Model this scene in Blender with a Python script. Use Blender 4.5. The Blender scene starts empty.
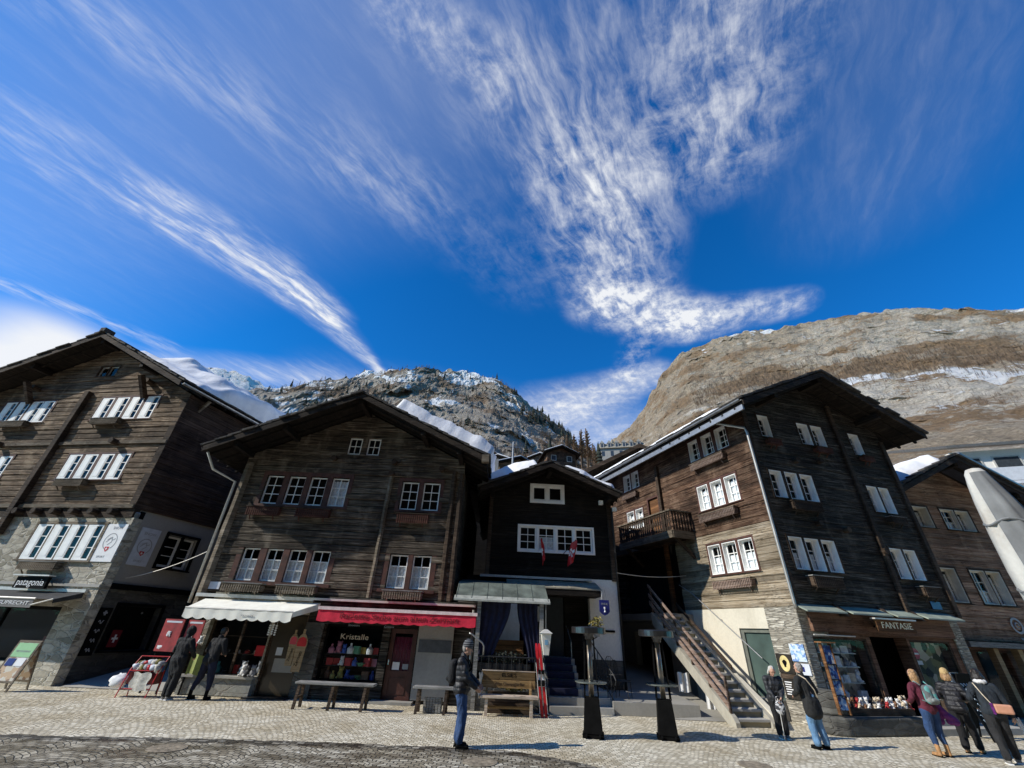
import bpy, bmesh, math, random
from mathutils import Vector, Matrix, noise, Euler
R = math.radians
rnd = random.Random(7)
scene = bpy.context.scene
COL = scene.collection

# ------------------------------------------------------------------ camera
PITCH, ROLL, FPX = R(30.943), R(2.5766), 412.0
cam_d = bpy.data.cameras.new('camera'); cam = bpy.data.objects.new('camera', cam_d); COL.objects.link(cam)
cam_d.sensor_width = 36; cam_d.lens = FPX / 1024 * 36; cam_d.clip_start = .05; cam_d.clip_end = 20000
fwd = Vector((0, math.cos(PITCH), math.sin(PITCH))); rt0 = Vector((1, 0, 0)); up0 = rt0.cross(fwd)
cc, ss = math.cos(ROLL), math.sin(ROLL)
rt = rt0 * cc + up0 * ss; up = up0 * cc - rt0 * ss
m = Matrix((rt, up, -fwd)).transposed().to_4x4(); m.translation = (0, 0, 2.0)
cam.matrix_world = m
scene.camera = cam

# ------------------------------------------------------------------ object helpers
def tag(o, label=None, cat=None, group=None, kind=None):
    if label: o['label'] = label
    if cat: o['category'] = cat
    if group: o['group'] = group
    if kind: o['kind'] = kind
    return o

def empty(name, loc=(0, 0, 0), rz=0.0, label=None, cat=None, group=None):
    o = bpy.data.objects.new(name, None); COL.objects.link(o)
    o.empty_display_size = .3
    o.location = loc; o.rotation_euler = (0, 0, rz)
    return tag(o, label, cat, group)

def copy_tree(o, parent=None):
    c = o.copy(); COL.objects.link(c); c.parent = parent
    for ch in list(o.children): copy_tree(ch, c)
    return c

def TR(x=0, y=0, z=0, yaw=0): return Matrix.Translation((x, y, z)) @ Matrix.Rotation(R(yaw), 4, 'Z')

class MB:
    """collects shapes into ONE mesh"""
    def __init__(s, M=None): s.v = []; s.f = []; s.M = M or Matrix(); s.smooth = False; s.c = None
    def add(s, vs, fs):
        b = len(s.v); s.v += [tuple(s.M @ Vector(p)) for p in vs]; s.f += [tuple(i + b for i in f) for f in fs]; return s
    def box(s, x0, x1, y0, y1, z0, z1):
        if x0 > x1: x0, x1 = x1, x0
        if y0 > y1: y0, y1 = y1, y0
        if z0 > z1: z0, z1 = z1, z0
        return s.add([(x0,y0,z0),(x1,y0,z0),(x1,y1,z0),(x0,y1,z0),(x0,y0,z1),(x1,y0,z1),(x1,y1,z1),(x0,y1,z1)],
              [(3,2,1,0),(4,5,6,7),(0,1,5,4),(1,2,6,5),(2,3,7,6),(3,0,4,7)])
    def prism(s, poly, axis, a0, a1):
        """poly: list of 2D points, extruded along axis 'x','y','z' from a0 to a1"""
        n = len(poly)
        def P(p, a):
            return {'x': (a, p[0], p[1]), 'y': (p[0], a, p[1]), 'z': (p[0], p[1], a)}[axis]
        vs = [P(p, a0) for p in poly] + [P(p, a1) for p in poly]
        fs = [tuple(range(n - 1, -1, -1)), tuple(range(n, 2 * n))] + [(i, (i + 1) % n, n + (i + 1) % n, n + i) for i in range(n)]
        return s.add(vs, fs)
    def bar(s, p, q, w, h, upv=(0, 0, 1)):
        p, q = Vector(p), Vector(q); d = (q - p)
        if d.length < 1e-6: return s
        d = d.normalized(); u = Vector(upv)
        if abs(d.dot(u)) > .98: u = Vector((0, 1, 0))
        a = d.cross(u).normalized(); b = a.cross(d).normalized()
        vs = []
        for o in (p, q):
            for i, j in ((-1, -1), (1, -1), (1, 1), (-1, 1)): vs.append(o + a * (i * w / 2) + b * (j * h / 2))
        return s.add(vs, [(3,2,1,0),(4,5,6,7),(0,1,5,4),(1,2,6,5),(2,3,7,6),(3,0,4,7)])
    def tube(s, pts, r, n=8, cap=True):
        pts = [Vector(p) for p in pts]; rs = r if isinstance(r, (list, tuple)) else [r] * len(pts)
        vs = []; fs = []; prev = None
        for i, p in enumerate(pts):
            d = (pts[min(i + 1, len(pts) - 1)] - pts[max(i - 1, 0)])
            d = d.normalized() if d.length > 1e-9 else Vector((0, 0, 1))
            if prev is None:
                a = d.orthogonal().normalized()
            else:
                a = prev - d * prev.dot(d)
                a = a.normalized() if a.length > 1e-6 else d.orthogonal().normalized()
            prev = a; b = d.cross(a)
            for k in range(n):
                t = 2 * math.pi * k / n; vs.append(p + (a * math.cos(t) + b * math.sin(t)) * rs[i])
        for i in range(len(pts) - 1):
            for k in range(n):
                fs.append((i * n + k, i * n + (k + 1) % n, (i + 1) * n + (k + 1) % n, (i + 1) * n + k))
        if cap: fs += [tuple(range(n - 1, -1, -1)), tuple(range((len(pts) - 1) * n, len(pts) * n))]
        return s.add(vs, fs)
    def lathe(s, prof, c=(0, 0, 0), n=16):
        vs = []; fs = []
        for r, z in prof:
            for k in range(n):
                t = 2 * math.pi * k / n; vs.append((c[0] + r * math.cos(t), c[1] + r * math.sin(t), c[2] + z))
        for i in range(len(prof) - 1):
            for k in range(n): fs.append((i * n + k, i * n + (k + 1) % n, (i + 1) * n + (k + 1) % n, (i + 1) * n + k))
        fs += [tuple(range(n - 1, -1, -1)), tuple(range((len(prof) - 1) * n, len(prof) * n))]
        return s.add(vs, fs)
    def ell(s, c, r, n=10, m_=7, jit=0, seed=0):
        c = Vector(c); r = (r, r, r) if isinstance(r, (int, float)) else r
        q = random.Random(seed); vs = [(c.x, c.y, c.z - r[2])]; fs = []
        for i in range(1, m_):
            ph = math.pi * i / m_ - math.pi / 2
            for k in range(n):
                t = 2 * math.pi * k / n; g = 1 + q.uniform(-jit, jit)
                vs.append((c.x + r[0] * g * math.cos(ph) * math.cos(t), c.y + r[1] * g * math.cos(ph) * math.sin(t), c.z + r[2] * g * math.sin(ph)))
        vs.append((c.x, c.y, c.z + r[2])); last = len(vs) - 1
        for k in range(n): fs.append((0, 1 + (k + 1) % n, 1 + k))
        for i in range(m_ - 2):
            for k in range(n): fs.append((1 + i * n + k, 1 + i * n + (k + 1) % n, 1 + (i + 1) * n + (k + 1) % n, 1 + (i + 1) * n + k))
        b = 1 + (m_ - 2) * n
        for k in range(n): fs.append((b + k, b + (k + 1) % n, last))
        return s.add(vs, fs)
    def grid(s, fn, nu, nv):
        vs = [fn(i / nu, j / nv) for j in range(nv + 1) for i in range(nu + 1)]
        fs = [(j * (nu + 1) + i, j * (nu + 1) + i + 1, (j + 1) * (nu + 1) + i + 1, (j + 1) * (nu + 1) + i) for j in range(nv) for i in range(nu)]
        return s.add(vs, fs)
    def build(s, name, mat, parent=None, smooth=False, bevel=0, label=None, loc=None):
        me = bpy.data.meshes.new(name); me.from_pydata(s.v, [], s.f); me.validate(); me.update()
        o = bpy.data.objects.new(name, me); COL.objects.link(o)
        for mm in (mat if isinstance(mat, (list, tuple)) else [mat]): me.materials.append(mm)
        if smooth:
            for p in me.polygons: p.use_smooth = True
        if bevel:
            b = o.modifiers.new('bevel', 'BEVEL'); b.width = bevel; b.segments = 2; b.limit_method = 'ANGLE'; b.harden_normals = False
        if parent: o.parent = parent
        if label: o['label'] = label
        if loc: o.location = loc
        return o

def thing1(name, mb, mat, label, cat, group=None, **kw):
    return tag(mb.build(name, mat, **kw), label, cat, group)

def text_mesh(name, s, size, M, mat, parent=None, extrude=.004, align='CENTER', shear=0, width=None, spacing=1.0):
    cu = bpy.data.curves.new('lettering', 'FONT'); cu.body = s; cu.size = size; cu.extrude = extrude
    cu.align_x = align; cu.align_y = 'CENTER'; cu.shear = shear; cu.space_character = spacing; cu.resolution_u = 3
    ob = bpy.data.objects.new('lettering', cu); COL.objects.link(ob)
    bpy.context.view_layer.update()
    dg = bpy.context.evaluated_depsgraph_get()
    me = bpy.data.meshes.new_from_object(ob.evaluated_get(dg)); me.name = name
    w = ob.dimensions.x
    bpy.data.objects.remove(ob); bpy.data.curves.remove(cu)
    S = Matrix()
    if width and w > 0: S = Matrix.Diagonal((width / w, 1, 1, 1))
    me.transform(M @ S)
    me.materials.clear(); me.materials.append(mat)
    o = bpy.data.objects.new(name, me); COL.objects.link(o)
    if parent: o.parent = parent
    return o

def wallM(M, x, y, z):
    """text lying on a facade frame M (x along, outward -y): stand it up"""
    return M @ Matrix.Translation((x, y, z)) @ Matrix.Rotation(R(90), 4, 'X')

# ------------------------------------------------------------------ materials
class NT:
    def __init__(s, nt): s.nt = nt
    def n(s, typ, **kw):
        nd = s.nt.nodes.new(typ)
        for k, v in kw.items(): setattr(nd, k, v)
        return nd
    def link(s, a, b): s.nt.links.new(a, b)
    def val(s, x, sock):
        if hasattr(x, 'is_output') or isinstance(x, bpy.types.NodeSocket): s.link(x, sock)
        else: sock.default_value = x
    def math(s, op, a, b=None, c=None, clamp=False):
        nd = s.n('ShaderNodeMath', operation=op); nd.use_clamp = clamp
        s.val(a, nd.inputs[0])
        if b is not None: s.val(b, nd.inputs[1])
        if c is not None: s.val(c, nd.inputs[2])
        return nd.outputs[0]
    def vmath(s, op, a, b=None, scale=None):
        nd = s.n('ShaderNodeVectorMath', operation=op); s.val(a, nd.inputs[0])
        if b is not None: s.val(b, nd.inputs[1])
        if scale is not None: s.val(scale, nd.inputs['Scale'])
        return nd.outputs['Value'] if op in ('DOT_PRODUCT', 'LENGTH', 'DISTANCE') else nd.outputs[0]
    def mix(s, f, a, b, typ='MIX'):
        nd = s.n('ShaderNodeMixRGB', blend_type=typ); s.val(f, nd.inputs[0]); s.val(a, nd.inputs[1]); s.val(b, nd.inputs[2]); return nd.outputs[0]
    def noise(s, vec, scale, detail=4, rough=.55, dist=0, col=False):
        nd = s.n('ShaderNodeTexNoise'); s.link(vec, nd.inputs['Vector']); nd.inputs['Scale'].default_value = scale
        nd.inputs['Detail'].default_value = detail; nd.inputs['Roughness'].default_value = rough; nd.inputs['Distortion'].default_value = dist
        return nd.outputs['Color' if col else 'Fac']
    def ramp(s, f, stops, interp='LINEAR'):
        nd = s.n('ShaderNodeValToRGB'); s.link(f, nd.inputs[0]); cr = nd.color_ramp; cr.interpolation = interp
        while len(cr.elements) < len(stops): cr.elements.new(.5)
        for e, (p, c) in zip(cr.elements, stops): e.position = p; e.color = c4(c)
        return nd.outputs[0]
    def sep(s, v):
        nd = s.n('ShaderNodeSeparateXYZ'); s.link(v, nd.inputs[0]); return nd.outputs
    def comb(s, x, y, z):
        nd = s.n('ShaderNodeCombineXYZ')
        for i, q in enumerate((x, y, z)): s.val(q, nd.inputs[i])
        return nd.outputs[0]
    def smooth(s, x, a, b):
        nd = s.n('ShaderNodeMapRange', interpolation_type='SMOOTHSTEP'); s.val(x, nd.inputs[0]); nd.inputs[1].default_value = a; nd.inputs[2].default_value = b
        return nd.outputs[0]
    def scale(s, v, sc):
        nd = s.n('ShaderNodeMapping'); s.link(v, nd.inputs[0]); nd.inputs['Scale'].default_value = sc; return nd.outputs[0]
    def bump(s, h, strength=.4, dist=.02, nrm=None):
        nd = s.n('ShaderNodeBump'); s.link(h, nd.inputs['Height']); nd.inputs['Strength'].default_value = strength; nd.inputs['Distance'].default_value = dist
        if nrm: s.link(nrm, nd.inputs['Normal'])
        return nd.outputs[0]

def c4(c): return (c, c, c, 1) if isinstance(c, (int, float)) else (tuple(c) + (1,) if len(c) == 3 else tuple(c))

def newmat(name):
    mt = bpy.data.materials.new(name); mt.use_nodes = True; t = NT(mt.node_tree)
    b = mt.node_tree.nodes['Principled BSDF']
    tc = t.n('ShaderNodeTexCoord')
    return mt, t, b, tc.outputs['Object']

def simple(name, col, rough=.7, metal=0, var=.12, nscale=6, bump=0, spec=None, trans=0):
    mt, t, b, oc = newmat(name)
    f = t.noise(oc, nscale, 5, .6)
    lo = tuple(max(0, x * (1 - 2 * var)) for x in c4(col)[:3]); hi = tuple(min(1, x * (1 + 2 * var)) for x in c4(col)[:3])
    t.link(t.ramp(f, [(.3, lo), (.7, hi)]), b.inputs['Base Color'])
    b.inputs['Roughness'].default_value = rough; b.inputs['Metallic'].default_value = metal
    if spec is not None: b.inputs['Specular IOR Level'].default_value = spec
    if bump: t.link(t.bump(t.noise(oc, nscale * 6, 4), bump, .01), b.inputs['Normal'])
    return mt

def wood(name, dark, mid, light, stain=.6, bump=.5, course=.21, rough=.85, stain_col=None):
    """old weathered timber laid in horizontal courses (grain runs level, cracks, stains)"""
    mt, t, b, oc = newmat(name)
    sx = t.sep(oc)
    cid = t.math('FLOOR', t.math('DIVIDE', sx[2], course))
    wn = t.n('ShaderNodeTexWhiteNoise', noise_dimensions='1D'); t.link(cid, wn.inputs['W'])
    off = t.comb(t.math('MULTIPLY', wn.outputs['Value'], 37.0), t.math('MULTIPLY', wn.outputs['Value'], 13.0), sx[2])
    pos = t.vmath('ADD', oc, off)
    g1 = t.noise(t.scale(pos, (.7, .7, 10)), 1.6, 8, .65, .6)
    g2 = t.noise(t.scale(pos, (1.3, 1.3, 42)), 1.0, 5, .6, .3)
    f = t.math('ADD', t.math('MULTIPLY', g1, .65), t.math('MULTIPLY', g2, .35))
    col = t.ramp(f, [(.38, dark), (.50, mid), (.62, light)])
    g3 = t.noise(t.scale(pos, (.9, .9, 7)), 1.3, 3, .5, 1.6)
    crack = t.math('SUBTRACT', 1.0, t.smooth(t.math('ABSOLUTE', t.math('SUBTRACT', g3, .52)), .004, .026))
    crack = t.math('MULTIPLY', crack, t.smooth(t.noise(oc, 1.1, 3, .5), .42, .6))
    col = t.mix(t.math('MULTIPLY', crack, .85), col, c4(tuple(x * .22 for x in dark)))
    br = t.math('ADD', t.math('MULTIPLY', wn.outputs['Value'], .75), .55)
    col = t.mix(1, col, t.comb(br, br, br), 'MULTIPLY')
    st = t.smooth(t.noise(oc, .45, 5, .62), .42, .66)
    col = t.mix(t.math('MULTIPLY', st, stain), col, c4(stain_col or tuple(x * .35 for x in dark)))
    st2 = t.smooth(t.noise(t.scale(oc, (1, 1, .6)), 1.7, 4, .6), .52, .72)
    col = t.mix(t.math('MULTIPLY', st2, .35), col, c4(light))
    t.link(col, b.inputs['Base Color']); b.inputs['Roughness'].default_value = rough
    b.inputs['Specular IOR Level'].default_value = .25
    t.link(t.bump(t.math('SUBTRACT', f, t.math('MULTIPLY', crack, .5)), bump * 1.6, .04), b.inputs['Normal'])
    return mt

def stone(name, cols, scale=(2.2, 2.2, 4.4), mortar=(.3, .28, .24), bump=.8, mw=.05, rough=.9):
    """rubble wall: irregular flat stones in mortar"""
    mt, t, b, oc = newmat(name)
    w = t.vmath('ADD', t.scale(oc, scale), t.vmath('SCALE', t.noise(oc, 3, 3, .5, 0, True), None, .5))
    v = t.n('ShaderNodeTexVoronoi', feature='F1'); t.link(w, v.inputs['Vector']); v.inputs['Scale'].default_value = 1.0
    e = t.n('ShaderNodeTexVoronoi', feature='DISTANCE_TO_EDGE'); t.link(w, e.inputs['Vector']); e.inputs['Scale'].default_value = 1.0
    rv = t.sep(v.outputs['Color'])[0]
    n = len(cols)
    col = t.ramp(rv, [(.1 + .8 * i / (n - 1), c) for i, c in enumerate(cols)])
    f = t.noise(oc, 9, 6, .65)
    col = t.mix(.55, col, t.ramp(f, [(.3, .25), (.7, 1.0)]), 'MULTIPLY')
    mk = t.smooth(e.outputs['Distance'], mw * .4, mw * 1.4)
    col = t.mix(mk, c4(mortar), col)
    big = t.smooth(t.noise(oc, .5, 4, .6), .4, .7)
    col = t.mix(t.math('MULTIPLY', big, .35), col, c4(tuple(x * .5 for x in cols[0])))
    t.link(col, b.inputs['Base Color']); b.inputs['Roughness'].default_value = rough
    h = t.math('ADD', t.math('MULTIPLY', mk, .7), t.math('MULTIPLY', f, .5))
    t.link(t.bump(h, bump, .05), b.inputs['Normal'])
    return mt

def plaster(name, col, dirt, rough=.9, bump=.25, amt=.5):
    mt, t, b, oc = newmat(name)
    f = t.noise(t.scale(oc, (1, 1, .5)), .9, 7, .65); g = t.noise(oc, 14, 5, .6)
    cl = t.mix(t.math('MULTIPLY', t.smooth(f, .45, .75), amt), c4(col), c4(dirt))
    cl = t.mix(.25, cl, t.ramp(g, [(.3, .5), (.7, 1.0)]), 'MULTIPLY')
    t.link(cl, b.inputs['Base Color']); b.inputs['Roughness'].default_value = rough
    t.link(t.bump(g, bump, .01), b.inputs['Normal'])
    return mt

def glass(name, tint=(.9, .95, 1), k=.5):
    """window glass: lets you see in and mirrors the street and sky"""
    mt, t, b, oc = newmat(name)
    out = [n for n in t.nt.nodes if n.type == 'OUTPUT_MATERIAL'][0]
    tr = t.n('ShaderNodeBsdfTransparent'); tr.inputs[0].default_value = c4(tint)
    gl = t.n('ShaderNodeBsdfGlossy'); gl.inputs['Roughness'].default_value = .02
    gl.inputs[0].default_value = c4(.9)
    t.link(t.bump(t.noise(oc, 2.2, 2), .06, .05), gl.inputs['Normal'])
    fr = t.n('ShaderNodeFresnel'); fr.inputs[0].default_value = 1.5
    f = t.math('MULTIPLY', fr.outputs[0], k, clamp=True)
    mx = t.n('ShaderNodeMixShader'); t.link(f, mx.inputs[0]); t.link(tr.outputs[0], mx.inputs[1]); t.link(gl.outputs[0], mx.inputs[2])
    t.link(mx.outputs[0], out.inputs[0]); t.nt.nodes.remove(b)
    return mt

def patchwork(name, cols, scale=8, rough=.8):
    """blotchy multi-coloured fabric or print"""
    mt, t, b, oc = newmat(name)
    v = t.n('ShaderNodeTexVoronoi'); t.link(t.vmath('ADD', oc, t.vmath('SCALE', t.noise(oc, 20, 2, .5, 0, True), None, .05)), v.inputs['Vector']); v.inputs['Scale'].default_value = scale
    rv = t.sep(v.outputs['Color'])[0]; n = len(cols)
    t.link(t.ramp(rv, [(i / n, c) for i, c in enumerate(cols)], 'CONSTANT'), b.inputs['Base Color']); b.inputs['Roughness'].default_value = rough
    return mt

M_ = {}
M_['wood_warm'] = wood('weathered_warm_timber', (.036, .022, .013), (.19, .127, .078), (.50, .39, .275), .6)
M_['wood_grey'] = wood('weathered_grey_timber', (.018, .013, .009), (.105, .082, .059), (.37, .31, .235), .6)
M_['wood_black'] = wood('blackened_timber', (.005, .004, .003), (.015, .012, .009), (.045, .037, .029), .5)
M_['wood_red'] = wood('red_brown_timber', (.020, .009, .005), (.105, .055, .032), (.31, .205, .135), .65)
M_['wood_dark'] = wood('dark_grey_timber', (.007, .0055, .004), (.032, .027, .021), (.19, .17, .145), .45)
M_['wood_russet'] = wood('sunlit_russet_boards', (.11, .055, .034), (.34, .20, .13), (.52, .37, .26), .3)  # colour lightened because this front gets little sun
M_['wood_panel'] = wood('stained_brown_boards', (.075, .036, .022), (.16, .085, .055), (.25, .15, .10), .3, .3, .16)
M_['beam'] = wood('old_dark_beam', (.03, .02, .013), (.075, .05, .034), (.16, .115, .08), .5, .5, 5)
M_['beam_light'] = wood('pale_old_beam', (.10, .08, .055), (.24, .195, .14), (.38, .32, .25), .3, .5, 5)
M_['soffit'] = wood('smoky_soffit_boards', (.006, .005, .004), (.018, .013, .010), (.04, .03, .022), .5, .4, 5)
M_['surround'] = simple('oxblood_window_surround', (.075, .028, .018), .75, 0, .25, 5, .2)
M_['white'] = simple('white_window_paint', (.93, .92, .88), .5, 0, .04, 4)
M_['cream_white'] = simple('cream_window_paint', (.66, .62, .53), .55, 0, .08, 4)
M_['glass'] = glass('window_glass')
M_['shop_glass'] = glass('shop_window_glass', k=.28)
M_['curtain_white'] = simple('bright_white_curtain', (.90, .89, .86), .9, 0, .03, 14)
M_['curtain'] = simple('pale_net_curtain', (.90, .88, .82), .9, 0, .15, 14)
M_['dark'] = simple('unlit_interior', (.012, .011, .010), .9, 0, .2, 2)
M_['slate'] = stone('slate_roof_slabs', [(.035, .032, .03), (.07, .062, .055), (.10, .09, .078)], (2, 2, 2), (.03, .03, .03), .5)
M_['snow'] = None
M_['rubble'] = stone('cream_rubble_stone', [(.30, .27, .20), (.50, .455, .36), (.68, .63, .52)], (2.3, 2.3, 6.5), (.46, .43, .36), .9)
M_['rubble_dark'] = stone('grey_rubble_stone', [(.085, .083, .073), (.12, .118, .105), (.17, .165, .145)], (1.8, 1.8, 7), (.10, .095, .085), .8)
M_['ledger'] = stone('split_ledger_stone', [(.38, .345, .28), (.55, .51, .42), (.68, .64, .54)], (2.6, 2.6, 22), (.24, .22, .18), .9, .09)
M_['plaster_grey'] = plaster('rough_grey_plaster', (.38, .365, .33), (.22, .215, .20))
M_['plaster_cream'] = plaster('cream_plaster', (.70, .65, .53), (.44, .40, .31), amt=.5)
M_['plaster_white'] = plaster('white_plaster', (.93, .90, .83), (.74, .71, .65), amt=.3)
M_['concrete'] = plaster('grey_concrete', (.33, .315, .28), (.18, .17, .15))
M_['granite'] = plaster('pale_granite', (.42, .405, .37), (.26, .25, .23))
M_['metal_grey'] = simple('zinc_metal', (.34, .34, .33), .4, .75, .12, 5)
M_['metal_dark'] = simple('dark_metal', (.03, .03, .032), .45, .5, .2, 5)
M_['metal_pale'] = simple('pale_painted_metal', (.62, .60, .55), .5, .2, .08, 5)
M_['steel'] = simple('brushed_steel', (.62, .60, .58), .25, 1, .06, 5)
M_['iron'] = simple('wrought_iron', (.025, .026, .028), .55, .3, .2, 8)
M_['black'] = simple('black_paint', (.006, .006, .006), .7, 0, .2, 5, spec=.06)
M_['red_cloth'] = simple('red_awning_cloth', (.62, .014, .045), .8, 0, .1, 8)
M_['white_cloth'] = simple('white_awning_cloth', (.92, .88, .77), .85, 0, .06, 3)
M_['navy_cloth'] = simple('navy_curtain_cloth', (.007, .009, .036), .85, 0, .25, 8)
M_['copper'] = simple('green_copper_sheet', (.115, .135, .115), .75, 0, .25, 2.2, .1)
M_['lead'] = simple('weathered_sheet_roof', (.27, .245, .19), .8, 0, .2, 2.2, .1)
M_['red'] = simple('red_paint', (.52, .015, .02), .45, 0, .1, 5)
M_['white_print'] = simple('white_print', (.80, .80, .80), .6, 0, .03, 5)
M_['grey_print'] = simple('grey_print', (.32, .33, .35), .6, 0, .05, 5)
M_['gold'] = simple('gold_letter_paint', (.46, .30, .08), .5, .2, .1, 8)
M_['dk_red'] = simple('dark_red_lettering', (.16, .006, .012), .7, 0, .1, 8)
M_['blue_sign'] = simple('royal_blue_enamel', (.015, .022, .16), .35, 0, .1, 5)
M_['green_door'] = simple('dark_green_door_paint', (.06, .095, .083), .5, 0, .15, 1.5)
M_['brown_door'] = simple('brown_door_paint', (.075, .028, .022), .45, 0, .2, 4)
M_['pink_wood'] = wood('sun_bleached_rail_boards', (.12, .075, .055), (.26, .18, .14), (.40, .31, .26), .2, .4, 5)
M_['bench_top'] = wood('scrubbed_bench_plank', (.34, .26, .19), (.52, .42, .33), (.66, .57, .47), .1, .3, 5)
M_['bench_board'] = wood('honey_bench_board', (.13, .08, .03), (.26, .165, .07), (.36, .25, .125), .3, .3, .2)
M_['teak'] = wood('orange_brown_slats', (.09, .04, .016), (.19, .088, .036), (.27, .14, .06), .2, .3, .12)
M_['grey_plank'] = wood('silver_grey_plank', (.13, .125, .115), (.25, .245, .23), (.36, .35, .33), .2, .4, 5)
def snow_mat():
    mt, t, b, oc = newmat('old_roof_snow')
    f = t.noise(oc, 2.5, 6, .6)
    t.link(t.mix(t.math('MULTIPLY', t.smooth(t.noise(oc, 1.1, 6, .7), .50, .72), .28), t.ramp(f, [(.3, (.76, .78, .81)), (.6, (.92, .93, .93))]), (.50, .47, .42, 1)), b.inputs['Base Color']); b.inputs['Roughness'].default_value = .6
    t.link(t.bump(f, .4, .08), b.inputs['Normal']); return mt
M_['snow'] = snow_mat()
# ------------------------------------------------------------------ daylight
SUN_EL, SUN_AZ = R(35), R(180 + 74.5)       # azimuth from +Y, clockwise: low spring sun from the left, slightly behind us
sdir = Vector((math.sin(SUN_AZ) * math.cos(SUN_EL), math.cos(SUN_AZ) * math.cos(SUN_EL), math.sin(SUN_EL)))
sl = bpy.data.lights.new('sun', 'SUN'); sl.energy = 5.0; sl.angle = R(.5); sl.color = (1, .945, .84)
so = bpy.data.objects.new('sun', sl); COL.objects.link(so); so.rotation_euler = sdir.to_track_quat('Z', 'Y').to_euler(); so.location = sdir * 60

world = bpy.data.worlds.new('World'); scene.world = world; world.use_nodes = True
w = NT(world.node_tree); bg = world.node_tree.nodes['Background']
sky = w.n('ShaderNodeTexSky', sky_type='NISHITA'); sky.sun_disc = False
sky.sun_elevation = SUN_EL; sky.sun_rotation = SUN_AZ; sky.altitude = 1600; sky.air_density = 1.0; sky.dust_density = .3; sky.ozone_density = 2.0
tc = w.n('ShaderNodeTexCoord'); dirv = tc.outputs['Generated']
dx, dy, dz = w.sep(dirv)
zc = w.math('MAXIMUM', dz, .03)
px = w.math('DIVIDE', dx, zc); py = w.math('DIVIDE', dy, zc)
P = w.comb(px, py, 0.0)
warp = w.vmath('SCALE', w.vmath('SUBTRACT', w.noise(P, 2.2, 3, .5, 0, True), (.5, .5, .5)), None, .07)
P2 = w.vmath('ADD', P, warp)
warp3 = w.vmath('SCALE', w.vmath('SUBTRACT', w.noise(P, 7, 3, .5, 0, True), (.5, .5, .5)), None, .045)
P3 = w.vmath('ADD', P2, warp3)
CA = R(32)
al = w.vmath('DOT_PRODUCT', P3, (math.sin(CA), math.cos(CA), 0)); ac = w.vmath('DOT_PRODUCT', P3, (math.cos(CA), -math.sin(CA), 0))
fib = w.noise(w.comb(w.math('MULTIPLY', al, 2.4), w.math('MULTIPLY', ac, 8.0), 0.0), 1.6, 8, .62, .2)
puff = w.noise(P3, 12, 10, .68, .15)
broad = w.noise(P, 1.6, 4, .55)
def seg(a, b, r0, r1, P=P2):
    """soft band from a to b on the cloud deck, width r0 -> r1"""
    ax, ay = a; bx, by = b; L2 = (bx - ax) ** 2 + (by - ay) ** 2
    q = w.vmath('SUBTRACT', P, (ax, ay, 0))
    h = w.math('DIVIDE', w.vmath('DOT_PRODUCT', q, (bx - ax, by - ay, 0)), L2, clamp=True)
    d = w.vmath('LENGTH', w.vmath('SUBTRACT', q, w.vmath('SCALE', w.comb(bx - ax, by - ay, 0.0), None, h)))
    rr = w.math('ADD', w.math('MULTIPLY', h, r1 - r0), r0)
    g = w.math('SUBTRACT', 1.0, w.math('DIVIDE', d, rr), clamp=True)
    return w.math('MULTIPLY', w.math('MULTIPLY', g, g), w.math('SUBTRACT', 3.0, w.math('MULTIPLY', g, 2.0)))
fib2 = w.noise(w.comb(w.math('MULTIPLY', al, 6.5), w.math('MULTIPLY', ac, 26.0), 3.0), 1.5, 6, .65, .4)
fibx = w.math('ADD', w.math('MULTIPLY', fib, .62), w.math('MULTIPLY', fib2, .38))
fibc = w.smooth(fibx, .40, .76); pufc = w.smooth(w.math('ADD', w.math('MULTIPLY', puff, .75), w.math('MULTIPLY', fib2, .25)), .38, .74)
tot = None
def addc(m_, tex, k):
    global tot
    v = w.math('MULTIPLY', w.math('MULTIPLY', m_, tex), k)
    tot = v if tot is None else w.math('ADD', tot, v)
mixt = w.math('ADD', w.math('MULTIPLY', fibc, .35), w.math('MULTIPLY', pufc, .65))
addc(seg((-1.20, .62), (-.82, .98), .22, .18), fibc, .34)
addc(seg((-1.0, .78), (-.72, 1.20), .16, .15), w.math('ADD', w.math('MULTIPLY', fibc, .95), .12), .95)
addc(seg((-.76, 1.12), (-.60, 1.62), .15, .045), w.math('ADD', w.math('MULTIPLY', fibc, .9), .15), .9)
addc(seg((-.62, 1.5), (-.58, 1.85), .035, .02), 1.0, .5)
addc(seg((-.95, .28), (-.30, .72), .12, .15), fibc, .30)
addc(seg((-.4, .62), (.05, .95), .20, .24), mixt, .16)
addc(seg((.34, .20), (.44, .50), .32, .25), mixt, 1.0)
addc(seg((.05, .45), (.30, .80), .28, .22), fibc, .6)
addc(seg((.18, .62), (.36, 1.06), .26, .24), mixt, .95)
addc(seg((.33, 1.07), (.64, 1.18), .20, .17), w.math('ADD', w.math('MULTIPLY', pufc, .9), .15), 1.25)
addc(seg((.64, 1.18), (.95, 1.05), .17, .10), w.math('ADD', w.math('MULTIPLY', pufc, .9), .12), 1.1)
addc(seg((.50, 1.25), (.52, 1.55), .12, .10), pufc, .5)
addc(seg((.30, 1.85), (.62, 1.55), .34, .16), w.math('ADD', w.math('MULTIPLY', pufc, .7), .35), 1.0)
addc(seg((.30, 2.3), (.60, 2.2), .6, .5), w.math('ADD', w.math('MULTIPLY', pufc, .5), .4), .8)
addc(seg((-2.9, 1.9), (-1.95, 1.50), .75, .36), w.math('ADD', w.math('MULTIPLY', broad, .6), .55), 1.25)
addc(seg((-2.0, .98), (-1.50, 1.46), .10, .08), fibc, .6)
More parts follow.
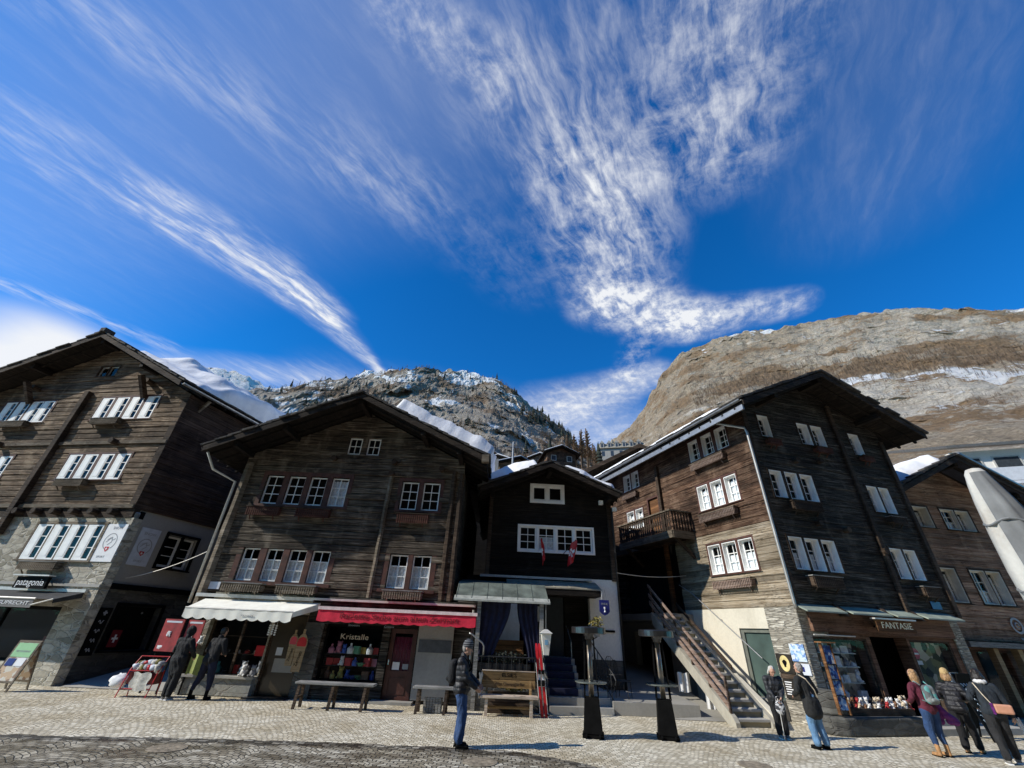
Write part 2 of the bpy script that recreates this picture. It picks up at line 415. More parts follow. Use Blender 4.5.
addc(seg((-1.55, 1.62), (-.85, 1.75), .20, .22), w.math('ADD', w.math('MULTIPLY', fibc, .6), .3), .75)
addc(seg((-.8, 1.9), (.0, 2.0), .5, .4), w.math('ADD', w.math('MULTIPLY', fibc, .5), .2), .55)
addc(seg((-1.7, .8), (-.3, .35), .8, .6), w.math('ADD', w.math('MULTIPLY', fibc, .25), .40), .32)
addc(seg((.7, .25), (.9, .6), .5, .35), w.math('ADD', w.math('MULTIPLY', fibc, .3), .15), .28)
addc(seg((-.25, .30), (-.05, .42), .09, .12), pufc, .6)
cm = w.math('MINIMUM', w.math('MULTIPLY', tot, 1.0), .96)
hs = w.n('ShaderNodeHueSaturation'); hs.inputs['Hue'].default_value = .5; hs.inputs['Saturation'].default_value = 1.36; hs.inputs['Value'].default_value = 1.28
w.link(sky.outputs[0], hs.inputs['Color'])
skyc = w.mix(1, hs.outputs[0], (.42, 1.33, 1.66, 1), 'MULTIPLY')
col = w.mix(cm, skyc, (9.6, 9.8, 10.1, 1))
w.link(col, bg.inputs['Color']); bg.inputs['Strength'].default_value = .095
scene.view_settings.view_transform = 'Standard'; scene.view_settings.look = 'None'; scene.view_settings.exposure = 0; scene.view_settings.gamma = 1
scene.render.engine = 'CYCLES'
scene.cycles.max_bounces = 6; scene.cycles.transparent_max_bounces = 12

# ------------------------------------------------------------------ ground
def setts(name, cols, P_=1.5, k=1.5, row=.105, bw=.115, joint=(.10, .09, .075), rough=.85, wet=None, strength=.6, rot=0):
    """small stone setts laid in segmental arcs"""
    mt, t, b, oc = newmat(name)
    if rot: 
        mp = t.n('ShaderNodeMapping'); t.link(oc, mp.inputs[0]); mp.inputs['Rotation'].default_value = (0, 0, R(rot)); oc2 = mp.outputs[0]
    else: oc2 = oc
    wob = t.vmath('SCALE', t.vmath('SUBTRACT', t.noise(oc2, 3.5, 3, .5, 0, True), (.5, .5, .5)), None, .10)
    s = t.sep(t.vmath('ADD', oc2, wob))
    tt = t.math('SUBTRACT', t.math('FRACT', t.math('DIVIDE', s[0], P_)), .5)
    yy = t.math('ADD', s[1], t.math('MULTIPLY', t.math('MULTIPLY', tt, tt), k * P_))
    bk = t.n('ShaderNodeTexBrick'); t.link(t.comb(s[0], yy, 0.0), bk.inputs['Vector'])
    bk.inputs['Scale'].default_value = 1; bk.inputs['Brick Width'].default_value = bw; bk.inputs['Row Height'].default_value = row
    bk.inputs['Mortar Size'].default_value = .013; bk.inputs['Mortar Smooth'].default_value = .6
    bk.inputs['Color1'].default_value = (0, 0, 0, 1); bk.inputs['Color2'].default_value = (1, 1, 1, 1); bk.inputs['Mortar'].default_value = (.5, .5, .5, 1)
    rv = t.sep(bk.outputs['Color'])[0]; n = len(cols)
    col = t.ramp(rv, [(.05 + .9 * i / (n - 1), c) for i, c in enumerate(cols)])
    f = t.noise(oc, 26, 5, .6); g = t.noise(oc, .55, 5, .6); g2 = t.noise(oc, 2.6, 4, .6)
    col = t.mix(.22, col, t.ramp(f, [(.3, .4), (.7, 1.0)]), 'MULTIPLY')
    sp = t.math('MULTIPLY', t.smooth(t.noise(oc, 5.5, 3, .6), .62, .70), .6)
    col = t.mix(sp, col, (.93, .91, .80, 1))
    col = t.mix(bk.outputs['Fac'], col, c4(joint))
    col = t.mix(t.smooth(g, .40, .70), col, t.mix(1, col, (.74, .69, .60, 1), 'MULTIPLY'))
    col = t.mix(t.math('MULTIPLY', t.smooth(g2, .58, .72), .5), col, c4(tuple(x * .55 for x in cols[0])))
    rr = rough
    if wet:
        wm = t.smooth(t.noise(t.scale(oc, (.45, 1.6, 1)), 1.3, 5, .6), .42, .60)
        col = t.mix(t.math('MULTIPLY', wm, .75), col, t.mix(1, col, c4(wet), 'MULTIPLY'))
        rr = t.math('SUBTRACT', rough, t.math('MULTIPLY', wm, .45))
    t.link(col, b.inputs['Base Color']); t.val(rr, b.inputs['Roughness'])
    h = t.math('ADD', t.math('SUBTRACT', 1.0, bk.outputs['Fac']), t.math('ADD', t.math('MULTIPLY', f, .35), t.math('MULTIPLY', rv, .35)))
    t.link(t.bump(h, strength, .03), b.inputs['Normal'])
    return mt
M_['setts'] = setts('pale_stone_setts', [(.50, .445, .325), (.72, .655, .505), (.90, .835, .67)], 1.3, .75, joint=(.30, .262, .19))
M_['road'] = setts('worn_road_setts', [(.27, .235, .17), (.42, .375, .285), (.64, .59, .47)], 1.05, 1.3, .12, .15, (.065, .058, .045), .75, (.50, .48, .44), .9)
M_['drain'] = setts('dirty_channel_setts', [(.075, .066, .05), (.14, .125, .095), (.45, .42, .35)], 3, .2, .13, .17, (.035, .03, .025), .7, (.5, .48, .45), .9)
M_['earth'] = plaster('distant_ground', (.22, .20, .16), (.12, .11, .085))

mb = MB(); mb.add([(-3000, -3000, -.02), (3000, -3000, -.02), (3000, 3000, -.02), (-3000, 3000, -.02)], [(0, 1, 2, 3)])
tag(mb.build('ground', M_['earth']), kind='structure')
mb = MB(); mb.add([(-70, -30, 0), (70, -30, 0), (70, 40, 0), (-70, 40, 0)], [(0, 1, 2, 3)])
tag(mb.build('pavement', M_['setts']), kind='structure')
# carriageway: its far edge swings toward us on the right
edge = [(-70, 8.6), (-30, 9.2), (-9.2, 10.05), (-5.7, 10.42), (-3.8, 10.55), (-.7, 10.62), (.5, 10.45), (1.3, 10.1), (1.9, 9.6), (2.6, 9.0), (4.5, 8.0), (9, 6.6), (70, 2)]
def jit(p, i): return (p[0], p[1] + .10 * noise.noise(Vector((p[0] * 1.3, 0, 0))) + .10 * noise.noise(Vector((p[0] * 4.1, 5, 0))))
fine = []
for (a, b_) in zip(edge[:-1], edge[1:]):
    n = max(1, int((b_[0] - a[0]) / .09)) if -14 < a[0] < 12 else 2
    for i in range(n): fine.append((a[0] + (b_[0] - a[0]) * i / n, a[1] + (b_[1] - a[1]) * i / n))
fine.append(edge[-1]); fine = [jit(p, i) for i, p in enumerate(fine)]
mb = MB(); k = len(fine)
mb.add([(x, y - .36 + .22 * noise.noise(Vector((x * 2.2, 9, 0))) + .14 * noise.noise(Vector((x * 7, 2, 0))), .008) for i, (x, y) in enumerate(fine)] + [(x, -30, .008) for x, y in fine], [(i, k + i, k + i + 1, i + 1) for i in range(k - 1)])
tag(mb.build('road', M_['road']), kind='structure')
mb = MB(); mb.add([(x, y, .004) for x, y in fine] + [(x, y - .8, .004) for x, y in fine], [(i, k + i, k + i + 1, i + 1) for i in range(k - 1)])
tag(mb.build('gutter', M_['drain']), kind='structure')

def manhole(x, y, r, label):
    t = empty('manhole_cover', (x, y, .012), rnd.uniform(0, 3), label, 'manhole cover', 'manhole covers in the street')
    mb = MB(); mb.lathe([(r, 0), (r, .006), (r - .05, .008)], n=28); mb.build('rim', M_['rust'], t)
    mb = MB(); mb.lathe([(r - .055, -.004), (r - .055, .004)], n=28)
    for i in range(-4, 5):
        for j in range(-4, 5):
            if math.hypot(i, j) * .13 * r / .5 < r - .12: mb.box(i * .13 * r / .5 - .03, i * .13 * r / .5 + .03, j * .13 * r / .5 - .03, j * .13 * r / .5 + .03, .0045, .009)
    mb.build('lid', M_['rust'], t)
M_['rust'] = simple('rusty_cast_iron', (.30, .25, .18), .7, .3, .3, 9)
manhole(-5.75, 9.6, .31, 'rusty round manhole cover in the road at the far left')
manhole(-.26, 9.62, .30, 'rusty round manhole cover in the road near the man in jeans')
manhole(4.9, 10.25, .30, 'rusty round manhole cover in the pale setts near the outdoor stairs')

# ------------------------------------------------------------------ mountains
def lerp_tab(tab, x):
    if x <= tab[0][0]: return tab[0][1]
    for (a, b_), (c, d) in zip(tab[:-1], tab[1:]):
        if x <= c:
            u = (x - a) / (c - a); u2 = u * u * (3 - 2 * u) * .5 + u * .5
            return b_ + (d - b_) * u2
    return tab[-1][1]
def fbm(p, o=5): return noise.fractal(Vector(p), 1.0, 2.0, o, noise_basis='PERLIN_ORIGINAL')
def smoothstep(a, b, x):
    u = max(0, min(1, (x - a) / (b - a))); return u * u * (3 - 2 * u)

def rock_mat(name, rock, light, veg, darkrock, snow=(.86, .85, .83), strat=1.0, sc=1.0):
    mt, t, b, oc = newmat(name)
    at = t.n('ShaderNodeVertexColor', layer_name='cover'); s = t.n('ShaderNodeSeparateColor'); t.link(at.outputs[0], s.inputs[0])
    q = t.n('ShaderNodeMapping'); t.link(oc, q.inputs[0]); q.inputs['Rotation'].default_value = (R(12), R(9), 0); q.inputs['Scale'].default_value = (.02 * sc, .02 * sc, .16 * sc)
    n1 = t.noise(q.outputs[0], 1.0, 9, .68, .8); n2 = t.noise(t.scale(oc, (.05 * sc,) * 3), 1.0, 8, .7, .4); n3 = t.noise(t.scale(oc, (.35 * sc, .35 * sc, .7 * sc)), 1.0, 8, .75, .5); n5 = t.noise(t.scale(oc, (.9 * sc, .9 * sc, .12 * sc)), 1.0, 6, .7, 1.0)
    f = t.math('ADD', t.math('MULTIPLY', n1, .55 * strat), t.math('MULTIPLY', n2, 1 - .55 * strat))
    col = t.ramp(f, [(.36, darkrock), (.46, rock), (.53, tuple(x * .8 for x in rock)), (.62, light)])
    col = t.mix(s.outputs[2], col, t.ramp(f, [(.36, rock), (.52, light)]))
    col = t.mix(.6, col, t.ramp(n3, [(.32, .25), (.62, 1.0)]), 'MULTIPLY')
    col = t.mix(t.math('MULTIPLY', t.smooth(n5, .52, .66), .45), col, c4(darkrock))
    n6 = t.noise(t.scale(oc, (1.3 * sc, 1.3 * sc, 1.8 * sc)), 1.0, 4, .7); col = t.mix(.55, col, t.ramp(n6, [(.34, .22), (.62, 1.15)]), 'MULTIPLY')
    vm = t.smooth(t.math('ADD', s.outputs[1], t.math('ADD', t.math('MULTIPLY', t.math('SUBTRACT', n3, .5), 1.5), t.math('MULTIPLY', t.math('SUBTRACT', n2, .5), 1.4))), .42, .62)
    vcol = t.ramp(n3, [(.3, tuple(x * .35 for x in veg)), (.66, veg)])
    col = t.mix(vm, col, vcol)
    sm = t.smooth(t.math('ADD', s.outputs[0], t.math('MULTIPLY', t.math('SUBTRACT', n2, .5), 1.7)), .50, .58)
    col = t.mix(sm, col, c4(snow))
    t.link(col, b.inputs['Base Color']); b.inputs['Roughness'].default_value = .95; b.inputs['Specular IOR Level'].default_value = .1
    hh = t.math('ADD', t.math('MULTIPLY', n1, 1.0), t.math('ADD', t.math('MULTIPLY', n2, .6), t.math('MULTIPLY', n3, .55)))
    t.link(t.bump(hh, .9, 7.0 / sc), b.inputs['Normal'])
    return mt

class Terrain:
    def __init__(s, tab, r0, r1, e0, a0, a1, da, nt, amp, seed, power=.75, rough=.5, d2k=.28, crag=0):
        s.__dict__.update(locals())
    def e(s, az, t): return s.e0 + (lerp_tab(s.tab, az) - s.e0) * (t ** s.power)
    def point(s, az, t):
        a = R(az); e = s.e(az, t); r = s.r0 + (s.r1 - s.r0) * t
        q = (math.sin(a) * r / 60 + s.seed, math.cos(a) * r / 60, e * .07)
        d = fbm(q, 5); d2 = 1.1 - 2.6 * abs(fbm((q[0] * 4 + 9, q[1] * 4, e * .42), 3)) + .5 * fbm((q[0] * 17 + 9, q[1] * 17, e * 1.6), 3)
        k = min(1, t * 3)
        cr = 0
        if s.crag:
            c_ = Vector((math.sin(a) * r, math.cos(a) * r, r * math.tan(R(e)))); c_ = Vector((c_.x * .026, c_.y * .026, c_.z * .032 + c_.x * .016))
            cr = s.crag * (noise.ridged_multi_fractal(c_, .70, 2.2, 6, 1.0, 2.0, noise_basis='PERLIN_ORIGINAL') - 1.0) + s.crag * .5 * noise.noise(c_ * 9)
        r2 = r - cr * k + (d * s.amp + d2 * s.amp * s.d2k) * k
        e2 = e + (d2 * s.rough * .8 + fbm((az * .9, s.seed, t * 30), 3) * .35 * s.rough) * k
        return Vector((math.sin(a) * r2, math.cos(a) * r2, 2.0 + r2 * math.tan(R(e2))))
    def build(s, name, mat, cover):
        nu = int((s.a1 - s.a0) / s.da); vs = []; cv = []; nt = s.nt
        for j in range(-1, nt + 4):
            for i in range(nu + 1):
                az = s.a0 + s.da * i
                if j < 0: p = Vector((math.sin(R(az)) * (s.r0 - 4), math.cos(R(az)) * (s.r0 - 4), -1.0))
                elif j <= nt: p = s.point(az, j / nt)
                else:
                    p = s.point(az, 1.0); g = (j - nt); p = Vector((p.x * (1 + .12 * g), p.y * (1 + .12 * g), p.z * (1 - .03 * g * g)))
                vs.append(p); cv.append(cover(az, max(0, min(1, j / nt)), p))
        fs = [(j * (nu + 1) + i, j * (nu + 1) + i + 1, (j + 1) * (nu + 1) + i + 1, (j + 1) * (nu + 1) + i) for j in range(nt + 4) for i in range(nu)]
        me = bpy.data.meshes.new(name); me.from_pydata(vs, [], fs); me.update()
        ca = me.color_attributes.new('cover', 'FLOAT_COLOR', 'POINT')
        for k_, c in enumerate(cv): ca.data[k_].color = (c[0], c[1], c[2], 1)
        for p in me.polygons: p.use_smooth = not s.crag
        me.materials.append(mat); o = bpy.data.objects.new(name, me); COL.objects.link(o); tag(o, kind='structure')
        return o

L_TAB = [(-75, 10), (-60, 12), (-48, 18), (-43, 20.6), (-38, 22.6), (-33, 24.7), (-27, 27.5), (-21, 30.3), (-13.4, 31.8), (-7, 32.0), (-3, 31.4), (-.3, 30.2), (4.5, 27.0), (7.6, 25.1), (10.4, 22.6), (13, 21.2), (18, 19), (26, 14), (40, 10)]
R_TAB = [(6, 12), (10, 17), (12.5, 20.2), (14, 21.9), (15.5, 23.1), (17.8, 24.6), (19.9, 26.4), (21.6, 28.8), (23.6, 31.0), (27, 33.2), (33.7, 34.1), (39.7, 33.0), (46, 32.0), (51.4, 30.6), (55.5, 28.6), (59, 26.6), (70, 22), (85, 16)]
F_TAB = [(-70, 13), (-52, 17), (-46, 21), (-42.5, 24.0), (-40, 25.0), (-37, 25.2), (-34, 24.6), (-31, 23.5), (-25, 20)]
TL = Terrain(L_TAB, 42, 430, 9, -54, 28, .28, 130, 26, 3.3, .62, .40, .07, 6.5)
TRt = Terrain(R_TAB, 60, 360, 8, 7, 68, .2, 170, 9, 8.1, .62, .30, .06, 3.4)
TF = Terrain(F_TAB, 700, 1500, 14, -70, -25, .4, 40, 40, 5.5, .8, .25, .05)
def cov_l(az, t, p):
    n = fbm(p / 45, 5); n2 = fbm(p / 14 + Vector((7, 0, 0)), 4)
    snow = .19 + n * .55 + n2 * .25 + .30 * smoothstep(.78, .97, t) * smoothstep(-34, -18, az) * (1 - smoothstep(-4, 3, az)) - .22 * smoothstep(2, 8, az) + .06 * smoothstep(-20, -30, az)
    veg = .42 + fbm(p / 30 + Vector((0, 31, 0)), 4) * .7 + .25 * smoothstep(0, 7, az)
    if .45 < t < .66: veg -= .35 * (1 - smoothstep(-2, 6, az))
    return (snow, veg, .25 + n * .5)
def cov_r(az, t, p):
    E = lerp_tab(R_TAB, az); fr = TRt.e(az, t) / E + fbm(p / 60, 5) * .05 - .0012 * (az - 45)
    n = fbm(p / 25, 5); hor = smoothstep(28, 38, az)
    veg = .34 + n * .6 + .55 * hor * smoothstep(.775, .80, fr) * (1 - smoothstep(.83, .90, fr)) + .12 * (1 - hor)
    snow = .06 + n * .2 + .55 * hor * smoothstep(.745, .765, fr) * (1 - smoothstep(.775, .79, fr)) + .46 * smoothstep(.965, .99, fr) * smoothstep(26, 34, az) + .36 * hor * smoothstep(.922, .927, fr) * (1 - smoothstep(.930, .935, fr)) + .24 * smoothstep(.64, .68, fr) * (1 - smoothstep(.74, .77, fr)) * hor
    lightr = .10 + .95 * hor * smoothstep(.60, .65, fr) * (1 - smoothstep(.75, .775, fr)) + .5 * smoothstep(.86, .89, fr) * (1 - smoothstep(.94, .97, fr)) * smoothstep(38, 46, az)
    return (snow, veg, lightr)
def cov_f(az, t, p): return (.62 + fbm(p / 160, 5) * .5, .1, .3)
M_['rock_l'] = rock_mat('larch_mountain_rock', (.52, .44, .345), (.85, .76, .62), (.33, .24, .165), (.15, .138, .13))
M_['rock_r'] = rock_mat('tan_cliff_rock', (.60, .475, .33), (.95, .86, .71), (.40, .275, .165), (.20, .165, .13))
M_['rock_f'] = rock_mat('far_snowy_peak', (.22, .22, .23), (.35, .34, .34), (.10, .09, .08), (.10, .10, .11), sc=.3)
M_['rock_b'] = rock_mat('shaded_slope_rock', (.16, .135, .105), (.26, .23, .19), (.10, .075, .05), (.06, .055, .05))
TL.build('mountain_larch_slope', M_['rock_l'], cov_l)
TRt.build('mountain_cliff', M_['rock_r'], cov_r)
TF.build('mountain_far_peak', M_['rock_f'], cov_f)

# unseen slope behind the camera, added to keep blue skylight off the facades
B_TAB = [(95, 22), (110, 30), (130, 38), (180, 40), (215, 38), (228, 30), (236, 18), (242, 6)]
TB = Terrain(B_TAB, 34, 160, 16, 95, 242, 1.2, 24, 10, 2.2, .5, .6, .1)
TB.build('mountain_opposite_slope', M_['rock_b'], lambda az, t, p: (.1 + fbm(p / 25, 4) * .4, .6, .2))

# woods on the slopes read as one mass: stuff
def tree_into(mb, p, h, q, bare):
    mb.bar(p - Vector((0, 0, .5)), p + Vector((0, 0, h)), h * .022, h * .022)
    if bare:
        for i in range(9):
            z = h * (.25 + .72 * i / 9); L = h * .22 * (1.15 - z / h); a = q.uniform(0, 6.28)
            for s_ in (0, 2.1, 4.2):
                d = Vector((math.cos(a + s_), math.sin(a + s_), 0))
                b0 = p + Vector((0, 0, z)); tip = b0 + d * L + Vector((0, 0, L * .35)); w_ = Vector((-d.y, d.x, 0)) * h * .022
                mb.add([b0 + Vector((0, 0, -.02 * h)), b0 + d * L * .5 + w_ + Vector((0, 0, L * .1)), tip, b0 + d * L * .5 - w_ + Vector((0, 0, .03 * h))], [(0, 1, 2, 3)])
    else:
        for i in range(6):
            z0 = h * (.1 + .15 * i); r_ = h * .19 * (1.05 - i / 6.2); n = 7
            vs = [p + Vector((0, 0, z0 + h * .26))]
            for k_ in range(n):
                a = 6.283 * k_ / n + i; rr = r_ * q.uniform(.65, 1.2)
                vs.append(p + Vector((math.cos(a) * rr, math.sin(a) * rr, z0 - h * .02 * q.random())))
            mb.add(vs, [(0, 1 + k_, 1 + (k_ + 1) % n) for k_ in range(n)])
M_['larch'] = simple('bare_larch_twigs', (.22, .155, .105), .95, 0, .35, .2)
M_['larch_red'] = simple('rusty_larch_twigs', (.20, .125, .07), .95, 0, .35, .2)
M_['fir'] = simple('dark_fir_needles', (.035, .042, .028), .95, 0, .35, .2)
q = random.Random(11)
mbb, mbf = MB(), MB(); nb = nf = 0
while nb < 3200:
    az = q.uniform(-34, 13); t = q.uniform(.30, 1.0) ** .8
    p = TL.point(az, t); v = fbm(p / 30 + Vector((0, 31, 0)), 4) + .25 * smoothstep(0, 7, az)
    if v < .02 + q.uniform(-.1, .2): continue
    if q.random() < .03 + .30 * smoothstep(-3, 5, az) * smoothstep(.75, .95, t): tree_into(mbf, p, q.uniform(4, 9), q, False); nf += 1
    else: tree_into(mbb, p, q.uniform(2.5, 5.5), q, True)
    nb += 1
for i in range(2600):
    az = q.uniform(27, 66); E = lerp_tab(R_TAB, az)
    fr = q.gauss(.812, .028); t = max(0.02, (fr * E - TRt.e0) / (E - TRt.e0)) ** (1 / TRt.power)
    tree_into(mbb, TRt.point(az, min(t, 1)), q.uniform(1.4, 3.2), q, True)
for i in range(5200):
    az = q.uniform(12.5, 60); t = q.uniform(.35, .99); p = TRt.point(az, t)
    if fbm(p / 25, 5) < q.uniform(-.35, .25): continue
    tree_into(mbb, p, q.uniform(.7, 1.9), q, True)
tag(mbb.build('bare_larch_wood', M_['larch']), kind='stuff', label='brown leafless larches scattered over the mountain slopes')
tag(mbf.build('dark_fir_wood', M_['fir']), kind='stuff', label='dark firs along the ridge of the left mountain')
# ------------------------------------------------------------------ building tools (frame: x along the facade, outward is -y, z up)
def courses(mb, x0, x1, z0, z1, ops=(), h=.21, y=0.0, th=.22, jit=.014, gable=None, cham=.016, seed=1):
    q = random.Random(seed); k = 0; za = z0
    while za < z1 - 1e-4:
        zb = min(z1, za + h); yf = y - q.uniform(0, jit)
        cuts = sorted({za, zb} | {z for o in ops for z in (o[2], o[3]) if za + .004 < z < zb - .004})
        for a, b in zip(cuts[:-1], cuts[1:]):
            mid = (a + b) / 2; lo, hi = x0, x1
            glo = ghi = False
            if gable:
                g = gable(a); 
                if g[0] > lo: lo, glo = g[0], True
                if g[1] < hi: hi, ghi = g[1], True
                elif gable(b)[1] < hi: ghi = True
                if not glo and gable(b)[0] > lo: glo = True
            iv = [(lo, hi)] if hi - lo > .03 else []
            for o in ops:
                if o[2] < mid < o[3]:
                    nv = []
                    for s, e in iv:
                        if o[0] > s: nv.append((s, min(e, o[0])))
                        if o[1] < e: nv.append((max(s, o[1]), e))
                    iv = [(s, e) for s, e in nv if e - s > .01]
            c0 = cham if a == za else 0; c1 = cham if b == zb else 0
            poly = [(yf + c0, a + .001), (yf, a + c0 + .001), (yf, b - c1 - .001), (yf + c1, b - .001), (y + th, b - .001), (y + th, a + .001)]
            if cham == 0: poly = [(yf, a), (yf, b), (y + th, b), (y + th, a)]
            for s, e in iv:
                if not (glo and s == lo) and not (ghi and e == hi): mb.prism(poly, 'x', s, e); continue
                n_ = len(poly); L_ = []; R_ = []
                for (yy, zz) in poly:
                    g = gable(zz); l_ = max(s, g[0]) if (glo and s == lo) else s; r_ = min(e, g[1]) if (ghi and e == hi) else e
                    if r_ < l_: l_ = r_ = (g[0] + g[1]) / 2
                    L_.append((l_, yy, zz)); R_.append((r_, yy, zz))
                mb.add(L_ + R_, [tuple(range(n_ - 1, -1, -1)), tuple(range(n_, 2 * n_))] + [(i, (i + 1) % n_, n_ + (i + 1) % n_, n_ + i) for i in range(n_)])
        za = zb; k += 1
    return mb

def pane_quad(mb, x0, x1, z0, z1, y): mb.add([(x0, y, z0), (x1, y, z0), (x1, y, z1), (x0, y, z1)], [(0, 1, 2, 3)])

def curtain_into(mb, x0, x1, z0, z1, y, waves=5, amp=.012):
    n = 24
    vs = []
    for i in range(n + 1):
        x = x0 + (x1 - x0) * i / n; d = amp * math.sin(i / n * waves * 6.283)
        vs += [(x, y + d, z0), (x, y + d, z1)]
    mb.add(vs, [(2 * i, 2 * i + 2, 2 * i + 3, 2 * i + 1) for i in range(n)])

def casement(parent, M, x0, x1, z0, z1, y=.03, fw=.05, mun=(2, 3), mat='white', reveal=None, curtain=None, rv_mat=None, side_cut=0, fth=.05):
    """one window: sash with glazing bars (+ white embrasure), with its pane and curtain as sub-parts"""
    mb = MB(M)
    if reveal:
        t = .022
        mb.box(x0, x0 + t, reveal[0], y, z0, z1); mb.box(x1 - t, x1, reveal[0], y, z0, z1)
        mb.box(x0 + t, x1 - t, reveal[0], y, z1 - t, z1); mb.box(x0 + t, x1 - t, reveal[0], y, z0, z0 + t)
        x0 += t; x1 -= t; z0 += t; z1 -= t
    mb.box(x0, x0 + fw, y, y + fth, z0, z1); mb.box(x1 - fw, x1, y, y + fth, z0, z1)
    mb.box(x0 + fw, x1 - fw, y, y + fth, z0, z0 + fw * 1.15); mb.box(x0 + fw, x1 - fw, y, y + fth, z1 - fw, z1)
    a0, a1, b0, b1 = x0 + fw, x1 - fw, z0 + fw * 1.15, z1 - fw
    if side_cut > 0:
        ca = a0 + (a1 - a0) * side_cut; mb.box(a0, ca, y + .004, y + fth - .01, b0, b1); mb.box(a0 + .05, ca - .05, y - .004, y + .003, b0 + .06, b1 - .06); a0 = ca
    c, r = mun; bw = .024
    for i in range(1, c): xx = a0 + (a1 - a0) * i / c; mb.box(xx - bw / 2, xx + bw / 2, y + .006, y + fth - .006, b0, b1)
    for j in range(1, r):
        zz = b0 + (b1 - b0) * j / r
        for i in range(c):
            s = a0 + (a1 - a0) * i / c + (bw / 2 if i else 0); e = a0 + (a1 - a0) * (i + 1) / c - (bw / 2 if i < c - 1 else 0)
            mb.box(s, e, y + .009, y + fth - .009, zz - bw / 2, zz + bw / 2)
    o = mb.build('window', M_[mat], parent)
    mb = MB(M); pane_quad(mb, a0, a1, b0, b1, y + fth * .55); mb.build('pane', M_['glass'], o)
    if curtain and side_cut <= 0:
        mb = MB(M); f0, f1 = curtain if isinstance(curtain, tuple) else (0, curtain)
        ca = a0 + (a1 - a0) * side_cut if side_cut < 0 else a0; cb = a0 + (a1 - a0) * side_cut if side_cut > 0 else a1
        curtain_into(mb, a0, cb, b0 + (b1 - b0) * f0, b0 + (b1 - b0) * f1, y + fth + (.012 if side_cut > 0 else .022), 4, .004 if side_cut > 0 else .012); mb.build('curtain', M_['curtain_white'] if side_cut > 0 else M_['curtain'], o)
    return o

def surround(parent, M, x0, x1, z0, z1, wd=.10, out=.035, mat='surround', mull=(), sill=0, name='window_surround', dep=.12):
    mb = MB(M)
    mb.box(x0 - wd, x0 - .001, -out, dep, z0 - .001, z1 + .001); mb.box(x1 + .001, x1 + wd, -out, dep, z0 - .001, z1 + .001)
    mb.box(x0 - wd, x1 + wd, -out - .006, dep, z1 + .001, z1 + wd); mb.box(x0 - wd, x1 + wd, -out - .03, dep, z0 - wd * .6, z0 - .001)
    for a, b in mull: mb.box(a, b, -out + .004, dep, z0, z1)
    if sill: mb.box(x0 - wd - .05, x1 + wd + .05, -out - sill, -out - .031, z0 - wd * .6, z0 - .01)
    return mb.build(name, M_[mat], parent)

def flower_box(parent, M, x0, x1, z0, z1, d=.26, mat='beam', y=-.04, back=True, rail='grey_plank', slope=0):
    mb = MB(M); f = y - d
    for k_ in range(3): yy = f + .03 + (y - f - .06) * k_ / 3; mb.box(x0, x1, yy, yy + .045, z0, z0 + .02)
    mb.box(x0, x1, f, f + .02, z1 - .045, z1); mb.box(x0, x1, f, f + .02, z0 + .02, z0 + .06)
    n = max(4, int((x1 - x0) / .075)); st = (x1 - x0) / n
    for i in range(n):
        x = x0 + st * (i + .5); mb.box(x - .022, x + .022, f - .016, f - .001, z0 - .05 + .012 * (i % 2), z1 - .01 + .012 * (i % 2))
    for xx in (x0, x1 - .02): mb.box(xx, xx + .02, f + .021, y - .002, z0 + .031, z1 - .03)
    for xx in (x0 + .15, x1 - .2): mb.bar((xx, y - .01, z0 - .16), (xx, f + .05, z0 + .004), .03, .03)
    o = mb.build('flower_box', M_[mat], parent)
    mb = MB(M); mb.box(x0 - .03, x1 + .03, f - .03, y - .003, z1 + .002, z1 + .03); mb.build('top_board', M_[rail], o)
    mb = MB(M); mb.box(x0 + .05, x1 - .05, f + .06, y - .03, z0 + .03, z1 - .10); mb.build('soil', M_['soil'], o)
    return o
M_['barge'] = wood('smoke_dark_bargeboard', (.012, .008, .006), (.04, .028, .02), (.12, .09, .065), .5, .5, 5)
M_['soil'] = simple('dry_potting_soil', (.035, .028, .02), .95, 0, .3, 12)

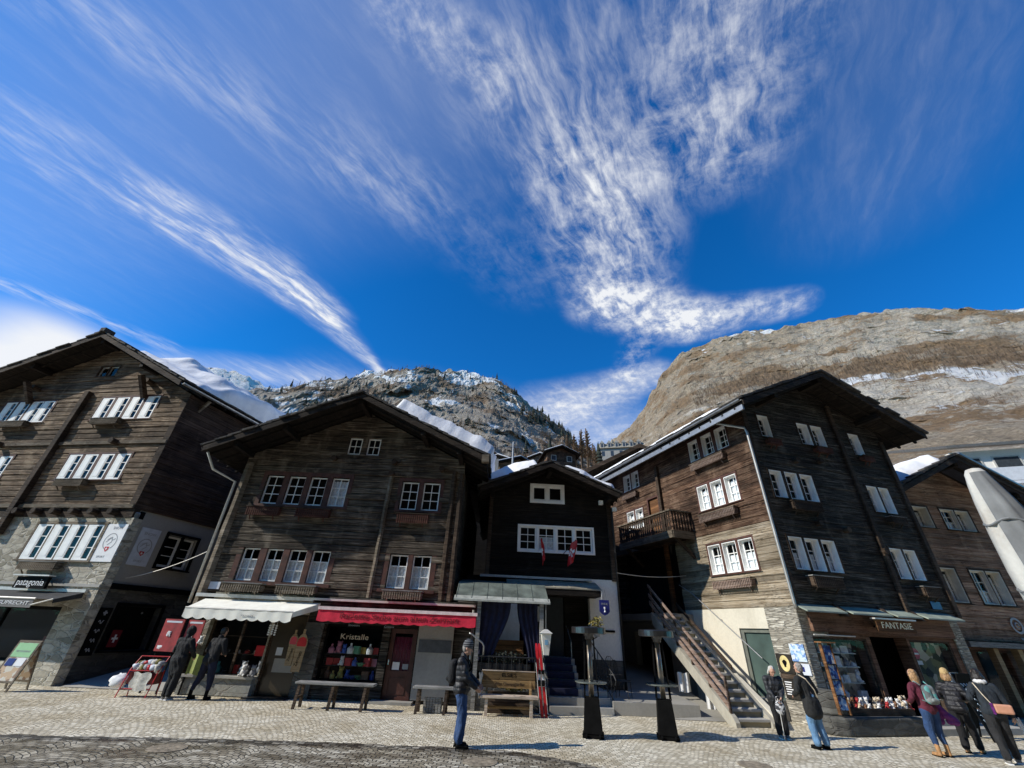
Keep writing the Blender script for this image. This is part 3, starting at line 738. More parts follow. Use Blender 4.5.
def gable_roof(parent, M, xr, zr, xl, sl, xrr, sr, y0, y1, th=.16, seed=1, purl=(), overhang_slate=.10, dep_mat='soffit', tile=.46):
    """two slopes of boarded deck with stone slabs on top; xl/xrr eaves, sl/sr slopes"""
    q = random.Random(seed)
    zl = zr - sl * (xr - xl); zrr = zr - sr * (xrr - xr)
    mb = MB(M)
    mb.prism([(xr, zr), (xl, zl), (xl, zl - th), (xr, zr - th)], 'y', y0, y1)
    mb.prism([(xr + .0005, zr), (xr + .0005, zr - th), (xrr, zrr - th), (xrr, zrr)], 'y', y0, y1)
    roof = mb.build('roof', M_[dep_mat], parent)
    mb = MB(M)
    for (xe, ze) in ((xl, zl), (xrr, zrr)):
        d = Vector((xr - xe, 0, zr - ze)); L = d.length; d.normalize(); nv = Vector((-d.z, 0, d.x)) if d.x > 0 else Vector((d.z, 0, -d.x))
        E = Vector((xe, 0, ze)); rows = int(L / tile) + 1
        for r in range(rows):
            s0 = r * tile - .08; s1 = min(L + .06, s0 + tile + .16); y = y0 - overhang_slate * q.uniform(.4, 1.2)
            while y < y1:
                wv = q.uniform(.38, .72); t = q.uniform(.045, .085); lift = .03 + q.uniform(0, .015); e0 = q.uniform(-.04, .03)
                vs = []
                for yy in (y, min(y + wv - .012, y1 + .05)):
                    for s, b_ in ((s0 + e0, lift + .02), (s1, lift - .022)):
                        p = E + d * s; p = Vector((p.x, yy, p.z))
                        vs += [p + nv * b_, p + nv * (b_ + t)]
                mb.add(vs, [(0, 1, 3, 2), (4, 6, 7, 5), (0, 4, 5, 1), (2, 3, 7, 6), (1, 5, 7, 3), (0, 2, 6, 4)])
                y += wv
    mb.build('slate_slabs', M_['slate'], roof)
    mb = MB(M)      # bargeboards along the front rake
    for (xe, ze) in ((xl, zl), (xrr, zrr)):
        mb.prism([(xe, ze - .01), (xr, zr - .01), (xr, zr - th - .06), (xe, ze - th - .06)], 'y', y0 - .045, y0 - .002)
    mb.build('bargeboard', M_['barge'], roof)
    mb = MB(M)      # rafters on the soffit
    y = y0 + .35
    while y < min(y1, y0 + 5):
        for (xe, ze) in ((xl, zl), (xrr, zrr)):
            mb.prism([(xe, ze - th - .002), (xr, zr - th - .002), (xr, zr - th - .10), (xe, ze - th - .10)], 'y', y, y + .09)
        y += .62
    mb.build('rafter', M_['soffit'], roof)
    for (px_, pz_, sz) in purl:
        mb = MB(M); mb.box(px_ - sz / 2, px_ + sz / 2, y0 + .12, .3, pz_ - sz * 1.2, pz_); mb.build('purlin', M_['soffit'], roof, bevel=.015)
    return roof

def snow_slab(roof, M, xe, ze, xr, zr, s0, s1, y0, y1, T, seed=0, edge=.45, n=(36, 48), fn=None, off=.09):
    d = Vector((xr - xe, 0, zr - ze)); L = d.length; d.normalize(); nv = Vector((-d.z, 0, d.x)) if d.x > 0 else Vector((d.z, 0, -d.x))
    E = Vector((xe, 0, ze)); nu, nvv = n
    def f(u, v):
        wob = .10 * fbm((u * 5 + seed, v * 5, 1.3), 3)
        s = s0 + (s1 - s0) * u + (wob * (1 if 0 < v < 1 else 1)); y = y0 + (y1 - y0) * v + .10 * fbm((u * 2.6, v * 2 + seed, 4), 3)
        dd = min(u * (s1 - s0), (1 - u) * (s1 - s0), v * (y1 - y0), (1 - v) * (y1 - y0)) / edge
        k = math.sqrt(max(0, 1 - (1 - min(1, dd)) ** 2))
        t = T * (1 + .25 * fbm((s * .8 + seed, y * .8, 2), 4)) * (fn(u, v) if fn else 1)
        p = E + d * s + nv * (off + k * t); return (p.x, y, p.z)
    mb = MB(M); mb.grid(f, nu, nvv)
    b0 = [(E + d * s + nv * (off - .03)) for s in (s0, s1)]
    return mb.build('snow', M_['snow'], roof, smooth=True)

def gutter(parent, M, p, q, r=.07, mat='metal_dark'):
    mb = MB(M); p, q = Vector(p), Vector(q); d = (q - p).normalized(); side = d.cross(Vector((0, 0, 1))).normalized(); vs = []
    n = 7
    for o in (p, q):
        for k in range(n): t = math.pi * k / (n - 1); vs.append(o + side * (math.cos(t) * r) - Vector((0, 0, math.sin(t) * r)))
        for k in range(n): t = math.pi * (n - 1 - k) / (n - 1); vs.append(o + side * (math.cos(t) * (r - .012)) - Vector((0, 0, math.sin(t) * (r - .012))))
    m2 = 2 * n
    mb.add(vs, [tuple(range(m2)), tuple(range(2 * m2 - 1, m2 - 1, -1))] + [(i, m2 + i, m2 + (i + 1) % m2, (i + 1) % m2) for i in range(m2)])
    return mb.build('gutter', M_[mat], parent)

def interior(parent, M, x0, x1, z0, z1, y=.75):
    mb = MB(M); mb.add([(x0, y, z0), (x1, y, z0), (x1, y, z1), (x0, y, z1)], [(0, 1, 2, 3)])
    return mb.build('interior_wall', M_['dark'], parent)  # near-black sheet stands for the unlit room, darkness put in its colour

def body_wall(parent, M, pts, z0, z1, mat, name='wall'):
    """plain walls along a ground polyline (no front)"""
    mb = MB(M)
    for a, b in zip(pts[:-1], pts[1:]):
        d = Vector((b[0] - a[0], b[1] - a[1], 0)); n = Vector((-d.y, d.x, 0)).normalized() * .18
        a0 = Vector((a[0], a[1], z0)); b0 = Vector((b[0], b[1], z0)); h = Vector((0, 0, z1 - z0))
        mb.add([a0, b0, b0 + n, a0 + n, a0 + h, b0 + h, b0 + n + h, a0 + n + h], [(3,2,1,0),(4,5,6,7),(0,1,5,4),(1,2,6,5),(2,3,7,6),(3,0,4,7)])
    return mb.build(name, M_[mat], parent)

def valance(mb, x0, x1, y, z0, z1, waves, amp=.03, nseg=None):
    n = nseg or waves * 6; vs = []
    for i in range(n + 1):
        x = x0 + (x1 - x0) * i / n; sc = amp * abs(math.sin(i / n * waves * math.pi)); yy = y + .004 * math.sin(i * .8)
        vs += [(x, yy, z1), (x, yy - .015, z0 + amp - sc)]
    mb.add(vs, [(2 * i, 2 * i + 1, 2 * i + 3, 2 * i + 2) for i in range(n)])
# ================================================================== house 1: at the left edge, stone ground floor, timber above
H1 = empty('timber_house', (-13.95, 15.97, 0), R(-9.5), 'tall warm brown timber house at left on a cream rubble stone ground floor', 'house')
F = Matrix()                                   # front facade frame
S = TR(0, 0, 0, 82.5)                          # alley side frame (x runs back)
SK = Matrix(((1, math.cos(R(82.5)), 0, 0), (0, math.sin(R(82.5)), 0, 0), (0, 0, 1, 0), (0, 0, 0, 1)))   # eaves follow the alley side
ZS = 5.06
opsA = [(-4.47, -1.45, 9.19, 10.29), (-9.75, -6.95, 9.17, 10.26), (-4.36, -1.35, 6.52, 7.60), (-10.1, -7.2, 6.5, 7.58), (-5.70, -4.67, 11.48, 12.05)]
g1 = lambda z: (-5.3 - (13.02 - z) / .41, -5.3 + (13.02 - z) / .51)
mb = MB(F); courses(mb, -12.2, .0, ZS + .34, 13.1, opsA, .225, 0, .22, .045, g1, .03, 4); mb.build('wall', M_['wood_warm'], H1)
mb = MB(F)
for z in (ZS + .345, 8.02): mb.box(-12.2, .02, -.10, -.035, z, z + .13)
mb.build('ledge_beam', M_['beam_light'], H1)
opsS = [(-3.80, -.80, 3.56, 4.80), (-9.0, -.85, .55, 2.12)]
mb = MB(F); courses(mb, -12.2, .22, 0, ZS, opsS, 100, 0, .35, 0, None, 0); mb.build('stone_wall', M_['rubble'], H1)
mb = MB(F); mb.box(-12.2, .1, -.02, .2, ZS + .002, ZS + .34); mb.build('sill_beam', M_['beam'], H1)
for i in range(6):
    x = -4.1 - .85 + i * .86; mb = MB(F); mb.tube([(x, -.30, ZS + .18), (x, .0, ZS + .18)], .125, 10); mb.build('beam_end', M_['beam'], H1, smooth=False, bevel=.02)
for (x, z) in ((-2.35, 8.08), (-8.2, 8.08), (-2.3, 10.95), (-8.4, 10.9)):
    mb = MB(F); mb.tube([(x, -.34, z), (x, .0, z)], .12, 10)
    if z > 10: mb.bar((x, -.03, z - .75), (x, -.62, z + .1), .16, .2)
    mb.build('beam_end', M_['beam'], H1)
mb = MB(F); mb.box(-5.46, -5.20, -.22, -.001, 4.4, 10.6); mb.build('post', M_['beam'], H1, bevel=.02)
mb = MB(F); mb.box(-.26, .02, -.035, -.0305, ZS + .5, 10.0); mb.build('corner_board', M_['beam'], H1)
def sashes(parent, M, xs, wd, z0, z1, y, **kw):
    for x in xs: casement(parent, M, x, x + wd, z0, z1, y, **kw)
for (xs, z0, z1) in (((-4.44, -3.66, -2.88, -2.10), 9.20, 10.28), ((-9.72, -8.98, -8.24, -7.62), 9.18, 10.25), ((-4.33, -3.55, -2.77, -2.0), 6.53, 7.59), ((-10.07, -9.3, -8.54, -7.85), 6.52, 7.57)):
    sashes(H1, F, xs, .62, z0, z1, -.03, mun=(1, 3), curtain=(0, 1.0), side_cut=.60)
surround(H1, F, -4.47, -1.45, 9.19, 10.29, .07, .035, 'surround', [(-3.82, -3.66), (-3.04, -2.88), (-2.26, -2.10)], .05)
surround(H1, F, -9.75, -6.95, 9.17, 10.26, .07, .035, 'surround', [(-9.1, -8.98), (-8.36, -8.24), (-7.62, -7.6)], .05)
surround(H1, F, -4.36, -1.35, 6.52, 7.60, .07, .035, 'surround', [(-3.71, -3.55), (-2.93, -2.77), (-2.15, -2.0)], .05)
surround(H1, F, -10.1, -7.2, 6.5, 7.58, .07, .035, 'surround', [(-9.45, -9.3), (-8.68, -8.54), (-7.92, -7.85)], .05)
for x in (-5.66, -5.16): casement(H1, F, x, x + .46, 11.49, 12.04, .04, .03, (1, 1), 'cream_white', None, None)
surround(H1, F, -5.70, -4.67, 11.48, 12.05, .05, .03, 'beam', [(-5.2, -5.16)])
sashes(H1, F, (-3.77, -3.02, -2.27, -1.52), .68, 3.57, 4.79, -.035, mun=(1, 3), curtain=(.0, 1.0), side_cut=.56)
surround(H1, F, -3.80, -.80, 3.56, 4.80, .09, .04, 'beam_light', [(-3.09, -3.02), (-2.34, -2.27), (-1.59, -1.52)], .05)
flower_box(H1, F, -4.05, -2.65, 8.90, 9.12, .22, 'beam_light', -.07)
flower_box(H1, F, -9.0, -7.5, 8.90, 9.12, .22, 'beam_light', -.07)
flower_box(H1, F, -3.95, -2.6, 6.23, 6.45, .22, 'beam_light', -.07)
flower_box(H1, F, -3.3, -1.7, 3.24, 3.46, .20, 'beam_light', -.07)
interior(H1, F, -12, -.3, ZS, 10.3, .8); interior(H1, F, -7, -3.4, 10.31, 12.1, .8); interior(H1, F, -12, -.3, .1, ZS - .05, 1.4)
# shop front under the awning
mb = MB(F)
for x in (-9.0, -6.2, -3.35): mb.box(x, x + .08, .18, .28, .55, 2.12)
mb.box(-8.9, -.86, .18, .28, 2.02, 2.12); mb.box(-8.9, -.86, .14, .3, .551, .62)
w_ = mb.build('shop_window', M_['black'], H1); mb = MB(F); pane_quad(mb, -8.92, -.9, .62, 2.02, .23); mb.build('pane', M_['shop_glass'], w_)
mb = MB(F); mb.box(-1.6, -.9, .5, .52, .75, 1.25); mb.box(-1.5, -1.0, .6, .62, 1.5, 1.8); mb.build('display_panel', M_['red_dim'] if 'red_dim' in M_ else simple('dim_red_board', (.14, .03, .02), .7), w_)
mb = MB(F)      # awning: cloth on a box, low front bar, lettered valance
mb.add([(-12.0, -.06, 2.56), (-.2, -.06, 2.56), (-.25, -.86, 2.31), (-12.0, -.86, 2.31)], [(0, 1, 2, 3)])
mb.add([(-.2, -.06, 2.56), (-.25, -.86, 2.31), (-.25, -.84, 2.20), (-.2, -.06, 2.40)], [(0, 1, 2, 3)])
aw = mb.build('awning', M_['awn_dark'] if 'awn_dark' in M_ else M_.setdefault('awn_dark', simple('charcoal_awning_cloth', (.030, .030, .031), .9, 0, .2, 4)), H1)
mb = MB(F); valance(mb, -12.0, -.95, -.865, 2.05, 2.29, 14, .0, 40); mb.build('valance', M_['grey_cloth'] if 'grey_cloth' in M_ else M_.setdefault('grey_cloth', simple('grey_valance_cloth', (.16, .155, .15), .85)), aw)
mb = MB(F); mb.tube([(-12.0, -.87, 2.315), (-.9, -.87, 2.315)], .03, 8); mb.tube([(-.25, -.86, 2.32), (-1.0, -.86, 2.13)], .02, 6); mb.box(-12, -.15, -.1, -.005, 2.565, 2.66); mb.build('awning_bar', M_['metal_pale'], aw)
text_mesh('lettering', 'IN BESUPRECHT', .15, wallM(F, -1.95, -.885, 2.17), M_['white_print'], aw, .003, width=1.75)
# stone plinth course and ledge on the front
mb = MB(F); mb.box(-5.0, .235, -.05, -.003, 2.74, 2.83); mb.build('stone_ledge', M_['granite'], H1)
# alley side
mb = MB(S); courses(mb, -.02, 10, ZS + .345, 10.3, [], .225, 0, .22, .03, None, .02, 9); mb.build('wall', M_['wood_side'] if 'wood_side' in M_ else M_.setdefault('wood_side', wood('smoky_side_timber', (.03, .018, .012), (.075, .045, .03), (.15, .10, .07), .5)), H1)  # alley wall boards darker than the front
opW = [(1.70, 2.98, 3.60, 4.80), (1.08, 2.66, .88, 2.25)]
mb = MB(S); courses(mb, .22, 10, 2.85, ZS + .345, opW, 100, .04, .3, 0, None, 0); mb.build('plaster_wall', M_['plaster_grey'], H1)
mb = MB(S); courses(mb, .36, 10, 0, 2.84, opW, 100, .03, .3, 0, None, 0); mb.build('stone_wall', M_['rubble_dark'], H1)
mb = MB(S); mb.box(.30, 10, -.05, .03, 2.74, 2.92); mb.box(.30, .46, -.04, .03, 2.925, 5.35); mb.build('dark_band', M_['black'], H1)
mb = MB(S); mb.box(.05, .28, -.10, .03, 2.6, 5.3); mb.build('drain_pipe', M_['metal_grey'], H1, bevel=.05)
for x in (1.74, 2.36): casement(H1, S, x, x + .58, 3.64, 4.76, .14, .07, (1, 3), 'white')
surround(H1, S, 1.70, 2.98, 3.60, 4.80, .09, .02, 'black', [(2.32, 2.36)], .04)
surround(H1, S, 1.08, 2.66, .88, 2.25, .09, .03, 'black', [], .03)
mb = MB(S); pane_quad(mb, 1.08, 2.66, .88, 2.25, .10); mb.build('pane', M_['shop_glass'], H1)
interior(H1, S, .9, 9, .2, 5, .8)
for x in (1.35, 2.3):
    mb = MB(S); mb.ell((x, .45, 2.05), .035, 8, 6); mb.build('spotlight', M_['white_print'], H1)
body_wall(H1, SK, [(0, 10), (-12.2, 10), (-12.2, 0)], 0, 10.0, 'wood_warm')
rf = gable_roof(H1, SK, -5.3, 13.37, -13.2, .41, .42, .51, -.9, 11, .17, 5, [(-5.3, 13.15, .2), (-2.3, 11.62, .2), (-8.4, 11.9, .2)])
def sn(u, v): return .25 + .75 * smoothstep(.06, .16, v)
snow_slab(rf, SK, .42, 13.37 - .51 * 5.72, -5.3, 13.37, .05, 5.2, -.1, 10.6, .85, 3, .5, (40, 60), sn)
snow_slab(rf, SK, -13.2, 13.37 - .41 * 7.9, -5.3, 13.37, .3, 8, 1.5, 10.6, .4, 7)
gutter(rf, SK, (.50, -.9, 10.36), (.50, 11, 10.36), .08, 'metal_grey')
for y in (.6, 3.2):
    mb = MB(SK); mb.bar((-.02, y, 9.75), (.36, y, 10.26), .1, .1); mb.build('eaves_brace', M_['beam_light'], rf)
mb = MB(SK); mb.box(-5.45, -5.15, -1.05, -.6, 13.40, 13.62); mb.build('ridge_stone', M_['slate'], rf, bevel=.03)

# signs on house 1
t = tag(MB(F).box(-.74, .17, -.025, -.003, 3.54, 4.82).build('hanging_banner', M_['white_print']), 'sunlit white cloth banner with round emblem on the cream stone front', 'banner'); t.matrix_world = H1.matrix_basis
def emblem(parent, M, cx, y, cz, r, dark):
    mb = MB(M)
    n = 30
    for rr, w2 in ((r, .028),):
        for k in range(n):
            a0, a1 = 6.283 * k / n, 6.283 * (k + 1) / n
            if 4.2 < a0 < 5.2: continue
            mb.add([(cx + math.cos(a0) * rr, y, cz + math.sin(a0) * rr * 1.05), (cx + math.cos(a1) * rr, y, cz + math.sin(a1) * rr * 1.05), (cx + math.cos(a1) * (rr - w2), y, cz + math.sin(a1) * (rr - w2) * 1.05), (cx + math.cos(a0) * (rr - w2), y, cz + math.sin(a0) * (rr - w2) * 1.05)], [(0, 1, 2, 3)])
    for (a, b) in (((-.6, -.1), (.1, .55)), ((.1, .55), (.2, .1)), ((.2, .1), (.65, .35)), ((-.5, .2), (-.1, .5)), ((-.2, -.45), (.3, .0))):
        mb.bar((cx + a[0] * r, y, cz + a[1] * r), (cx + b[0] * r, y, cz + b[1] * r), .022, .004, (0, 1, 0))
    mb.build('emblem', dark, parent)
    mb = MB(M); s = r * .34; c = cz - r * .98
    mb.add([(cx - s, y - .002, c + s * .9), (cx + s, y - .002, c + s * .9), (cx + s * .9, y - .002, c - s * .1), (cx, y - .002, c - s), (cx - s * .9, y - .002, c - s * .1)], [(0, 1, 2, 3, 4)]); mb.build('red_shield', M_['red'], parent)
    mb = MB(M); mb.box(cx - s * .14, cx + s * .14, y - .006, y - .004, c - s * .35, c + s * .6); mb.box(cx - s * .45, cx + s * .45, y - .0065, y - .0045, c, c + s * .26); mb.build('white_cross', M_['white_print'], parent)
emblem(t, F, -.27, -.029, 4.22, .27, M_['grey_print'])
text_mesh('lettering', 'SNOW', .14, wallM(F, -.2, -.028, 4.68), M_['grey_print'], t, .002, width=.42)
text_mesh('lettering', 'SPORT', .10, wallM(F, -.36, -.028, 3.70), M_['grey_print'], t, .002, width=.34)
t2 = tag(MB(S).box(.62, 1.36, .01, .036, 3.55, 4.86).build('hanging_banner', M_['shade_white'] if 'shade_white' in M_ else M_.setdefault('shade_white', simple('pale_blue_white_print', (.60, .64, .70), .7, 0, .05))), 'shaded pale banner with round emblem on the grey alley wall', 'banner'); t2.matrix_world = H1.matrix_basis  # bluish tint paints the alley shade into this banner's white
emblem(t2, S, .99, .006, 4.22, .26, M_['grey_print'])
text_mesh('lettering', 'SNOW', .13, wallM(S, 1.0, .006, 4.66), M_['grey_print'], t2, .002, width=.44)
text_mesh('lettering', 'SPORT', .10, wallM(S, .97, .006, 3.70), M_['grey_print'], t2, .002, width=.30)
t3 = tag(MB(S).box(.52, .90, -.03, .028, .76, 2.16).build('shop_sign', M_['black']), 'tall narrow black sign strip with pale icons beside the alley window', 'sign'); t3.matrix_world = H1.matrix_basis
mb = MB(S)
for i, z in enumerate((2.0, 1.73, 1.46, 1.19, .92)):
    if i == 0: mb.box(.68, .74, -.036, -.031, z - .07, z + .07); mb.box(.64, .78, -.0365, -.0315, z - .02, z + .03)
    else: mb.tube([(.62 + .012 * k, -.034, z + .05 * math.sin(k * .52 * (1 + .2 * i))) for k in range(14)], .013, 5)
mb.build('icon', M_['grey_print'], t3)
t4 = empty('shop_sign', H1.location, H1.rotation_euler.z, 'black shop sign with white script letters hung below the flower box', 'sign')
mb = MB(F); mb.box(-2.85, -1.55, -.36, -.26, 2.62, 2.98); mb.build('board', M_['black'], t4)
mb = MB(F); mb.box(-2.95, -1.45, -.46, -.24, 3.0, 3.04); mb.build('lamp_bar', M_['metal_pale'], t4)
mb = MB(F)
for x in (-2.8, -1.9): mb.bar((x, -.02, 2.94), (x, -.27, 2.94), .025, .025)
mb.build('bracket', M_['black'], t4)
text_mesh('lettering', 'patagonia', .30, wallM(F, -2.20, -.365, 2.80), M_['white_print'], t4, .003, width=1.12)
t5 = tag(MB(S).box(1.30, 1.62, .075, .085, .98, 1.50).build('window_sticker', M_['dk_red']), 'dark red poster with white cross inside the alley shop window', 'poster'); t5.matrix_world = H1.matrix_basis
mb = MB(S); mb.box(1.43, 1.49, .068, .073, 1.12, 1.36); mb.box(1.36, 1.56, .067, .072, 1.21, 1.27); mb.build('white_cross', M_['white_print'], t5)
# ================================================================== house 2: weathered grey log house with the white and the red awning
H2 = empty('timber_house', (-6, 15.8, 0), 0, 'weathered grey log house with white casements and red and white shop awnings', 'house')
F = TR(6, 0)                                    # x measured along the street
XR, ZR, SL = -5.95, 9.92, .475
g2 = lambda z: (XR - (ZR - .24 - z) / SL, XR + (ZR - .24 - z) / SL)
up = [(-9.30, -8.67), (-8.45, -7.82), (-7.62, -6.99), (-6.78, -6.15)]; upr = [(-4.05, -3.42), (-3.23, -2.60)]
lo = [(-9.24, -8.66), (-8.41, -7.83), (-7.60, -7.0), (-6.80, -6.17)]; lor = [(-4.03, -3.40), (-3.22, -2.59)]
ops = [(-9.32, -6.13, 5.75, 6.86), (-4.07, -2.58, 5.75, 6.84), (-9.26, -6.15, 3.13, 4.20), (-4.05, -2.57, 3.09, 4.20), (-6.53, -5.98, 7.83, 8.57), (-5.77, -5.23, 7.83, 8.56)]
mb = MB(F); courses(mb, -10.3, -1.72, 2.76, 9.7, ops, .235, 0, .22, .045, g2, .028, 21); mb.build('wall', M_['wood_grey'], H2)
for (grp, z0, z1, cur) in ((up, 5.77, 6.84, None), (upr, 5.77, 6.82, None), (lo, 3.15, 4.19, (.0, .66)), (lor, 3.11, 4.18, (.0, .66))):
    for i, (a, b) in enumerate(grp): casement(H2, F, a, b, z0, z1, .06, .042, (2, 3), 'white', None, cur if cur else ((0, .95) if i == 3 else None))
for (a, b) in ((-6.51, -6.0), (-5.75, -5.25)): casement(H2, F, a, b, 7.85, 8.55, .05, .045, (2, 2), 'white')
def mull(g): return [(g[i][1] + .005, g[i + 1][0] - .005) for i in range(len(g) - 1)]
surround(H2, F, -9.32, -6.13, 5.75, 6.86, .15, .03, 'surround', mull(up)); surround(H2, F, -4.07, -2.58, 5.75, 6.84, .13, .03, 'surround', mull(upr))
surround(H2, F, -9.26, -6.15, 3.13, 4.20, .18, .03, 'surround', mull(lo), .08); surround(H2, F, -4.05, -2.57, 3.09, 4.20, .18, .03, 'surround', mull(lor), .08)
M_['red_picket'] = wood('red_brown_pickets', (.06, .022, .016), (.13, .05, .036), (.20, .10, .07), .2, .3, 5)
flower_box(H2, F, -9.55, -8.35, 5.32, 5.58, .18, 'red_picket', -.05, rail='beam'); flower_box(H2, F, -7.75, -6.5, 5.32, 5.58, .18, 'red_picket', -.05, rail='beam')
flower_box(H2, F, -4.02, -2.85, 5.28, 5.56, .18, 'red_picket', -.05, rail='beam')
flower_box(H2, F, -9.35, -8.05, 2.82, 3.02, .30, 'beam_light', -.10); flower_box(H2, F, -7.55, -6.25, 2.82, 3.02, .30, 'beam_light', -.10)
flower_box(H2, F, -4.0, -2.7, 2.80, 3.00, .30, 'beam_light', -.10)
for (x0, x1, z0, z1, d, mt) in ((-10.30, -9.98, 2.3, 7.3, .07, 'beam_light'), (-4.62, -4.44, 2.78, 7.0, .14, 'beam_light'), (-2.2, -1.98, 2.78, 7.3, .10, 'beam'), (-1.9, -1.68, 2.78, 7.2, .12, 'beam')):
    q = random.Random(int(x0 * 100)); mb = MB(F)
    mb.tube([((x0 + x1) / 2 + q.uniform(-.008, .008), -d / 2 + .04, z0 + (z1 - z0) * i / 8) for i in range(9)], [(x1 - x0) / 2 * q.uniform(.95, 1.05) for _ in range(9)], 6); mb.build('post', M_[mt], H2)
for (x, z) in ((-4.53, 7.1), (-4.50, 7.55), (-6.9, 7.6), (-2.6, 7.35)):
    mb = MB(F); mb.tube([(x, -.22, z), (x, .02, z)], .11, 9); mb.build('beam_end', M_['beam'], H2)
mb = MB(F); mb.box(-9.98, -9.62, -.035, -.008, 2.84, 3.06); mb.build('house_number_plate', M_['shade_white'], H2)
interior(H2, F, -10.1, -1.9, 2.7, 7.5, .7); interior(H2, F, -7.6, -4.3, 7.51, 8.8, .7)
# lower storey: two shops
ops = [(-9.45, -7.46, .50, 2.2), (-7.42, -6.32, .0, 2.2), (-5.68, -3.82, .50, 1.98), (-3.58, -2.70, 0, 1.95)]
mb = MB(F); courses(mb, -9.62, -6.32, 0, 2.755, ops, 100, -.10, .4, 0, None, 0); mb.build('stone_wall', M_['rubble'], H2)
mb = MB(F); courses(mb, -6.315, -1.50, 0, 2.755, ops, .26, -.10, .4, .02, None, .02, 5); mb.build('ground_floor_wall', M_['wood_dark'], H2)
mb = MB(F); mb.box(-6.31, -5.74, -.18, -.125, 0, 2.0); mb.build('stone_pier', M_['rubble_dark'], H2)
mb = MB(F); mb.box(-2.66, -1.52, -.16, -.125, .1, 2.05); mb.build('plaster_panel', M_['plaster_grey'], H2)
mb = MB(F); mb.box(-2.60, -1.56, -.185, -.162, 1.32, 1.66); mb.build('notice_panel', M_['grey_dim'] if 'grey_dim' in M_ else M_.setdefault('grey_dim', simple('blue_grey_board', (.075, .085, .10), .5)), H2)
mb = MB(F); mb.box(-9.62, -7.45, -.34, -.105, .02, .44); mb.build('stone_plinth', M_['granite_block'] if 'granite_block' in M_ else M_.setdefault('granite_block', stone('big_pale_blocks', [(.33, .33, .30), (.42, .42, .38), (.50, .49, .45)], (1.1, 1.1, 3.6), (.25, .24, .22), .4, .03)), H2)
mb = MB(F); mb.box(-9.66, -7.42, -.40, -.06, .445, .505); mb.build('window_sill', M_['granite'], H2)
wf = MB(F)
for x in (-9.45, -8.46, -7.53): wf.box(x, x + .07, .10, .18, .51, 2.2)
wf.box(-9.38, -7.53, .10, .18, 2.1, 2.2)
o = wf.build('shop_window', M_['beam'], H2); mb = MB(F); pane_quad(mb, -9.38, -7.5, .51, 2.1, .14); mb.build('pane', M_['shop_glass'], o)
mb = MB(F)
for z in (1.02, 1.5): mb.box(-9.4, -7.5, .3, .65, z, z + .02)
mb.build('shelf', M_['beam'], o)
M_['door_glass_brown'] = simple('brown_smoked_glass', (.045, .035, .022), .15, 0, .1, 2)
dr = MB(F).box(-7.38, -6.36, .0, .05, .03, 2.15).build('door', M_['door_glass_brown'], H2)
mb = MB(F); mb.box(-7.42, -7.36, -.04, .1, .01, 2.2); mb.box(-6.38, -6.32, -.04, .1, .01, 2.2); mb.build('door_frame', M_['beam'], dr)
mb = MB(F); mb.box(-7.12, -6.92, -.008, -.003, 1.06, 1.27); mb.build('paper_notice', M_['shade_white'], dr)
mb = MB(F); mb.box(-7.1, -6.45, -.012, -.004, .62, .98); mb.build('lower_pane', M_['plaster_grey'], dr)
mb = MB(F); mb.box(-7.5, -6.25, -.6, -.11, .006, .03); mb.build('doormat', M_['metal_dark'], H2)
wf = MB(F)
for x in (-5.68, -3.89): wf.box(x, x + .07, .02, .12, .5, 1.98)
wf.box(-5.61, -3.89, .02, .12, 1.91, 1.98); wf.box(-5.70, -3.80, -.16, .14, .44, .50)
o = wf.build('shop_window', M_['black'], H2); mb = MB(F); pane_quad(mb, -5.61, -3.89, .5, 1.91, .06); mb.build('pane', M_['shop_glass'], o)
mb = MB(F)
for z in (.84, 1.16): mb.box(-5.6, -3.9, .20, .62, z, z + .02)
mb.build('shelf', M_['metal_dark'], o)
dr = MB(F)
dr.box(-3.56, -3.43, .0, .06, .02, 1.93); dr.box(-2.85, -2.72, .0, .06, .02, 1.93); dr.box(-3.43, -2.85, .0, .06, 1.80, 1.93); dr.box(-3.43, -2.85, .0, .06, .02, .14); dr.box(-3.43, -2.85, .0, .06, .68, .80)
dr.box(-3.43, -2.85, .02, .05, .14, .68); dr.box(-3.38, -2.90, .008, .02, .2, .62)
dr = dr.build('door', M_['brown_door'], H2)
mb = MB(F); pane_quad(mb, -3.43, -2.85, .80, 1.80, .03); mb.build('pane', M_['glass'], dr)
mb = MB(F); curtain_into(mb, -3.43, -2.85, .8, 1.7, .10, 6); mb.build('curtain', M_['pink_cloth'] if 'pink_cloth' in M_ else M_.setdefault('pink_cloth', simple('magenta_door_curtain', (.16, .02, .05), .9)), dr)
mb = MB(F); mb.box(-3.38, -3.16, .018, .026, .82, 1.02); mb.build('paper_notice', M_['white_print'], dr)
mb = MB(F); mb.box(-3.06, -2.88, .018, .026, .84, .98); mb.build('paper_notice', M_['grey_print'], dr)
mb = MB(F); mb.tube([(-3.50, -.05, .95), (-3.50, -.05, 1.08)], .014, 6); mb.build('handle', M_['steel'], dr)
mb = MB(F); mb.box(-3.8, -2.55, -.5, -.11, .005, .07); mb.build('doorstep', M_['concrete'], H2)
interior(H2, F, -9.55, -6.3, .05, 2.7, 1.1); interior(H2, F, -5.72, -2.6, .05, 2.7, 1.1)
mb = MB(F); mb.box(-1.49, -.80, -.08, .3, 0, 3.0); mb.build('side_wall', M_['wood_dark'], H2)
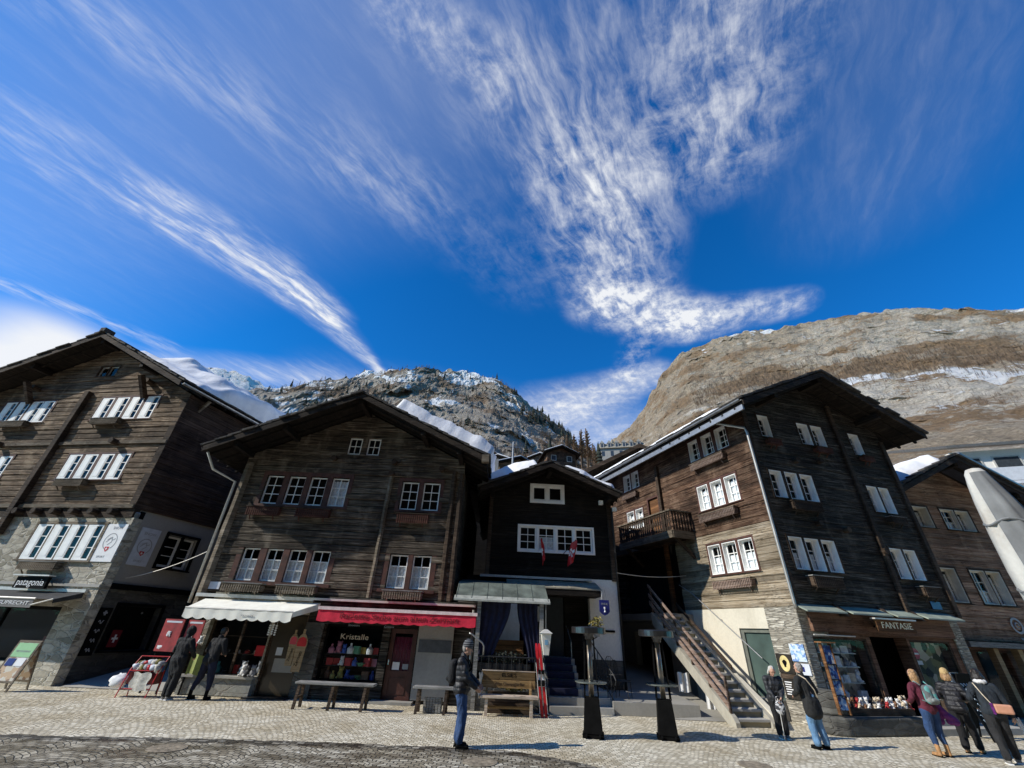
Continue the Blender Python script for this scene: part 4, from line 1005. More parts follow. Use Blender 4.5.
# white awning over the souvenir shop
mb = MB(F); mb.add([(-9.85, -.15, 2.55), (-6.02, -.15, 2.55), (-6.40, -1.20, 2.24), (-9.70, -1.20, 2.24)], [(0, 1, 2, 3)]); mb.add([(-6.02, -.15, 2.55), (-6.40, -1.20, 2.24), (-6.40, -1.18, 2.10), (-6.04, -.15, 2.35)], [(0, 1, 2, 3)])
aw = mb.build('awning', M_['white_cloth'], H2)
mb = MB(F); valance(mb, -9.70, -6.40, -1.21, 1.95, 2.235, 10, .055); mb.build('valance', M_['white_cloth'], aw)
mb = MB(F); mb.box(-10.18, -6.28, -.22, -.05, 2.60, 2.70); mb.build('awning_board', M_['metal_pale'], aw)
mb = MB(F); mb.tube([(-9.70, -1.2, 2.25), (-6.40, -1.2, 2.25)], .022, 8); mb.build('awning_bar', M_['metal_pale'], aw)
text_mesh('lettering', 'Souvenirs', .10, wallM(F, -7.75, -1.235, 2.10), M_['grey_print'], aw, .002)
# red awning
mb = MB(F); mb.add([(-5.75, -.1, 2.44), (-.78, -.1, 2.44), (-.78, -.86, 2.41), (-5.75, -.86, 2.41)], [(0, 1, 2, 3)])
aw = mb.build('awning', M_['red_cloth'], H2)
mb = MB(F); valance(mb, -5.76, -.80, -.885, 2.03, 2.37, 13, .03); mb.build('valance', M_['red_cloth'], aw)
mb = MB(F); mb.box(-5.78, -.76, -.915, -.84, 2.36, 2.45); mb.build('awning_bar', M_['pink_bar'] if 'pink_bar' in M_ else M_.setdefault('pink_bar', simple('pinkish_white_bar', (.75, .58, .56), .5)), aw)
mb = MB(F); mb.box(-6.26, -.88, -.26, -.03, 2.635, 2.70); mb.build('awning_board', M_['metal_pale'], aw)
text_mesh('lettering', 'Raclette-Stube zum alten Zermatt', .22, wallM(F, -3.2, -.91, 2.215), M_['dk_red'], aw, .003, width=3.7)
for (x0, s_) in ((-4.6, 'Souvenirs'), (-3.5, 'Cristaux'), (-2.2, 'Antiquitäten')):
    text_mesh('lettering', s_, .09, wallM(F, x0, -.74, 1.97), M_['grey_print'], aw, .002)
# downpipes, roof, snow
for pts in (([(-11.2, -1.1, 7.3), (-11.1, -.6, 6.80), (-10.42, -.10, 6.5), (-10.40, -.08, 2.4)]), ):
    mb = MB(F); mb.tube(pts, .045, 8); mb.build('downpipe', M_['metal_pale'], H2, smooth=True)
mb = MB(F); mb.tube([(-.92, -.3, 2.55), (-.90, -.3, 0)], .05, 8); mb.build('downpipe', M_['metal_grey'], H2, smooth=True)
body_wall(H2, F, [(-1.72, .2), (-1.72, 10), (-10.3, 10), (-10.3, .2)], 0, 7.35, 'wood_dark')
rf = gable_roof(H2, F, XR, ZR, -11.22, SL, -.80, SL, -1.35, 11, .16, 31, [(XR, ZR - .18, .2), (-8.6, ZR - SL * 2.65 - .18, .18), (-3.3, ZR - SL * 2.65 - .18, .18), (-10.2, ZR - SL * 4.25 - .18, .18), (-1.85, ZR - SL * 4.1 - .18, .18)])
snow_slab(rf, F, -.80, ZR - SL * 5.15, XR, ZR, .15, 4.9, -.25, 10.5, .95, 12, .16, (40, 60))
snow_slab(rf, F, -11.22, ZR - SL * 5.27, XR, ZR, .3, 5.6, 1.6, 10.5, .4, 15, .4)
gutter(rf, F, (-11.28, -1.3, ZR - SL * 5.30 - .02), (-11.28, 11, ZR - SL * 5.30 - .02), .07, 'metal_dark')
mb = MB(F); mb.box(-.98, -.72, -1.46, -1.30, ZR - SL * 5.0 - .30, ZR - SL * 5.0 - .02); mb.build('roof_end_board', M_['beam_light'], rf)

# ================================================================== house 3: small black timber house set back, with the wine bar porch
H3 = empty('timber_house', (1.8, 17.5, 0), R(1.75), 'small blackened timber house with white windows, Swiss flags and a white ground floor wall', 'house')
F = TR(-1.8, 0)
g3 = lambda z: (1.75 - (8.16 - .24 - z) / .42, 1.75 + (8.16 - .24 - z) / .42)
ops = [(.55, 3.56, 4.76, 5.73), (1.05, 2.38, 6.74, 7.45)]
mb = MB(F); courses(mb, -.66, 4.36, 3.85, 8.0, ops, .2, 0, .2, .03, g3, .02, 41); mb.build('wall', M_['wood_black'], H3)
def bars(mb, x0, x1, z0, z1, y0, y1, w1, xs=()):
    mb.box(x0, x0 + w1, y0, y1, z0, z1); mb.box(x1 - w1, x1, y0, y1, z0, z1); mb.box(x0 + w1, x1 - w1, y0, y1, z0, z0 + w1); mb.box(x0 + w1, x1 - w1, y0, y1, z1 - w1, z1)
    for a, b in xs: mb.box(a, b, y0 + .002, y1, z0 + w1, z1 - w1)
mb = MB(F); bars(mb, .50, 3.62, 4.72, 5.78, -.06, .1, .07, [(1.265, 1.335), (2.02, 2.09), (2.775, 2.845)]); mb.build('window_surround', M_['white'], H3)
for i in range(4):
    a = .57 + i * .757; casement(H3, F, a + .002, a + .69, 4.792, 5.708, -.005, .055, (2, 3), 'white', None, (0, .6) if i in (1,) else None)
mb = MB(F); bars(mb, .98, 2.45, 6.68, 7.50, -.06, .1, .11, [(1.66, 1.77)]); mb.build('window_surround', M_['white'], H3)
for a in (1.095, 1.775): casement(H3, F, a, a + .56, 6.795, 7.385, -.005, .05, (1, 1), 'white')
interior(H3, F, -.6, 4.3, 3.85, 6.6, .7); interior(H3, F, .6, 2.9, 6.61, 7.5, .7)
for (x0, x1) in ((-.72, -.56), (4.22, 4.40)):
    mb = MB(F); mb.box(x0, x1, -.10, .05, 3.8, 6.95); mb.build('corner_post', M_['beam'], H3, bevel=.02)
mb = MB(F); mb.tube([(4.42, -.12, 6.6), (4.42, -.10, 6.2), (4.42, -.06, .3)], .04, 8); mb.build('downpipe', M_['metal_dark'], H3, smooth=True)
mb = MB(F); mb.box(-.9, 3.4, -.12, -.002, 3.76, 3.84); mb.build('flashing', M_['metal_pale'], H3)
# ground floor: white wall at right, dark entrance, stone base
mb = MB(F); courses(mb, 3.30, 4.40, 1.25, 3.845, [], 100, -.02, .3, 0, None, 0); mb.build('plaster_wall', M_['plaster_white'], H3)
mb = MB(F); courses(mb, 3.25, 4.45, 0, 1.245, [], 100, -.04, .3, 0, None, 0); mb.build('stone_wall', M_['rubble_dark'], H3)
mb = MB(F); courses(mb, -1.4, 3.295, 0, 3.845, [(1.35, 2.4, 1.2, 3.3), (-.9, .95, 1.0, 3.0)], .22, .35, .2, .02, None, .01, 43); mb.build('ground_floor_wall', M_['wood_black'], H3)
dr = MB(F).box(1.38, 2.36, .40, .46, 1.2, 3.28).build('door', M_['blue_door'] if 'blue_door' in M_ else M_.setdefault('blue_door', simple('dark_teal_door', (.018, .026, .03), .5)), H3)
mb = MB(F); mb.box(1.30, 1.50, .30, .34, 2.35, 2.85); mb.build('menu_card', M_['shade_white'], dr)
mb = MB(F); mb.box(1.36, 1.62, .33, .37, 1.55, 2.1); mb.build('menu_board', M_['blue_sign'], dr)
mb = MB(F); mb.box(3.55, 4.18, -.06, -.035, 2.10, 2.17); mb.build('wall_rail', M_['black'], H3)
# flat sheet roof over the entrance
mb = MB(F); mb.prism([(-1.0, 3.42), (.02, 3.74), (.02, 3.70), (-1.0, 3.38)], 'x', .12, 3.55)
cn = mb.build('entrance_canopy', M_['lead'], H3)
mb = MB(F)
for i in range(1, 6): mb.bar((.12 + i * .58, -1.0, 3.43), (.12 + i * .58 - .22, .0, 3.748), .02, .016)
mb.build('standing_seam', M_['lead'], cn)
mb = MB(F); mb.box(.16, 3.52, -.98, .3, 3.18, 3.375); mb.build('soffit', M_['soffit'], cn)
mb = MB(F); mb.box(2.95, 3.05, -.85, -.75, 3.02, 3.17); mb.build('lamp', M_['black'], cn)
# porch with curtains (lean-to roof of greenish sheet)
mb = MB(F); mb.prism([(-2.55, 2.86), (-1.5, 3.42), (-1.5, 3.38), (-2.55, 2.82)], 'x', -1.58, 1.42)
po = mb.build('porch_roof', M_['copper'], H3)
mb = MB(F)
for i in range(7): mb.bar((-1.56 + i * .494, -2.56, 2.862), (-1.56 + i * .494, -1.5, 3.427), .02, .014)
mb.build('standing_seam', M_['copper'], po)
mb = MB(F); mb.prism([(-2.62, 2.78), (-2.40, 2.91), (-2.40, 2.945), (-2.62, 2.83)], 'x', -1.62, 1.46); mb.build('eaves_sheet', M_['lead_bright'] if 'lead_bright' in M_ else M_.setdefault('lead_bright', simple('pale_lead_edge', (.44, .45, .40), .5, .2, .15, 4)), po)
mb = MB(F); mb.prism([(-1.5, 3.40), (.3, 3.66), (.3, 3.62), (-1.5, 3.36)], 'x', -1.58, .14); mb.build('back_roof', M_['copper'], po)
for x in (-.80, 1.20):
    mb = MB(F); mb.box(x - .06, x + .06, -2.48, -2.36, .0, 2.84); mb.build('post', M_['grey_plank'], po)
mb = MB(F); mb.box(-1.3, 1.35, -2.45, .3, .62, .72); mb.build('floor_deck', M_['beam'], po)
mb = MB(F); mb.box(-1.25, 1.30, -2.44, -2.36, 0, .62); mb.build('deck_skirt', M_['rubble_dark'], po)
mb = MB(F); mb.box(-.35, .62, -.82, -.74, 1.6, 2.85); mb.build('back_panel', M_['shade_white'], po)
def drape(top, bot, y, z0, z1, name='curtain'):
    n = 16; mb = MB(F); vs = []; rows = 10
    for j in range(rows + 1):
        v = j / rows; s = smoothstep(0, 1, v) ** 1.2
        a = top[0] + (bot[0] - top[0]) * s; b = top[1] + (bot[1] - top[1]) * s
        for i in range(n + 1):
            u = i / n; vs.append((a + (b - a) * u, y + .05 * math.sin(u * 25) * (1 - .3 * v), z1 + (z0 - z1) * v))
    mb.add(vs, [(j * (n + 1) + i, j * (n + 1) + i + 1, (j + 1) * (n + 1) + i + 1, (j + 1) * (n + 1) + i) for j in range(rows) for i in range(n)])
    return mb.build(name, M_['navy_cloth'], po, smooth=True)
drape((-.72, .22), (-.80, -.28), -2.30, 1.2, 2.80); drape((.42, 1.08), (.78, 1.14), -2.30, 1.2, 2.80)
# steps with blue runner
st = MB(F)
for i in range(7): st.box(1.44, 2.50, -2.5 + i * .27, .6, i * .185, (i + 1) * .185 - .001 if i < 6 else 1.28)
st = st.build('steps', M_['concrete'], H3)
mb = MB(F)
for i in range(2, 7):
    z = (i + 1) * .185; y = -2.5 + i * .27
    mb.box(1.50, 2.38, y - .004 - .012, y - .003, z - .165, z + .006)
    mb.box(1.50, 2.38, y - .003, y + .255, z + .001 + (-.09 * 0), z + .006)
mb.build('stair_carpet', M_['navy_cloth'], st)
st2 = MB(F)
for i in range(3): st2.box(2.56, 3.35, -2.35 + i * .34, .0, i * .17, (i + 1) * .17 - .001)
st2.build('side_steps', M_['granite'], H3)
mb = MB(F)
for i in range(8):
    x = 2.95 + .06 * i; y = -.2 - i * .28; z = 1.3 - i * .155
    mb.tube([(x, y, z), (x, y, z + .85)], .012, 5); mb.tube([(x - .0, y, z + .3), (x + .07, y - .1, z + .42), (x, y - .14, z + .55), (x - .02, y, z + .45)], .009, 5)
mb.tube([(2.93, -.1, 2.2), (3.42, -2.3, .98), (3.44, -2.45, .85), (3.42, -2.4, .72)], .018, 6); mb.tube([(2.93, -.1, 1.6), (3.40, -2.2, .35)], .012, 6)
mb.build('iron_railing', M_['iron'], H3)
mb = MB(F); mb.tube([(2.42, .1, 2.25), (2.46, -.55, 1.75), (2.46, -.55, 1.30)], .02, 6); mb.build('handrail', M_['metal_grey'], H3)
body_wall(H3, F, [(4.36, .2), (4.36, 9), (-.66, 9), (-.66, .2)], 0, 7.0, 'wood_black')
rf = gable_roof(H3, F, 1.75, 8.16, -1.12, .42, 4.55, .42, -.95, 10, .14, 51, [(1.75, 7.98, .18), (4.2, 6.95, .16), (-.6, 7.0, .16)])
snow_slab(rf, F, -1.12, 8.16 - .42 * 2.87, 1.75, 8.16, .1, 2.75, -.50, 9.5, .50, 22, .2)
snow_slab(rf, F, 4.55, 8.16 - .42 * 2.8, 1.75, 8.16, .1, 2.5, -.45, 9.5, .42, 25, .3)
for (x, z) in ((3.95, 6.7), (4.5, 6.45)):
    mb = MB(F); mb.box(x - .08, x + .08, -.28, -.12, z, z + .16); mb.build('lamp', M_['white'], H3)

# Swiss flags on short poles
def swiss_flag(x, z, dx_, label, seed):
    t = empty('swiss_flag', (0, 0, 0), 0, label, 'flag', 'flags under the white window')
    q = random.Random(seed); B = H3.matrix_basis @ F
    p0 = B @ Vector((x, -.06, z)); p1 = B @ Vector((x + dx_, -.75, z + .42))
    t.location = p0; p1 = p1 - p0; p0 = Vector((0, 0, 0))
    mb = MB(); mb.tube([p0, p1], .015, 6); mb.build('pole', M_['beam'], t)
    n = 8; a = p0 + (p1 - p0) * .45; b = p1
    def fn(u, v):
        e = a + (b - a) * u; f_ = .06 * math.sin(u * 5 + v * 3 + seed)
        return (e.x * (1 - .3 * v) + f_ + .04 * v, e.y * (1 - .1 * v) + .08 * math.sin(u * 9 + seed) * v, e.z - v * .62 - .08 * (1 - u) * v)
    mb = MB(); mb.grid(fn, n, n); fl = mb.build('cloth', M_['red'], t, smooth=True)
    mb = MB()
    def off(u, v): p = Vector(fn(u, v)); return (p.x, p.y, p.z)
    for (u0, u1, v0, v1) in ((.42, .58, .28, .72), (.24, .42, .42, .58), (.58, .76, .42, .58)):
        for s_ in (-.006, .006):
            mb.add([(off(u, v)[0] + s_, off(u, v)[1] + s_, off(u, v)[2]) for (u, v) in ((u0, v0), (u1, v0), (u1, v1), (u0, v1))], [(0, 1, 2, 3)])
    mb.build('white_cross', M_['white_print'], t)
swiss_flag(1.55, 4.72, -.15, 'narrow folded Swiss flag, left of the two under the white window', 1)
swiss_flag(2.35, 4.72, .38, 'wider waving Swiss flag, right of the two under the white window', 2)
# ================================================================== house 4: tall corner house with balcony and outdoor stairs
H4 = empty('timber_house', (9.2, 14.5, 0), R(14.25), 'tall corner timber house with a balcony, red brown left face and dark grey front', 'house')
Fr = Matrix(); Fl = TR(0, 0, 0, -85.25)
SK = Matrix(((1, math.cos(R(94.75)), 0, 0), (0, math.sin(R(94.75)), 0, 0), (0, 0, 1, 0), (0, 0, 0, 1)))
XR, ZR, SL = 3.52, 11.88, .47
g4 = lambda z: (XR - (ZR - .26 - z) / SL, XR + (ZR - .26 - z) / SL)
rows = []
A = [(.70, 1.22), (2.63, 3.19), (3.34, 3.90), (5.28, 5.83)]; B = [(.50, 1.06), (1.21, 1.78), (1.91, 2.49), (5.12, 5.64), (5.74, 6.24)]; Cw = [(.49, 1.07), (1.18, 1.78), (1.90, 2.49), (5.0, 5.56), (5.67, 6.24)]
opsR = [(.70, 1.22, 8.92, 9.88), (2.63, 3.90, 8.88, 9.84), (5.28, 5.83, 8.80, 9.78), (.50, 2.49, 6.52, 7.57), (5.12, 6.24, 6.46, 7.51), (.49, 2.49, 4.11, 5.19), (5.0, 6.24, 4.11, 5.17)]
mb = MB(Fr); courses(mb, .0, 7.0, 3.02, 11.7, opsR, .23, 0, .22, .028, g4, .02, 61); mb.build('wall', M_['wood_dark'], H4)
def place(lst, z0, z1):
    for a, b in lst: casement(H4, Fr, a, b, z0 + .02, z1 - .02, .20, .05, (1, 3), 'white', (-.02,), (0, .55) if z0 < 6 else None)
place(A[:1], 8.92, 9.88); place(A[1:3], 8.88, 9.84); place(A[3:], 8.80, 9.78); place(B[:3], 6.52, 7.57); place(B[3:], 6.46, 7.51); place(Cw[:3], 4.11, 5.19); place(Cw[3:], 4.11, 5.17)
for o, mm in zip(opsR, ([], [(3.195, 3.335)], [], [(1.065, 1.205), (1.785, 1.905)], [(5.645, 5.735)], [(1.075, 1.175), (1.785, 1.895)], [(5.565, 5.665)])):
    surround(H4, Fr, o[0], o[1], o[2], o[3], .06, .03, 'beam', mm, .05)
flower_box(H4, Fr, .75, 1.95, 3.62, 3.92, .26, 'beam', -.05); flower_box(H4, Fr, .95, 2.25, 6.12, 6.38, .20, 'beam', -.05, rail='beam'); flower_box(H4, Fr, 5.5, 6.3, 3.60, 3.88, .24, 'beam', -.05)
flower_box(H4, Fr, .72, 1.3, 8.56, 8.76, .22, 'red_picket', -.05, rail='beam'); flower_box(H4, Fr, 3.0, 3.75, 8.56, 8.74, .22, 'red_picket', -.05, rail='beam'); flower_box(H4, Fr, 5.35, 5.9, 8.52, 8.70, .2, 'red_picket', -.05, rail='beam'); flower_box(H4, Fr, 5.45, 6.2, 6.08, 6.28, .2, 'beam', -.05)
mb = MB(Fr); mb.box(4.52, 4.70, -.13, -.031, 3.0, 10.9); mb.build('post', M_['beam'], H4, bevel=.02)
for (x, z) in ((4.6, 5.0), (3.2, 5.6), (2.0, 5.72), (1.9, 8.05), (3.1, 8.2)):
    mb = MB(Fr); mb.tube([(x, -.20, z), (x, .02, z)], .10, 9); mb.build('beam_end', M_['beam'], H4)
mb = MB(Fr); mb.box(6.86, 7.06, -.10, .05, 3.0, 9.6); mb.build('corner_post', M_['beam'], H4, bevel=.02)
mb = MB(Fr); mb.box(-.06, .14, -.09, -.032, 3.0, 9.8); mb.build('corner_post', M_['beam'], H4, bevel=.02)
mb = MB(Fr); mb.box(5.9, 6.35, -.045, -.031, 3.22, 3.46); mb.build('house_number_plate', M_['blue_sign'], H4)
interior(H4, Fr, .3, 6.8, 3.05, 9.8, .8)
# left face
La = [(-3.13, -2.54), (-2.31, -1.71), (-1.52, -.92)]; Lb = [(-3.09, -2.49), (-2.32, -1.73), (-1.57, -.98)]; Lc = [(-3.12, -2.49), (-2.37, -1.71), (-1.58, -.95)]
opsL = [(-3.13, -.92, 8.76, 9.72), (-3.09, -.98, 6.60, 7.65), (-3.12, -.95, 4.16, 5.26), (-8.37, -6.96, 8.76, 9.66), (-8.34, -6.96, 6.70, 7.68), (-6.45, -5.70, 5.95, 7.90)]
mb = MB(Fl); courses(mb, -10.5, -.002, 5.66, 9.95, opsL, .23, 0, .22, .028, None, .02, 71); mb.build('wall', M_['wood_red'], H4)
mb = MB(Fl); courses(mb, -5.0, -.002, 3.02, 5.655, opsL, .23, .004, .22, .028, None, .02, 72); mb.build('wall', M_['wood_tan'] if 'wood_tan' in M_ else M_.setdefault('wood_tan', wood('sun_bleached_logs', (.13, .095, .055), (.30, .24, .165), (.46, .40, .31), .25)), H4)
for lst, z0, z1, cur in ((La, 8.76, 9.72, None), (Lb, 6.60, 7.65, (0, .9)), (Lc, 4.16, 5.26, (0, .6)), ([(-8.37, -7.72), (-7.60, -6.96)], 8.76, 9.66, None), ([(-8.34, -7.72), (-7.58, -6.96)], 6.70, 7.68, (0, .9))):
    for a, b in lst: casement(H4, Fl, a, b, z0 + .02, z1 - .02, .15, .05, (2, 3), 'white', (-.02,), cur)
for o, mm in zip(opsL[:5], ([(-2.535, -2.315), (-1.705, -1.525)], [(-2.485, -2.325), (-1.725, -1.575)], [(-2.485, -2.375), (-1.705, -1.585)], [(-7.715, -7.605)], [(-7.715, -7.585)])):
    surround(H4, Fl, o[0], o[1], o[2], o[3], .07, .03, 'surround', mm, .05)
flower_box(H4, Fl, -3.0, -1.15, 8.32, 8.56, .20, 'pink_wood', -.05, rail='beam_light'); flower_box(H4, Fl, -3.05, -1.2, 6.14, 6.38, .20, 'pink_wood', -.05, rail='beam_light'); flower_box(H4, Fl, -3.0, -1.2, 3.68, 3.92, .20, 'pink_wood', -.05, rail='beam_light'); flower_box(H4, Fl, -8.3, -7.1, 8.32, 8.52, .18, 'pink_wood', -.05, rail='beam')
dr = MB(Fl).box(-6.43, -5.72, .06, .12, 5.95, 7.88).build('balcony_door', M_['teak'], H4)
mb = MB(Fl); mb.box(-6.54, -6.45, -.04, .12, 5.95, 7.98); mb.box(-5.70, -5.61, -.04, .12, 5.95, 7.98); mb.box(-6.45, -5.70, -.04, .12, 7.9, 7.98); mb.build('door_frame', M_['surround'], dr)
mb = MB(Fl); mb.box(-5.52, -5.34, -.16, -.001, 5.95, 9.3); mb.build('post', M_['beam'], H4, bevel=.02)
interior(H4, Fl, -10, -.4, 3.1, 9.5, .9)
# balcony on the left face
bal = MB(Fl).box(-7.62, -3.74, -1.10, -.002, 5.72, 5.86).build('balcony', M_['beam'], H4)
mb = MB(Fl); mb.box(-7.64, -3.72, -1.15, -1.102, 5.58, 5.88); mb.box(-3.738, -3.69, -1.10, -.01, 5.58, 5.88); mb.build('floor_edge', M_['beam_light'], bal)
def fret(mb, p, q, z0, z1, sp=.15):
    p, q = Vector(p), Vector(q); L = (q - p).length; n = int(L / sp); d = (q - p) / n
    for i in range(n):
        c = p + d * (i + .5); h = d.normalized() * (sp * .40); nrm = Vector((-d.y, d.x, 0)).normalized() * .014
        prof = [(.95, 0), (.95, .15), (.45, .22), (.45, .32), (.95, .42), (.95, .55), (.45, .64), (.45, .76), (.95, .86), (.95, 1)]
        vs = []
        for (wd, t) in prof:
            z = z0 + (z1 - z0) * t
            for sx in (-1, 1):
                for sn_ in (-1, 1): vs.append(Vector((c.x, c.y, z)) + h * sx * wd + nrm * sn_)
        fs = []
        for k in range(len(prof) - 1):
            b = 4 * k; t_ = b + 4
            fs += [(b, b + 2, t_ + 2, t_), (b + 1, t_ + 1, t_ + 3, b + 3), (b, t_, t_ + 1, b + 1), (b + 2, b + 3, t_ + 3, t_ + 2)]
        mb.add(vs, fs)
mb = MB(Fl); fret(mb, (-7.6, -1.12, 0), (-3.74, -1.12, 0), 5.90, 6.66); mb.build('balustrade', M_['beam'], bal)
mb = MB(Fl); fret(mb, (-3.72, -1.08, 0), (-3.72, -.03, 0), 5.90, 6.66); mb.build('balustrade', M_['beam'], bal)
mb = MB(Fl); fret(mb, (-7.6, -1.08, 0), (-7.6, -.03, 0), 5.90, 6.66); mb.build('balustrade', M_['beam'], bal)
mb = MB(Fl); mb.box(-7.68, -3.66, -1.18, -1.06, 6.665, 6.72); mb.box(-3.78, -3.66, -1.055, -.01, 6.665, 6.72); mb.box(-7.66, -7.54, -1.055, -.01, 6.665, 6.72); mb.build('handrail', M_['beam_light'], bal)
for x in (-7.4, -3.9):
    mb = MB(Fl); mb.bar((x, -.02, 4.9), (x, -.95, 5.70), .10, .12); mb.build('brace', M_['beam'], bal)
# recess under the balcony
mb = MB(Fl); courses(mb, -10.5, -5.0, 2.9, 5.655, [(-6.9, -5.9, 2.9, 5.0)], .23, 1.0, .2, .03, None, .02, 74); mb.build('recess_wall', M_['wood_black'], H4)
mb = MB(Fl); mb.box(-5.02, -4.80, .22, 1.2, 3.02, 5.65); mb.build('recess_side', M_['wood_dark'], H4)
mb = MB(Fl); mb.box(-6.88, -5.92, 1.05, 1.1, 2.9, 4.95); mb.build('door', M_['brown_door'], H4)
mb = MB(Fl); mb.box(-5.75, -5.60, -.05, .12, 2.8, 5.65); mb.build('orange_post', M_['teak'], H4)
mb = MB(Fl); mb.box(-10.5, -4.6, -1.3, 1.0, 2.62, 2.86); mb.build('landing', M_['concrete'], H4)
mb = MB(Fl); mb.box(-10.5, -9.2, -1.35, -1.25, 2.9, 3.7); mb.build('landing_parapet', M_['wood_dark'], H4)
# ground storey on the left: plaster, green door, corner pier of split stone
mb = MB(Fl); courses(mb, -5.0, -1.16, 0, 3.015, [(-2.40, -1.165, .50, 2.40)], 100, .0, .3, 0, None, 0); mb.build('plaster_wall', M_['plaster_cream'], H4)
mb = MB(Fl); courses(mb, -10.5, -5.01, 0, 2.60, [(-9.0, -6.5, 0, 2.2)], 100, 0.2, .3, 0, None, 0); mb.build('undercroft_wall', M_['plaster_grey'], H4)
mb = MB(Fl); courses(mb, -1.155, -.002, 0, 3.015, [], 100, -.012, .3, 0, None, 0); mb.build('corner_pier', M_['ledger'], H4)
dr = MB(Fl).box(-2.28, -1.17, .12, .18, .50, 2.28).build('door', M_['green_door'], H4)
mb = MB(Fl); mb.box(-2.40, -2.28, .06, .2, .5, 2.40); mb.box(-2.28, -1.165, .06, .2, 2.28, 2.40); mb.build('door_frame', M_['green_frame'] if 'green_frame' in M_ else M_.setdefault('green_frame', simple('grey_green_frame', (.14, .15, .125), .6)), dr)
mb = MB(Fl); mb.box(-2.5, -1.16, -.5, .1, .0, .5); mb.build('door_platform', M_['concrete'], H4)
mb = MB(Fl); mb.tube([(-5.0, -.12, 3.95), (-4.35, -.12, 3.62), (-1.6, -.10, 1.55)], .018, 6); mb.build('wall_handrail', M_['metal_grey'], H4)
mb = MB(Fl)
for i in range(3): x = -4.3 + i * 1.2; mb.tube([(x, -.11, 3.58 - i * .9), (x, .0, 3.56 - i * .9)], .012, 5)
mb.build('rail_bracket', M_['metal_grey'], H4)
# ground storey on the front: shop
ops = [(.34, 2.45, .58, 2.22), (2.62, 4.15, 0, 2.30), (4.25, 6.05, .34, 2.26)]
mb = MB(Fr); courses(mb, 1.0, 6.30, 0, 3.015, ops, 100, .0, .4, 0, None, 0); mb.build('shop_wall', M_['wood_panel'], H4)
mb = MB(Fr); courses(mb, .0, .335, 0, 3.015, [], 100, -.012, .4, 0, None, 0); courses(mb, .335, 1.0, 2.22, 3.015, [], 100, -.012, .4, 0, None, 0); courses(mb, .335, 1.0, 0, .58, [], 100, -.012, .4, 0, None, 0); mb.build('corner_pier', M_['ledger'], H4)
mb = MB(Fr); courses(mb, 6.305, 6.75, 0, 3.015, [], 100, -.05, .4, 0, None, 0); mb.build('corner_pier', M_['ledger'], H4)
mb = MB(Fr); mb.box(.36, 6.25, -.12, -.003, 2.36, 2.88); mb.build('fascia', M_['wood_panel'], H4)
for (a, b) in ((-.05, 1.50), (1.72, 3.35), (3.55, 4.62), (4.86, 6.50)):
    mb = MB(Fr); mb.prism([(-.46, 2.90), (-.02, 3.10), (-.02, 3.06), (-.46, 2.86)], 'x', a, b); mb.build('shop_canopy', M_['copper_pale'] if 'copper_pale' in M_ else M_.setdefault('copper_pale', simple('pale_green_copper', (.27, .31, .255), .75, 0, .12, 3)), H4)
for x in (1.6, 3.45, 4.74):
    mb = MB(Fr); mb.prism([(-.40, 2.80), (-.02, 3.2), (-.02, 2.80)], 'x', x - .07, x + .07); mb.build('canopy_bracket', M_['beam'], H4)
def shopwin(x0, x1, z0, z1, y, xs=()):
    mb = MB(Fr); f = .06
    mb.box(x0, x0 + f, y, y + .08, z0, z1); mb.box(x1 - f, x1, y, y + .08, z0, z1); mb.box(x0 + f, x1 - f, y, y + .08, z0, z0 + f); mb.box(x0 + f, x1 - f, y, y + .08, z1 - f, z1)
    o = mb.build('shop_window', M_['beam'], H4); mb = MB(Fr); pane_quad(mb, x0 + f, x1 - f, z0 + f, z1 - f, y + .04); mb.build('pane', M_['shop_glass'], o); return o
s1 = shopwin(.34, 2.45, .58, 2.22, .02); s2 = shopwin(4.25, 6.05, .34, 2.26, .02)
mb = MB(Fr)
for z in (1.05, 1.45, 1.80): mb.box(.45, 2.0, .13, .42, z, z + .02)
mb.build('shelf', M_['metal_pale'], s1)
mb = MB(Fr); mb.box(.40, 2.38, .10, .85, .585, .64); mb.build('display_floor', M_['pale_floor'] if 'pale_floor' in M_ else M_.setdefault('pale_floor', simple('pale_display_floor', (.30, .28, .25), .8)), s1)
M_['back_pale'] = patchwork('pale_knitwear_display', [(.30, .34, .34), (.12, .15, .16), (.55, .58, .57), (.05, .10, .13), (.40, .38, .36), (.62, .62, .60), (.03, .03, .035)], 5.5)
M_['back_olive'] = patchwork('olive_and_cream_display', [(.10, .12, .055), (.22, .22, .10), (.05, .06, .03), (.55, .50, .38), (.14, .15, .09), (.03, .03, .025)], 4.5)  # blotches imitate trees mirrored in the right shop glass
mb = MB(Fr); mb.box(.42, 2.30, .46, .49, .66, 2.1); mb.build('display_back', M_['back_pale'], s1)
mb = MB(Fr); mb.box(4.35, 5.95, .30, .33, .42, 2.2); mb.build('display_back', M_['back_olive'], s2)  # panel added to carry a painted reflection of trees
mb = MB(Fr); mb.tube([(.3, -.12, 2.27), (1.9, -.12, 2.27)], .02, 6); mb.build('light_rail', M_['metal_pale'], s1)
mb = MB(Fr); mb.box(2.66, 3.0, .5, .56, .02, 2.25); mb.build('shop_door', M_['beam'], H4)
mb = MB(Fr); mb.box(2.70, 2.86, .44, .49, 1.5, 1.72); mb.build('door_notice', M_['white_print'], H4)
interior(H4, Fr, .1, 6.3, .05, 3.0, 1.5)
